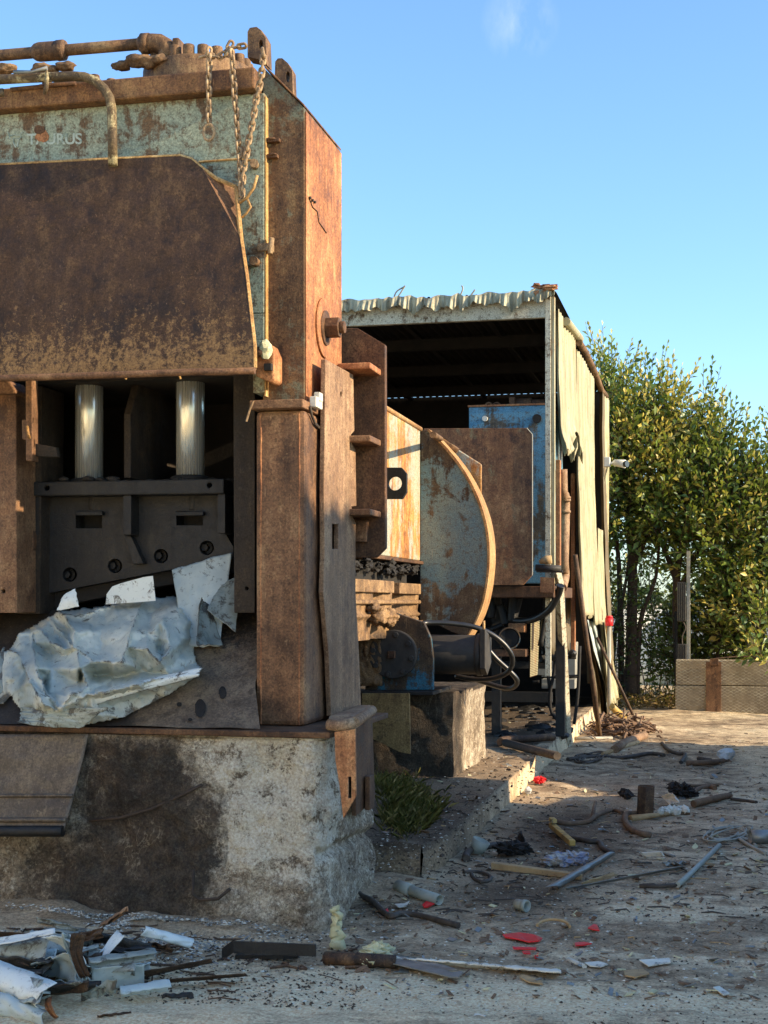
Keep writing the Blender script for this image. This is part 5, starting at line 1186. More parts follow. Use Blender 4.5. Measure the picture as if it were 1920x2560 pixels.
# mesh-faced barrier of concrete blocks
def m_mesh():
    N = NT('mesh_faced_concrete')
    sp = N.t.nodes.new('ShaderNodeSeparateXYZ'); N.lk(N.co, sp.inputs[0])
    a = N.math('SINE', N.math('MULTIPLY', N.math('ADD', N.math('MULTIPLY', sp.outputs[0], 1.0), N.math('MULTIPLY', sp.outputs[2], 1.9)), 68.0))
    c = N.math('SINE', N.math('MULTIPLY', N.math('SUBTRACT', N.math('MULTIPLY', sp.outputs[0], 1.0), N.math('MULTIPLY', sp.outputs[2], 1.9)), 68.0))
    m = N.ramp(N.math('MAXIMUM', a, c), [(.80, 0), (.93, 1)])
    base = N.ramp(N.noise(5, 10, .7), [(.35, srgb(120, 108, 92)), (.65, srgb(156, 142, 122))])
    c2_ = N.mix(N.math('MULTIPLY', N.math('MULTIPLY', m, .75), N.ramp(N.noise(3, 8, .7, N.map((1, 1, 2.2))), [(.42, .1), (.6, 1)])), base, srgb(222, 212, 192))
    c2_ = N.mix(N.ramp(N.noise(2.2, 8, .7), [(.5, 0), (.7, .6)]), c2_, srgb(110, 94, 76))
    N.bump(m, .8, .02); return N.done(c2_, .85)
MESHC = m_mesh()
BYF = 22.85
BA = thing('mesh_barrier', 'low concrete barrier faced with wire mesh and a brown steel post', 'barrier', onZ(1800, 1778, 0))
pa, pb = onY(1688, 1778, BYF), onY(2140, 1778, BYF)
mid = .40
b = MB(); b.box(pa.x, pb.x, BYF, BYF + .35, -.02, mid); b.build('lower_block', MESHC, BA, bevel=.012)
b = MB(); b.box(pa.x + .01, pb.x, BYF + .01, BYF + .35, mid + .012, .80); b.build('upper_block', MESHC, BA, bevel=.012)
b = MB(); q0, q1 = onY(1765, 1700, BYF), onY(1803, 1700, BYF); b.box(q0.x, q1.x, BYF - .03, BYF - .004, .0, .775); b.box(q0.x + .06, q1.x - .04, BYF - .05, BYF - .03, .72, .83); b.build('steel_post', R_COL, BA, bevel=.004)
b = MB(); b.tube([Vector((pa.x + .6, BYF + .1, .82)), Vector((pa.x + 1.0, BYF + .15, .86)), Vector((pa.x + 1.5, BYF + .1, .83))], .012, 6); b.build('loose_wire', R_BAR, BA)
LP = thing('lamp_post', 'grey post carrying two black floodlight boxes behind the barrier', 'lamp post', onY(1721, 1652, 23.35))
ORG[LP].z = 0; LP.location.z = 0
q = onY(1721, 1377, 23.35)
b = MB(); b.box(q.x - .028, q.x + .028, 23.3, 23.36, 0, q.z); b.build('post_body', POST, LP, bevel=.004)
for (x0, y0, x1, y1) in ((1693, 1455, 1715, 1554), (1694, 1610, 1716, 1652)):
    u0, u1 = onY(x0, y1, 23.3), onY(x1, y0, 23.3); b = MB(); b.box(u0.x, u1.x, 23.22, 23.36, u0.z, u1.z); lb_ = b.build('floodlight_box', GREASE, LP, bevel=.01)
    b = MB()
    for i in range(5): x = u0.x + (u1.x - u0.x) * (i + .5) / 5; b.box(x - .005, x + .005, 23.205, 23.225, u0.z + .02, u1.z - .02)
    b.build('cooling_ribs', GLASSB, lb_)
b = MB(); b.tube(spline([onY(1708, 1554, 23.3), onY(1714, 1570, 23.3), onY(1706, 1590, 23.3), onY(1706, 1612, 23.3)], 4), .012, 6); b.build('cable', CABLE, LP)
FE = thing('wire_fence', 'thin dark wire fence running behind the saplings', 'fence', (gp(1600, 23.9)))
b = MB()
for z in (.5, 1.0, 1.48): b.tube([Vector((gp(1490, 23.9).x, 23.9, z)), Vector((gp(1705, 23.9).x, 23.9, z))], .004, 5)
b.build('fence_wire', SOOT, FE)
for px in (1500, 1690):
    p = gp(px, 23.9); b = MB(); b.cyl(p, p + Vector((0, 0, 1.55)), .025, n=8); b.build('fence_post', SOOT, FE)

# grass tuft on the slab beside the plinth
P, D, S, T = [], [], [], []
random.seed(77)
for i in range(2600):
    cx, cy, rx, ry = random.choice(((1010, 1985, 75, 55), (985, 1950, 60, 60), (1050, 2010, 55, 35)))
    x, y = random.gauss(cx, rx * .55), random.gauss(cy, ry * .55)
    if not (932 < x < 1120 and y < 2062): continue
    p = onZ(x, y + 22, SLZ + .06); p.z = SLZ - .01 + .30 * smooth01(.75, 0, abs(p.x + 2.75)) * smooth01(11.6, 9.6, p.y)
    if p.x > -1.85: continue
    P.append(p); D.append((random.gauss(0, .55), random.gauss(0, .55), 1)); S.append(random.uniform(.06, .2)); T.append(random.gauss(.45, .3))
tag(leaf_mesh('grass', GRASS, None, P, D, S, T, .012, .25), 'tuft of green grass with dry stalks beside the plinth', 'grass', kind='stuff')

# unseen heap and low bank, added outside the frame to shade the yard
def heap(x0, x1, y0, y1, hf, name, label, seed):
    def f(u, v):
        x = x0 + u * (x1 - x0); y = y0 + v * (y1 - y0)
        h = hf(x, y) * (1 - abs(2 * u - 1) ** 3) 
        h *= 1 + .10 * fbm((x, y, seed), .9, 5)
        return Vector((x, y, h + .12 * (mn.cell((x * 2, y * 2, 0)) - .5) * (h > .2)))
    b = MB(); b.grid(f, 40, 90, False); return one(b, name, R_BAR, label, 'shade heap')
heap(6.6, 10.6, 2.3, 12.5, lambda x, y: 6.45 * (1 - .13 * smooth01(7.0, 11.0, y) - .87 * smooth01(11.0, 12.3, y)) * smooth01(2.3, 4.3, y), 'shade_heap', 'unseen tall heap added out of frame to shade the yard', 1)
heap(1.15, 2.9, 9.5, 18.4, lambda x, y: (1.0 + .75 * smooth01(12.5, 14, y) + .15 * math.sin(y * 1.7)) * smooth01(18.2, 17.0, y), 'shade_bank', 'unseen low bank added out of frame to shade the far dirt', 4)

# unseen wall added behind the camera to bounce warm light onto the shear
WALLM = plain('cream_render_wall', srgb(226, 216, 200), srgb(214, 203, 186), .9, 2, .2)
A_, B_ = Vector((-9.5, 3.2, 0)), Vector((-.8, -9.0, 0)); dv = (B_ - A_).normalized(); nv = Vector((-dv.y, dv.x, 0))
if nv.x < 0: nv = -nv
WH = thing('bounce_wall', 'unseen cream wall added behind the camera to bounce warm light', 'wall', (A_ + B_) / 2)
b = MB(); b.hexa([A_, B_, B_ - nv * .3, A_ - nv * .3], [p + Vector((0, 0, 4.6)) for p in (A_, B_, B_ - nv * .3, A_ - nv * .3)]); b.build('wall_body', WALLM, WH)
for i in range(3):
    p = A_.lerp(B_, .2 + .3 * i) + nv * .02; q = p + dv * 1.4; b = MB(); b.hexa([v + Vector((0, 0, 2.2)) for v in (p, q, q - nv * .03, p - nv * .03)], [v + Vector((0, 0, 3.4)) for v in (p, q, q - nv * .03, p - nv * .03)]); b.build('window', GLASSB, WH)
# ---------------------------------------------------------------- crumpled sheet metal jammed in the shear
def fold_field(seed, n=7, amp=.03):
    r = random.Random(seed); L = [(math.cos(a), math.sin(a), r.uniform(-.1, 1.1), r.uniform(.5, 1.2) * r.choice((-1, 1))) for a in [r.uniform(0, PI) for _ in range(n)]]
    def f(u, v):
        s = 0
        for cx, cy, c, w in L: s += w * abs(cx * u + cy * v - c)
        return amp * (s - .2)
    f.cr = lambda u, v: max(.8 * math.exp(-((cx * u + cy * v - c) / .02) ** 2) for cx, cy, c, w in L)
    return f
CRE = {}
def crumple(mb, TL, TR, BR, BL, bulge=.06, amp=.035, seed=0, nu=38, nv=38, curl=0, jag=.05, place=None, off=0):
    A, B, Cc, Dd = [place(*p) for p in (TL, TR, BR, BL)]
    Cm = (A + B + Cc + Dd) / 4; A, B, Cc, Dd = [Cm + (q - Cm) * 1.03 + Vector((0, off, 0)) for q in (A, B, Cc, Dd)]
    n = (B - A).cross(Dd - A).normalized()
    if n.y > 0: n = -n
    ff = fold_field(seed, 7, amp * 1.7); size = max((B - A).length, (Dd - A).length)
    def g(u, v):
        uu = u + jag * (mn.noise((v * 5, seed, 1)) * (abs(2 * u - 1) ** 4)); vv = v + jag * (mn.noise((u * 5, seed, 7)) * (abs(2 * v - 1) ** 4))
        p = (A.lerp(B, uu)).lerp(Dd.lerp(Cc, uu), vv)
        h = bulge * 16 * u * (1 - u) * v * (1 - v) ** 1 * .6 + ff(u, v) + amp * .8 * mn.noise((u * 3.3, v * 3.3, seed)) + amp * .35 * mn.noise((u * 9, v * 9, seed + 3))
        h -= curl * (max(0, u - .75) ** 2 + max(0, .2 - u) ** 2 + max(0, v - .8) ** 2) * 6
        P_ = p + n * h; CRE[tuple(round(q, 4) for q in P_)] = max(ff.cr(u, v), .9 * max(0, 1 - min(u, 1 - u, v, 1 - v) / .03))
        return P_
    mb.grid(g, nu, nv, True)
# layers are placed at real depth: apron slopes back, sheets lie on it
def on3(x, y, Y): px, py = c3(x, y); return onY(px, py, Y)
CR = thing('crumpled_sheet', 'crumpled white and pale blue sheet metal jammed under the shear blade', 'scrap sheet', on3(500, 1700, 7.3))
def cs(mat, seed, pts, **k):
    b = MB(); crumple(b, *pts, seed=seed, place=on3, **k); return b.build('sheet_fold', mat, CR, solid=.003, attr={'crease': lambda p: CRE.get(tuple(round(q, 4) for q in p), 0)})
SIL = [(-40, 1330), (60, 1280), (110, 1190), (230, 1125), (340, 1060), (600, 1030), (840, 985), (1000, 970), (1190, 980), (1180, 1100), (1140, 1230), (1170, 1370), (1200, 1392), (1185, 1440), (1000, 1560), (730, 1695), (480, 1742), (160, 1735), (110, 1640), (60, 1560), (20, 1620), (-40, 1610)]
def inside(x, y, P):
    c = False; n = len(P)
    for i in range(n):
        (x1, y1), (x2, y2) = P[i], P[i - 1]
        if (y1 > y) != (y2 > y) and x < (x2 - x1) * (y - y1) / (y2 - y1) + x1: c = not c
    return c
def edist(x, y, P):
    m = 1e9; n = len(P)
    for i in range(n):
        a, b_ = Vector(P[i - 1]), Vector(P[i]); d = b_ - a; t = max(0, min(1, (Vector((x, y)) - a).dot(d) / d.length_squared)); m = min(m, (Vector((x, y)) - a - d * t).length)
    return m
def ridg(x, y, s): return 1 - abs(mn.noise((x * s, y * s * 1.1, s * 3.7))) * 2.0
CREASE = [[(335, 1062), (450, 1095), (640, 1030), (840, 990)], [(300, 1110), (430, 1270), (560, 1362), (720, 1368), (780, 1180), (840, 1000)], [(190, 1180), (215, 1400), (280, 1560), (360, 1640)], [(455, 1290), (470, 1400), (520, 1510), (420, 1560), (360, 1640)],
          [(60, 1295), (120, 1320), (170, 1480), (250, 1600), (340, 1655)], [(110, 1195), (250, 1180), (300, 1250), (425, 1285)], [(380, 1080), (440, 1180), (430, 1270)], [(360, 1640), (520, 1560), (800, 1500), (1190, 1400)], [(760, 1270), (880, 1290), (950, 1370), (1010, 1290)]]
def pdist(x, y, P): return min(edist2(x, y, P[i], P[i + 1]) for i in range(len(P) - 1))
def edist2(x, y, a, b):
    ax, ay = a; dx, dy = b[0] - ax, b[1] - ay; t = max(0, min(1, ((x - ax) * dx + (y - ay) * dy) / (dx * dx + dy * dy))); return math.hypot(x - ax - dx * t, y - ay - dy * t)
def bundle():
    from mathutils.geometry import delaunay_2d_cdt
    r_ = random.Random(12); V, E, H = [], [], []
    def put(x, y, h): V.append(Vector((x, y))); H.append(h); return len(V) - 1
    n = len(SIL); ring = [put(x, y, .035) for x, y in SIL]; E += [(ring[k], ring[(k + 1) % n]) for k in range(n)]
    for Q in CREASE:
        last = None
        for k, (x, y) in enumerate(Q):
            d = edist(x, y, SIL); v = put(x, y, (.10 + .13 * smooth01(0, 160, d)) * r_.uniform(.85, 1.2))
            if last is not None: E.append((last, v))
            last = v
    for x, y, h in ((300, 1400, .17), (380, 1330, .15), (300, 1560, .15), (480, 1430, .03), (560, 1440, .04), (600, 1180, .18), (600, 1290, .15), (520, 1130, .16), (960, 1120, .24), (1060, 1060, .17), (1090, 1220, .16), (880, 1200, .20), (700, 1450, .06), (850, 1420, .08), (1050, 1340, .10), (140, 1420, .10), (100, 1480, .08), (200, 1250, .11), (330, 1200, .10), (650, 1620, .09), (850, 1560, .07), (260, 1700, .07), (20, 1450, .08), (390, 1160, .07), (950, 1290, .10), (1000, 1430, .08)): put(x, y, h)
    for k in range(26):
        x, y = r_.uniform(60, 1150), r_.uniform(1020, 1700)
        if inside(x, y, SIL) and edist(x, y, SIL) > 45 and all((Vector((x, y)) - q).length > 60 for q in V): put(x, y, r_.uniform(.06, .17))
    vo, eo, fo, ov, _, _ = delaunay_2d_cdt(V, E, [], 1, 1e-4)
    hh = [H[o[0]] if o else .1 for o in ov]
    b = MB(); cr = {}; st = 8; idx = {}
    tris = [f for f in fo if len(f) == 3]
    def sample(x, y):
        for f in tris:
            (x0, y0), (x1, y1), (x2, y2) = vo[f[0]], vo[f[1]], vo[f[2]]
            den = (y1 - y2) * (x0 - x2) + (x2 - x1) * (y0 - y2)
            if abs(den) < 1e-9: continue
            a = ((y1 - y2) * (x - x2) + (x2 - x1) * (y - y2)) / den; c = ((y2 - y0) * (x - x2) + (x0 - x2) * (y - y2)) / den; e = 1 - a - c
            if a >= -1e-6 and c >= -1e-6 and e >= -1e-6: return a * hh[f[0]] + c * hh[f[1]] + e * hh[f[2]], min(a, c, e)
        return .04, 1
    for j in range(0, 112):
        for i in range(-6, 162):
            x, y = i * st, 940 + j * st
            if not inside(x, y, SIL): continue
            xx = x + 10 * mn.noise((x * .02, y * .02, 2)); yy = y + 10 * mn.noise((x * .02, y * .02, 8))
            h, ed = sample(xx, yy); d = edist(x, y, SIL); cd = min(pdist(xx, yy, Q) for Q in CREASE)
            h += .012 * mn.noise((x * .012, y * .012, 4)) + .004 * mn.noise((x * .05, y * .05, 4)) + .028 * math.exp(-cd / 10)
            px, py = c3(x + 8 * mn.noise((x * .03, y * .03, 1)), y + 8 * mn.noise((x * .03, y * .03, 5))); r = ray(px, py); k = (1.03 - 7.27 * .795 - EYE) / (r.z - .795 * r.y)
            idx[(i, j)] = len(b.v); b.v.append(CAM + r * (k - max(.02, h * 1.7 - .03))); cr[len(b.v) - 1] = max(.5 * math.exp(-(ed / .025) ** 2), .85 * smooth01(16, 3, d), .75 * math.exp(-(cd / 7) ** 2), .8 * smooth01(.07, .03, h))  # grime along creases and rim; low valleys also darkened as painted shade
    for (i, j), a in idx.items():
        q = [idx.get((i + 1, j)), idx.get((i + 1, j + 1)), idx.get((i, j + 1))]
        if None not in q: b.f.append([a] + q); b.sm.append(True)
        elif q[0] is not None and q[2] is not None: b.f.append([a, q[0], q[2]]); b.sm.append(True)
    key = {tuple(round(c, 4) for c in b.v[i]): v for i, v in cr.items()}; CRE.update(key)
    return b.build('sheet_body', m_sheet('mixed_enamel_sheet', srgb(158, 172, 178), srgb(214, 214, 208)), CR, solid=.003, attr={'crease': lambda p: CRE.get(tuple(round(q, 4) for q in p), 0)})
bundle()
cs(SHEETS, 4, ((-30, 1330, 7.40), (65, 1290, 7.42), (65, 1560, 7.25), (-20, 1620, 7.22)), bulge=.03, amp=.02, off=-.05)
cs(SHEETS, 8, ((1180, 985, 7.78), (1215, 1030, 7.86), (1285, 1262, 7.72), (1130, 1262, 7.58)), bulge=-.04, amp=.015)
cs(SHEETW, 12, ((490, 1535, 7.26), (1205, 1388, 7.44), (1190, 1440, 7.40), (500, 1625, 7.22)), bulge=.03, amp=.010, nu=50, nv=12, off=-.06)
cs(SHEETS, 14, ((160, 1640, 7.22), (670, 1650, 7.18), (480, 1742, 7.18), (150, 1732, 7.16)), bulge=.05, amp=.02, nu=40, off=-.05)
BK = thing('bent_back_sheet', 'stiff grey sheet standing behind the crumpled metal by the right guide', 'scrap sheet', on3(1250, 1250, 7.8))
b = MB(); crumple(b, (1040, 850, 8.02), (1385, 755, 8.05), (1300, 1265, 7.78), (1095, 1255, 7.74), seed=21, jag=.015, place=on3, bulge=.03, amp=.010); b.build('sheet_body', SHEETB, BK, solid=.003)
b = MB(); crumple(b, (1300, 930, 7.90), (1388, 815, 7.95), (1330, 1130, 7.74), (1225, 1050, 7.74), seed=22, jag=.02, place=on3, bulge=.02, amp=.012); b.build('folded_flap', SHEETS, BK, solid=.003)
TB = thing('upright_tab', 'white speckled sheet tab sticking up against the blade', 'scrap sheet', on3(770, 1010, 7.8))
b = MB(); pts = [on3(x, y, 7.82) for x, y in ((625, 1022), (632, 960), (665, 915), (720, 895), (850, 860), (905, 852), (922, 1000))]; b.prism(pts, (0, .004, 0)); b.build('tab_body', m_sheet('speckled_white_sheet', srgb(206, 216, 224), srgb(222, 228, 232), cov=.53), TB)
FL = thing('curled_flap', 'small curled pale flap at the top of the crumpled sheet', 'scrap sheet', on3(420, 1050, 7.7))
b = MB(); crumple(b, (385, 1000, 7.72), (470, 955, 7.70), (478, 1045, 7.66), (345, 1062, 7.66), seed=24, place=on3, bulge=.04, amp=.006); b.build('flap_body', SHEETW, FL, solid=.003)

# ---------------------------------------------------------------- loose things on the ground
def gpt(px, py, z=0.0):
    p = onZ(px, py, z)
    for _ in range(2):
        p = onZ(px, py, z + ground_h(p.x, p.y))
    return p
def gp1(x, y, z=0): return gpt(*g1(x, y), z)
def gp2(x, y, z=0): return gpt(*g2(x, y), z)
def gp5(x, y, z=0): return gpt(*g5(x, y), z)
def sheet(name, mat, label, cat, corners, place=gp1, amp=.015, bulge=.0, seed=0, nu=24, nv=10, solid=.003, group=None, lip=0, part=None):
    A, B, Cc, Dd = [place(*p) for p in corners]
    n = (B - A).cross(Dd - A).normalized()
    if n.z < 0: n = -n
    ff = fold_field(seed, 4, amp)
    def g(u, v):
        p = A.lerp(B, u).lerp(Dd.lerp(Cc, u), v + .04 * mn.noise((u * 6, seed, 0)))
        h = bulge * 4 * v * (1 - v) + ff(u, v) * .7 + amp * mn.noise((u * 5, v * 3, seed))
        if lip: h += lip * (max(0, .12 - v) * 8 + max(0, v - .88) * 8)
        return p + n * h
    b = MB(); b.grid(g, nu, nv); return one(b, name, mat, label, cat, group, solid=solid)
def rod(name, mat, label, cat, pts, r, place=gp2, n=10, group=None, r1=None, k=4):
    P = [place(*p) for p in pts]; P = [p + Vector((0, 0, r * .8 if not isinstance(r, list) else .02)) for p in P]
    if len(P) > 2 and k: P = spline(P, k)
    b = MB(); b.tube(P, r, n, True, r1); return one(b, name, mat, label, cat, group)
GS = 'scrap pieces heaped at the foot of the plinth'
sheet('gutter_scrap', SHEETS, 'long curved gutter piece on top of the heap with white rim', 'scrap metal', ((-30, 1000, .14), (235, 940, .24), (215, 1075, .12), (-30, 1085, .04)), bulge=-.05, seed=1, group=GS)
sheet('gutter_scrap', SHEETW, 'narrow white strip bordering the curved gutter', 'scrap metal', ((-30, 985, .16), (240, 938, .26), (240, 962, .25), (-30, 1015, .15)), seed=2, amp=.006, group=GS)
sheet('bent_sheet', SHEETW, 'bright white sheet folded upright like a fan', 'scrap metal', ((205, 955, .28), (262, 945, .30), (372, 1165, .06), (330, 1172, .05)), bulge=.05, seed=3, amp=.03, group=GS)
sheet('bent_sheet', SHEETB, 'pale blue sheet leaning just right of the white fan', 'scrap metal', ((255, 945, .30), (300, 960, .28), (385, 1150, .08), (345, 1165, .06)), bulge=.03, seed=4, amp=.02, group=GS)
sheet('rusty_strut', R_BAR, 'brown rusty strut standing up beside the white fan', 'scrap metal', ((290, 950, .30), (345, 955, .28), (382, 1135, .10), (350, 1150, .08)), bulge=.03, seed=5, group=GS)
sheet('bent_sheet', SHEETB, 'triangular pale sheet spread under the white fan', 'scrap metal', ((135, 1085, .12), (270, 1062, .18), (325, 1175, .05), (140, 1140, .03)), bulge=.02, seed=6, amp=.02, group=GS)
sheet('metal_strip', SHEETW, 'white strip tilted upward from the middle of the heap', 'scrap metal', ((498, 938, .22), (532, 965, .22), (420, 1098, .08), (385, 1088, .08)), seed=7, amp=.008, group=GS)
sheet('gutter_scrap', SHEETW, 'big white gutter section nearest the lower left corner', 'scrap metal', ((-30, 1075, .16), (222, 1178, .14), (190, 1285, .03), (-30, 1180, .05)), bulge=-.06, seed=8, lip=.02, group=GS)
sheet('gutter_scrap', SHEETB, 'grey sheet half buried under the white gutter section', 'scrap metal', ((-30, 1190, .10), (195, 1282, .05), (170, 1340, .01), (-30, 1300, .02)), bulge=.03, seed=9, group=GS)
sheet('channel_bar', R_BLACK, 'short black steel channel lying across the heap front', 'scrap metal', ((215, 1185, .09), (437, 1178, .10), (437, 1218, .04), (215, 1222, .03)), seed=10, amp=.004, lip=.02, group=GS)
sheet('bent_sheet', SHEETB, 'flat blue grey sheet facing front under the rolled strip', 'scrap metal', ((395, 1100, .12), (622, 1080, .14), (622, 1180, .02), (398, 1190, .02)), seed=11, amp=.01, group=GS)
sheet('gutter_scrap', SHEETS, 'rolled dirty strip lying on the blue grey sheet', 'scrap metal', ((390, 1080, .15), (675, 1030, .19), (680, 1068, .15), (392, 1122, .10)), bulge=.05, seed=12, group=GS)
sheet('channel_bar', R_BLACK, 'dark channel tucked behind the rolled dirty strip', 'scrap metal', ((455, 1022, .14), (648, 988, .16), (652, 1020, .12), (460, 1048, .10)), bulge=.02, seed=13, group=GS)
sheet('metal_strip', SHEETW, 'long white strip pointing away from heap toward plinth', 'scrap metal', ((625, 925, .14), (822, 980, .06), (815, 1020, .03), (605, 965, .10)), bulge=.02, seed=14, group=GS)
sheet('metal_strip', R_BAR, 'brown rusty strip under the long white strip', 'scrap metal', ((650, 975, .06), (760, 1012, .04), (745, 1030, .01), (640, 990, .02)), seed=15, group=GS)
sheet('rolled_tin', SHEETB, 'small rolled pale tin at the heap front edge', 'scrap metal', ((520, 1208, .05), (740, 1178, .06), (728, 1212, .02), (525, 1234, .01)), bulge=.045, seed=16, group=GS)
sheet('flat_bar', R_BAR, 'upper of two rusty flat bars beside the heap', 'scrap metal', ((625, 1125, .06), (915, 1072, .05), (922, 1088, .02), (630, 1145, .02)), seed=17, amp=.004, group=GS)
sheet('flat_bar', R_BAR, 'lower rusty flat bar right of the rolled tin', 'scrap metal', ((690, 1155, .05), (1060, 1128, .05), (1072, 1142, .02), (690, 1172, .01)), seed=18, amp=.004, group=GS)
sheet('flat_bar', R_BLACK, 'short dark scrap bar lowest in front of the heap', 'scrap metal', ((705, 1225, .03), (832, 1215, .03), (838, 1232, .01), (700, 1240, .01)), seed=19, group=GS)
sheet('thin_splinter', R_STRIP, 'pointed brown splinter leaning on the stained concrete', 'scrap metal', ((432, 918, .08), (545, 835, .30), (555, 850, .29), (445, 925, .06)), bulge=.02, seed=20, group=GS)
sheet('thin_splinter', R_BAR, 'curved dark strip along the bottom edge of the photo', 'scrap metal', ((420, 1305, .02), (560, 1278, .02), (575, 1286, .01), (420, 1315, .0)), seed=21, group=GS)
sheet('bent_sheet', R_COVER, 'bent brown plate standing at the lower left', 'scrap metal', ((200, 1240, .06), (240, 1230, .08), (270, 1320, .02), (240, 1325, .0)), seed=22, bulge=.03, group=GS)
random.seed(101)
SCR = ['crumpled ash grey strip', 'pale dented strip', 'black curled offcut', 'rusty twisted strip', 'pale bent offcut']
WHERE = ['at the left edge of the heap', 'below the curved gutter', 'behind the white fan', 'under the tilted strip', 'near the plinth foot', 'at the heap front', 'beside the flat bars', 'by the rolled tin', 'on top of the dark channel']
seen_l = set(); kx = 0
while kx < 40:
    x, y = random.gauss(250, 210), random.gauss(1095, 75)
    if x < -40 or x > 780 or y < 925 or y > 1290 or (x > 420 and y > 1240): continue
    a = random.uniform(-.45, .5); L = random.uniform(110, 330); w = random.uniform(14, 50); dx, dy = math.cos(a) * L / 2, -math.sin(a) * L / 2 * .55
    z0, z1 = random.uniform(.01, .06), random.uniform(.02, .12); m = kx % 5
    zone_ = WHERE[kx % 9]; lab = SCR[m] + ' ' + zone_
    if lab in seen_l: lab = ('small ' if kx % 2 else 'narrow ') + lab
    seen_l.add(lab)
    sheet('scrap_strip', (SHEETS, SHEETB, R_BLACK, R_BAR, SHEETS)[m], lab, 'scrap metal', ((x - dx, y - dy - w / 2, z0 + .04), (x + dx, y + dy - w / 2, z1 + .035), (x + dx, y + dy + w / 2, max(.01, z1 - .02)), (x - dx, y - dy + w / 2, .01)), seed=200 + kx, amp=random.uniform(.008, .03), bulge=random.uniform(-.04, .05), group=GS); kx += 1
# dark frame
FR = thing('angle_iron', 'dark angle iron frame lying at the plinth foot', 'scrap metal', gp1(1150, 1060), GS)
b = MB()
def bar(a, c, w=.02, h=.06): 
    d = (c - a).normalized(); s_ = Vector((-d.y, d.x, 0)) * w; b.hexa([a - s_, a + s_, c + s_, c - s_], [p + Vector((0, 0, h)) for p in (a - s_, a + s_, c + s_, c - s_)])
bar(gp1(1010, 1040, .05), gp1(1365, 1055, .05), .008, .055); bar(gp1(960, 1075, .0), gp1(1015, 1035, .04), .006, .06); bar(gp1(1020, 1065, .0), gp1(1290, 1062, .02), .02, .02); bar(gp1(1225, 1075), gp1(1310, 1045, .05), .008, .03)
b.build('frame_bars', R_BLACK, FR)
# long painted strip with rusty end and foam
PS = thing('painted_strip', 'long flaking white painted strip with rusty end lying on dirt', 'strip', gp2(500, 970))
b = MB(); b.tube([gp2(-40, 945, .03), gp2(120, 952, .04), gp2(230, 958, .04)], .032, 10, True, .03); b.build('rusty_end', R_BAR, PS)
L = [gp2(x, y, .03) for x, y in ((225, 948), (400, 960), (600, 978), (865, 1003))]; M = [gp2(x, y, .0) for x, y in ((225, 968), (400, 975), (600, 990), (862, 1008))]
b = MB(); b.grid(lambda u, v: spl(L, u).lerp(spl(M, u), v) + Vector((0, 0, .012 * math.sin(v * PI) + .006 * fbm((u * 30, v * 3, 0), 1, 3))), 60, 5) if False else None
def spl(P, t):
    t *= len(P) - 1; i = min(int(t), len(P) - 2); return P[i].lerp(P[i + 1], t - i)
b = MB(); b.grid(lambda u, v: spl(L, u).lerp(spl(M, u), v) + Vector((0, 0, .016 * math.sin(v * PI) + .008 * fbm((u * 30, v * 3, 0), 1, 3))), 60, 5); b.build('white_strip', WHITE, PS, solid=.006)
PLT = [gp2(*p) for p in ((180, 965), (205, 955), (300, 968), (425, 1003), (488, 1028), (468, 1048), (435, 1046), (180, 985))]
b = MB(); b.prism([[p + Vector((0, 0, .03)) for p in PLT], [gp2(*p) + Vector((0, 0, .03)) for p in ((425, 1022), (446, 1030), (480, 1024), (462, 1018))]], (0, 0, .005)); one(b, 'flat_plate', ALU, 'flat grey metal plate with a dark slot at its end', 'plate')
b = MB()
q = gp1(1455, 1020)
b.tube([q + Vector((.01 * math.sin(i * 1.3), 0, .2 * i / 20)) for i in range(21)], [.036 - .0011 * i + .006 * math.sin(i * 1.1) for i in range(21)], 18)
for p in b.v: p += Vector((mn.noise(p * 34), mn.noise(p * 34 + Vector((9, 0, 0))), .5 * mn.noise(p * 34 + Vector((0, 9, 0))))) * .026
one(b, 'foam_lump', FOAM, 'upright yellowish foam chunk standing near the plinth corner', 'foam', 'foam lumps')
b = MB()
for i, (x, y, r) in enumerate(((150, 925, .045), (180, 905, .04), (205, 890, .03), (130, 940, .035), (90, 968, .03), (70, 972, .025))): b.lump(gp2(150 + (x - 150) * .38, 925 + (y - 925) * .6, .04), r, i, 3, .9, (1.4, .9, .8), 3)
one(b, 'foam_lump', FOAM, 'torn foam lumps stuck on the rusty end of white strip', 'foam', 'foam lumps')
# pipes
PV = thing('plastic_pipe', 'grey plastic drain pipe with a broken end beside the kerb', 'pipe', gp2(320, 690))
p0, p1 = gp2(246, 672, .036), gp2(398, 722, .034)
b = MB(); b.pipe(p0, p1, .031, .004); b.build('pipe_body', PVC, PV)
b = MB(); d = (p1 - p0).normalized(); b.pipe(p0 - d * .02, p0 + d * .10, .038, .006); b.build('socket_end', PVC, PV)
p = gp2(715, 742, .03); b = MB(); b.pipe(p + Vector((-.035, .02, 0)), p + Vector((.03, -.02, 0)), .03, .005); b.pipe(p + Vector((.005, -.005, 0)), p + Vector((.03, -.02, 0)), .034, .006); one(b, 'pipe_ring', PVC, 'short grey pipe collar on its side', 'pipe')
GC = 'grey and black tubes on the yard'
b = MB(); q = [gp2(1165, 668, .02), gp2(1240, 670, .022), gp2(1312, 664, .024)]; b.tube(q, .013, 10); o_ = one(b, 'bent_tube', CABLE, 'dark elbow end of the long tube at right', 'tube', GC)
b = MB(); b.tube([gp2(1312, 664, .026), gp2(1360, 622, .026), gp2(1472, 512, .03)], .017, 12); one(b, 'straight_tube', PVC, 'straight pale grey tube slanting away on the dirt', 'tube', GC)
rod('bent_tube', CABLE, 'curved black tube by the yellow block', 'tube', ((858, 468), (890, 488), (960, 502), (1012, 510), (1022, 530), (1062, 552)), .019, group=GC)
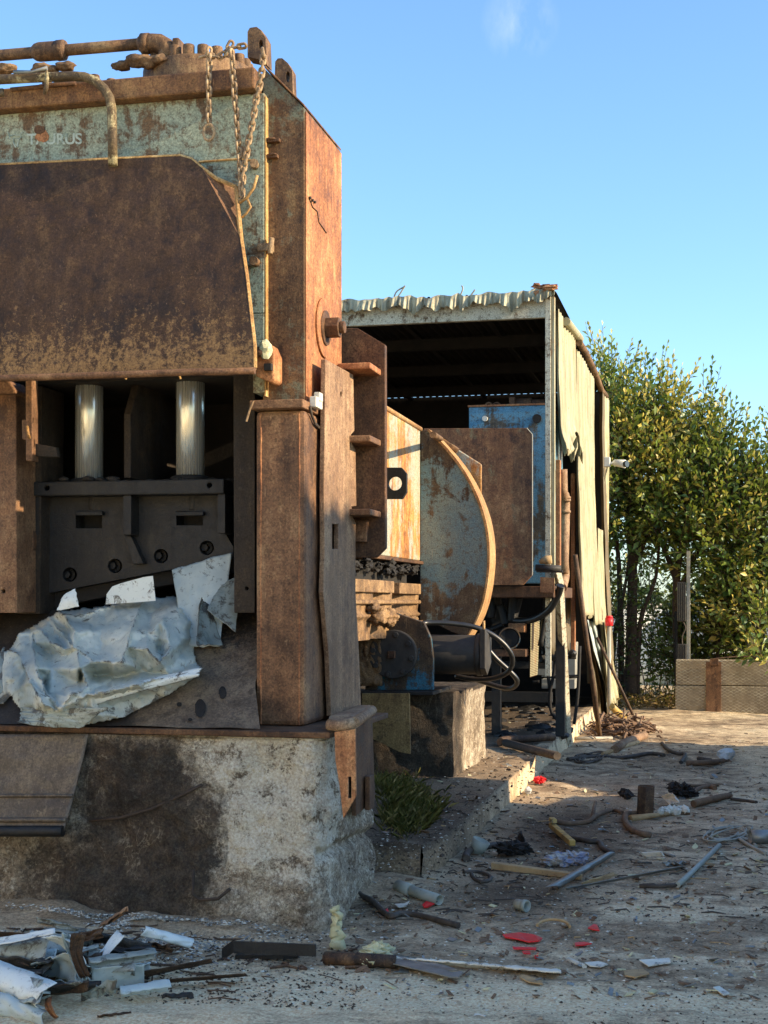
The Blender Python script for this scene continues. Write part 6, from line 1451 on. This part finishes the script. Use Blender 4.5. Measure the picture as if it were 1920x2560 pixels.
sheet('channel_rail', ALU, 'bent grey metal channel pointing toward the rag', 'rail', ((805, 672, .05), (1040, 540, .06), (1070, 548, .02), (850, 682, .01)), place=gp2, seed=30, amp=.008, bulge=.03, nu=40)
sheet('metal_offcut', ALU, 'thin dark grey strip beside the bent channel', 'strip', ((880, 675, .02), (1330, 590, .03), (1345, 597, .01), (885, 685, .0)), place=gp2, seed=31, amp=.004, nu=40)
sheet('metal_offcut', ALU, 'small crushed grey metal bit on wet patch', 'strip', ((1255, 578, .03), (1330, 560, .05), (1350, 575, .01), (1275, 592, .0)), place=gp2, seed=32, amp=.03)
b = MB(); a, c = gp2(598, 588, .03), gp2(945, 630, .02); b.hexa([a + Vector((0, -.03, -.02)), c + Vector((0, -.03, -.02)), c + Vector((0, .03, -.02)), a + Vector((0, .03, -.02))], [a + Vector((0, -.03, .02)), c + Vector((0, -.03, .012)), c + Vector((0, .03, .012)), a + Vector((0, .03, .02))]); one(b, 'wooden_lath', WOODL, 'weathered pale wooden lath lying before the rag', 'lath', bevel=.004)
sheet('wooden_splinter', WOODL, 'pale split wood piece below the bent channel', 'wood', ((945, 660, .02), (1070, 620, .03), (1085, 628, .01), (950, 668, .0)), place=gp2, seed=33, amp=.01)
a, c = gp2(828, 445, .03), gp2(908, 515, .03); d = (c - a).normalized(); s_ = Vector((-d.y, d.x, 0)) * .022
b = MB(); b.hexa([a - s_, a + s_, c + s_, c - s_], [p + Vector((0, 0, .04)) for p in (a - s_, a + s_, c + s_, c - s_)]); b.hexa([p + Vector((0, 0, .05)) for p in (a - s_, a + s_, a + s_ + d * .12, a - s_ + d * .12)], [p + Vector((0, 0, .08)) for p in (a - s_, a + s_, a + s_ + d * .1, a - s_ + d * .1)]); one(b, 'yellow_block', YEL, 'yellow plastic block profile lying on black soil', 'block', bevel=.006)
RG = MB()
for i in range(9): RG.lump(gp2(830 + 14 * i, 575 - (i % 3) * 12, .02 + .012 * (i % 2)), random.uniform(.035, .055), i, 3, .9, (1.2, .8, .6), 2.6)
one(RG, 'crumpled_wrapper', RAG, 'crumpled white and blue plastic wrapper on the soil', 'wrapper')
# logs and branches
BW = 'branches and logs on the yard'
rod('log', WOODL, 'straight peeled pale log beside the iron stub', 'log', ((1130, 422), (1200, 412), (1278, 402)), .030, r1=.016, group=BW, k=0)
rod('log', WOOD, 'thick brown log lying farthest right', 'log', ((1372, 365), (1430, 350), (1490, 335), (1515, 332)), .032, r1=.024, group=BW)
rod('branch', WOOD, 'hooked thick branch curling toward the camera', 'branch', ((1160, 400), (1115, 402), (1112, 430), (1135, 460), (1175, 478), (1205, 482)), .024, group=BW)
rod('branch', WOOD, 'long wavy thin branch with fork left of iron stub', 'branch', ((835, 425), (880, 436), (940, 435), (975, 425), (1000, 405), (1060, 385), (1100, 395)), .022, r1=.016, group=BW)
rod('branch', WOOD, 'short upright fork piece on wavy branch', 'branch', ((985, 412), (990, 380, .05), (997, 352, .06)), .018, r1=.012, group=BW)
rod('stick', WOOD, 'straight brown stick lying alone by the clear bag', 'stick', ((1345, 206), (1420, 203), (1502, 196)), .03, group=BW)
rod('stick', CABLE, 'dark short stick just above the straight stick', 'stick', ((1390, 185), (1440, 192)), .022, group=BW)
rod('stick', WOOD, 'bent twig tangled with the fuzzy black tuft', 'stick', ((1365, 318), (1400, 300), (1440, 295), (1455, 300)), .022, group=BW)
rod('stick', WOOD, 'long thin twig stretching right of the fuzzy black tuft', 'stick', ((1330, 285), (1400, 288), (1470, 285)), .014, group=BW)
rod('stick', CABLE, 'thin dark twig past the end of the thick log', 'stick', ((1515, 338), (1570, 345), (1615, 352)), .014, group=BW)
rod('stick', CABLE, 'arched brown cable piece on the far dirt', 'stick', ((1252, 125), (1275, 150), (1310, 165), (1340, 168), (1330, 190), (1325, 200)), .02, group=BW)
rod('pole', R_STRIP, 'thick reddish pole lying by the brush pile', 'pole', ((1070, 158), (1110, 130), (1185, 102)), .05, k=0, group=BW)
rod('pole', WOODL, 'thin pale pole parallel to the reddish pole', 'pole', ((1025, 170), (1090, 145), (1160, 122)), .025, k=0, group=BW)
rod('pole', POST, 'thin grey rod lying behind the prop foot', 'pole', ((920, 106), (1060, 106)), .022, k=0, group=BW)
SLp = lambda x, y, z=0: onZ(*g2(x, y), SLZ + .02 + z)
rod('pole', CABLE, 'dark pipe lying on the slab toward the prop foot', 'pole', ((650, 130), (740, 155), (850, 182)), .04, place=SLp, k=0, group=BW)
rod('pole', R_BAR, 'brown bent pipe on slab behind the dark pipe', 'pole', ((632, 128), (650, 120), (740, 115), (835, 108)), .042, place=SLp, group=BW)
# iron stub
p = gp2(1187, 398); b = MB(); b.pipe(p, p + Vector((.01, 0, .24)), .075, .012, 6); one(b, 'iron_stub', R_BAR, 'short rusty iron tube stub standing upright', 'tube stub', bevel=.004)
# tin sheets, boards
sheet('tin_sheet', TIN, 'shiny bent tin sheet behind the iron stub', 'tin sheet', ((1245, 322, .05), (1300, 318, .09), (1335, 358, .03), (1285, 360, .03)), place=gp2, seed=40, amp=.02, lip=.02)
sheet('white_board', WHITE, 'small white board with metal edge on the dirt', 'board', ((1172, 540, .04), (1250, 535, .05), (1262, 552, .02), (1182, 558, .01)), place=gp2, seed=41, amp=.004, solid=.01)
rod('stick', ALU, 'thin metal handle joined to the white board', 'stick', ((1255, 548), (1300, 560)), .01, k=0, group=BW)
b = MB()
for i in range(12): b.lump(gp2(1245 + 9 * i, 378 + random.uniform(-8, 8), .03), random.uniform(.02, .045), i, 1, .5)
one(b, 'plaster_rubble', WHITE, 'white plaster crumbs in a row before the tin sheet', 'rubble')
b = MB(); a, c = gp2(1240, 372, .02), gp2(1360, 384, .02); b.hexa([a + Vector((0, -.04, -.02)), c + Vector((0, -.04, -.02)), c + Vector((0, .04, -.02)), a + Vector((0, .04, -.02))], [a + Vector((0, -.04, 0)), c + Vector((0, -.04, 0)), c + Vector((0, .04, 0)), a + Vector((0, .04, 0))]); one(b, 'scrap_board', R_BAR, 'dark board under the white plaster crumbs', 'board')
# cable coils
def coil(cx, cy, rx, ry, r, mat, label, turns=4, place=gp2):
    pts = []
    for i in range(turns * 14):
        t = 2 * PI * i / 14; w = 1 + .5 * mn.noise((i * .17, cx, 0)) + .08 * (i // 14 - 2); pts.append(place(cx + rx * w * math.cos(t + .3 * (i // 14)) + 10 * (i // 14), cy + ry * w * math.sin(t) + 4 * (i // 14 % 2), .015 + .02 * abs(mn.noise((i * .3, 1, 0)))))
    b = MB(); b.tube(spline(pts, 3), r, 6); return one(b, 'cable_coil', mat, label, 'cable', 'loose cable coils')
coil(1480, 462, 78, 28, .0065, POST, 'loose pale wire coil at the right edge')
coil(960, 175, 48, 18, .009, CABLE, 'coiled cable lying at the foot of the prop post', 4)
rod('loose_cable', POST, 'pale cable trailing right from the wire coil', 'cable', ((1545, 490), (1590, 520), (1650, 550)), .013)
rod('loose_cable', POST, 'forked pale cable end beneath the tin can', 'cable', ((1550, 488), (1590, 500), (1612, 520)), .013)
rod('loose_cable', CABLE, 'black cable looping on the soil before the kerb', 'cable', ((490, 622), (540, 620), (585, 632), (592, 650), (560, 658), (530, 645), (520, 628)), .012)
rod('loose_cable', CABLE, 'dark hose running across dirt below the plastic pipe', 'cable', ((60, 672), (95, 712), (140, 735), (185, 780), (215, 795), (240, 785), (300, 788), (400, 812), (470, 830)), .017)
rod('loose_cable', CABLE, 'dark hose hanging down by the plinth side', 'cable', ((125, 480, .12), (160, 525, .06), (195, 600), (215, 680)), .02)
rod('loose_cable', CABLE, 'thick black hose curling off the kerb', 'cable', ((635, 520), (570, 528), (520, 540), (500, 560), (502, 575)), .024)
rod('loose_cable', CABLE, 'long brown cable reaching right from the prop foot', 'cable', ((890, 188), (1000, 178), (1100, 182), (1200, 165), (1260, 172)), .022)
p = gp2(1590, 480, .05); b = MB(); b.pipe(p, p + Vector((.16, .05, .0)), .05, .006); one(b, 'tin_can', ALU, 'dull tin can lying in the wire coil', 'can')
# red plastic shards
GR = 'red plastic shards on the dirt'
def shard(pts, label, z=.012, mat=RED):
    c = [gp2(x, y, z) for x, y in pts]; b = MB(); b.prism(c, (.0, .0, .006)); return one(b, 'plastic_shard', mat, label, 'shard', GR)
shard(((640, 858), (700, 850), (760, 858), (793, 872), (780, 882), (740, 886), (700, 876), (650, 868)), 'largest red plastic shard, in the middle of the yard')
rod('stick', WHITE, 'white stub joined to the largest red shard', 'stick', ((628, 852), (652, 858)), .01, k=0)
shard(((332, 742), (348, 730), (378, 738), (352, 752), (338, 752)), 'small red shard under the plastic pipe')
shard(((183, 768), (198, 757), (202, 768), (190, 776)), 'tiny red shard close to the dark hose')
shard(((968, 832), (990, 818), (1003, 822), (1012, 842), (985, 838)), 'folded red shard right of the yellow ring piece')
shard(((917, 890), (950, 886), (982, 892), (950, 898), (920, 900)), 'flat red strip between largest and folded shards')
shard(((678, 905), (770, 908), (768, 915), (682, 912)), 'narrow red sliver just below the largest shard')
shard(((715, 922), (745, 922), (748, 932), (720, 930)), 'red scrap under the narrow sliver')
shard(((762, 940), (778, 928), (776, 948), (764, 950)), 'upright red chip nearest the white strip')
b = MB(); [b.lump(gp2(775 + 7 * i, 260 + 4 * (i % 2), .03), .035, i, 3, .9, (1, 1, .8), 2.5) for i in range(3)]; one(b, 'red_wrapper', RED, 'crumpled red wrapper against the kerb', 'wrapper')
b = MB(); b.lump(gp2(738, 302, .03), .035, 4, 2, .5); one(b, 'crumpled_paper', PLAST, 'white crumpled paper ball at the kerb foot', 'paper')
b = MB(); [b.lump(gp2(1493 + 9 * i, 168, .06), .075, i + 9, 2, .6, (1, .8, 1)) for i in range(2)]; one(b, 'plastic_bag', PLAST, 'clear plastic bag lying alone on far dirt', 'bag')
b = MB(); [b.lump(gp2(1300 + 13 * i, 290 + 4 * i, .06), .05 + .015 * (i % 2), i, 3, 1.2, (1.1, 1, .7), 4) for i in range(5)]; one(b, 'rubber_tuft', SOOT, 'frayed fuzzy black rubber tuft by the twigs', 'rubber')
b = MB(); [b.lump(gp2(1105 + 8 * i, 310 + 5 * i, .03), .04, i + 3, 2, .9, freq=3) for i in range(3)]; one(b, 'rubber_tuft', SOOT, 'small black rubber lump left of the tin sheet', 'rubber')
b = MB(); [b.lump(gp2(640 + 22 * i, 520 + 4 * (i % 3), .05), .035 + .02 * (i % 2), i + 13, 3, 1.0, (1.3, 1, .7), 2.5) for i in range(4)]; one(b, 'black_rubber_heap', SOOT, 'black rubber lumps on the soil beside the kerb', 'rubber')
sheet('rubber_scrap', SOOT, 'torn black rubber flap rising among dark lumps', 'rubber', ((694, 480, .07), (708, 455, .13), (750, 550, .02), (715, 525, .02)), place=gp2, seed=51, amp=.03)
p = gp2(548, 520, .04); b = MB(); b.tube([p + Vector((-.02, 0, -.04)), p + Vector((.02, 0, .05))], .045, 12, False, .06); one(b, 'plastic_cup', PVC, 'pale broken plastic cup leaning on the kerb', 'cup', solid=.004)
pts = [gp2(835, 825, .012) + Vector((.085 * math.cos(t), .085 * math.sin(t), .02 * math.sin(t))) for t in [PI * (.02 + .96 * i / 14) for i in range(15)]]
b = MB(); b.tube(pts, .008, 8); one(b, 'ring_piece', WOODL, 'half ring of yellowish plastic on the dirt', 'ring piece')
shp = lambda name, mat, lab, cat, pts: one(MB().prism([gp2(x, y, .012) for x, y in pts], (0, 0, .005)), name, mat, lab, cat)
shp('paper_scrap', WHITE, 'white paper rectangle near the bottom right', 'paper', ((1448, 1060), (1472, 1056), (1513, 1084), (1488, 1090)))
shp('paper_scrap', WHITE, 'white torn sheet piece with grey tail', 'paper', ((955, 965), (1010, 960), (1045, 972), (1015, 982), (975, 978)))
shp('paper_scrap', WHITE, 'smeared white plaster flake on pale track', 'paper', ((1165, 955), (1280, 948), (1285, 965), (1200, 978)))
shp('plastic_shard', WOODL, 'flat beige plastic scrap near white flake', 'shard', ((1105, 995), (1180, 990), (1205, 1008), (1150, 1022), (1110, 1015)))
shp('plastic_shard', WOODL, 'pale crumpled shard beside the flat grey plate', 'shard', ((715, 1010), (790, 1035), (795, 1048), (740, 1040), (705, 1022)))
shp('foil_scrap', TIN, 'shiny curved foil scrap beside the plastic pipe', 'foil', ((225, 740), (262, 738), (282, 728), (270, 748), (240, 752)))
rod('stick', WHITE, 'short white stick right of the white strip', 'stick', ((892, 958), (955, 985)), .011, k=0)
# many small nameless bits of plastic, tin and bark
for nm, mt, lb, n_, sd_ in (('tin_flakes', ALU, 'small grey metal flakes scattered around the yard', 300, 41), ('plastic_flakes', FOAM, 'small yellowish plastic flakes scattered around the yard', 110, 42), ('bark_flakes', WOOD, 'bark and wood flakes scattered around the yard', 520, 43)):
    r_ = random.Random(sd_); b = MB()
    for i in range(n_):
        p = gpt(r_.uniform(880, 1920), 1850 + 650 * r_.random() ** 1.2); l = r_.uniform(.008, .03) * (1 + .05 * max(0, p.y - 8)); w = l * r_.uniform(.15, .6); a = r_.uniform(0, PI); t = Vector((math.cos(a), math.sin(a), r_.gauss(0, .25))); s_ = Vector((-t.y, t.x, r_.gauss(0, .3)))
        if p.x < -1.72 and p.y > 8.7: p.z += SLZ
        if p.x < -1.98 and 7.2 < p.y < 8.4: continue
        p.z += .008; q = [p - t * l - s_ * w, p + t * l * r_.uniform(.6, 1) - s_ * w * r_.uniform(.3, 1), p + t * l + s_ * w, p - t * l * .7 + s_ * w * r_.uniform(.5, 1.2)]
        b.add(q + [v + Vector((0, 0, .004)) for v in q], [(3, 2, 1, 0), (4, 5, 6, 7), (0, 1, 5, 4), (1, 2, 6, 5), (2, 3, 7, 6), (3, 0, 4, 7)])
    tag(b.build(nm, mt, None, loc=(0, 0, 0), fix=False), lb, 'litter', kind='stuff')
# brush pile by the shelter corner
b = MB(); random.seed(55)
for i in range(230):
    x = random.gauss(1098, 52); y = random.gauss(80, 11); p = gp2(x, y, 0); p.z += abs(random.gauss(.06, .07)); a = random.uniform(0, PI); l = random.uniform(.06, .28)
    d = Vector((math.cos(a), math.sin(a), random.gauss(0, .35))) * l; b.tube([p - d * .5, p + Vector((0, 0, .02)), p + d * .5], random.uniform(.006, .022), 5)
one(b, 'brush_pile', plain('brush_twigs', srgb(132, 104, 84), srgb(84, 66, 54), .85, 5, .4), 'low pile of dry brush and bark by the leaning poles', 'brush pile')['kind'] = 'stuff'

# ---------------------------------------------------------------- gravel, crumbs and chips spread over the dirt
def scatter(name, mat, label, n, smin, smax, seed, flat=.6, zone=None, sub=0):
    r = random.Random(seed); b = MB(); base = [(1, 0, -.3), (-.5, .87, -.3), (-.5, -.87, -.3), (.2, .1, .8)]
    k = 0
    while k < n:
        px, py = zone(r); on_slab = False
        p = gpt(px, py)
        if p.x < -1.72 and p.y > 8.7: p = onZ(px, py, SLZ + .012); on_slab = True
        if p.x < -1.98 and 7.2 < p.y < 8.4: continue
        if p.y < 5.8 or p.y > 24: continue
        k += 1; s_ = r.uniform(smin, smax) * (.5 + .5 * r.random()) * (1 + .04 * max(0, p.y - 8)); a = r.uniform(0, 2 * PI)
        sx, sy = r.uniform(.6, 1.5), r.uniform(.6, 1.2)
        vs_ = []
        for (x, y, z) in base + [(-.3, .3, .6)]:
            x *= sx * r.uniform(.7, 1.3); y *= sy * r.uniform(.7, 1.3); vs_.append(p + Vector((x * math.cos(a) - y * math.sin(a), x * math.sin(a) + y * math.cos(a), z * flat)) * s_ + Vector((0, 0, s_ * .12)))
        b.add(vs_, [(0, 1, 4, 3), (1, 2, 4), (2, 0, 3), (2, 3, 4), (0, 2, 1)])
    return tag(b.build(name, mat, None, loc=(0, 0, 0), fix=False), label, 'gravel', kind='stuff')
def zn(x0, x1, y0, y1, pw=1.0): return lambda r: (r.uniform(x0, x1), y0 + (y1 - y0) * r.random() ** pw)
STONE = plain('pale_stone', srgb(168, 156, 142), srgb(132, 120, 108), .9, 30, .3)
DARKS = plain('dark_crumb', srgb(54, 47, 42), srgb(84, 72, 62), .95, 30, .3)
scatter('gravel', DARKS, 'dark earth crumbs spread all over the yard', 2600, .004, .013, 1, .7, zn(400, 1920, 1850, 2560))
scatter('pale_gravel', STONE, 'pale gravel spread across the yard', 3200, .005, .015, 2, .6, zn(500, 1920, 1850, 2560))
scatter('white_chips', WHITE, 'white plaster and plastic chips dotted over the dirt', 1500, .004, .017, 3, .35, zn(500, 1900, 1870, 2540))
scatter('soil_crumbs', DARKS, 'dark soil crumbs on the slab edge', 700, .006, .022, 4, .8, zn(930, 1420, 1880, 2200))
scatter('heap_crumbs', DARKS, 'dark crumbs between the scrap pieces at the plinth', 1800, .004, .014, 5, .7, zn(0, 900, 2290, 2560))
scatter('heap_chips', WHITE, 'white flakes and ash chips around the scrap heap', 3600, .004, .016, 6, .4, lambda r: (r.gauss(330, 170), r.gauss(2322, 40)))
scatter('ash_flakes', ALU, 'grey ash flakes around the scrap heap', 2600, .005, .018, 7, .5, lambda r: (r.gauss(330, 180), r.gauss(2322, 45)))
def twigs(n, seed, zone, mat, name, label, l0, l1, r0):
    r = random.Random(seed); b = MB()
    for i in range(n):
        p = gpt(*zone(r)); a = r.uniform(0, PI); l = r.uniform(l0, l1) * (1 + .05 * max(0, p.y - 8))
        if p.x < -1.72 and p.y > 8.7: p.z += SLZ
        if p.x < -1.98 and 7.2 < p.y < 8.4: continue
        d = Vector((math.cos(a), math.sin(a) * .7, 0)) * l; b.tube([p - d * .5 + Vector((0, 0, .006)), p + Vector((r.gauss(0, .02), r.gauss(0, .02), .012)), p + d * .5 + Vector((0, 0, .006))], r0 * r.uniform(.5, 1.4), 4)
    return tag(b.build(name, mat, None, loc=(0, 0, 0), fix=False), label, 'litter', kind='stuff')
twigs(420, 8, zn(900, 1920, 1830, 2300), CABLE, 'twig_litter', 'dark twigs and wire bits littering the yard', .03, .15, .0035)
twigs(90, 9, zn(900, 1900, 1850, 2400), WOODL, 'straw_litter', 'pale straw and splinters littering the yard', .02, .12, .003)
twigs(120, 10, lambda r: (r.gauss(330, 240), r.gauss(2380, 55)), R_BAR, 'scrap_litter', 'small rusty slivers littering the scrap heap', .05, .2, .005)
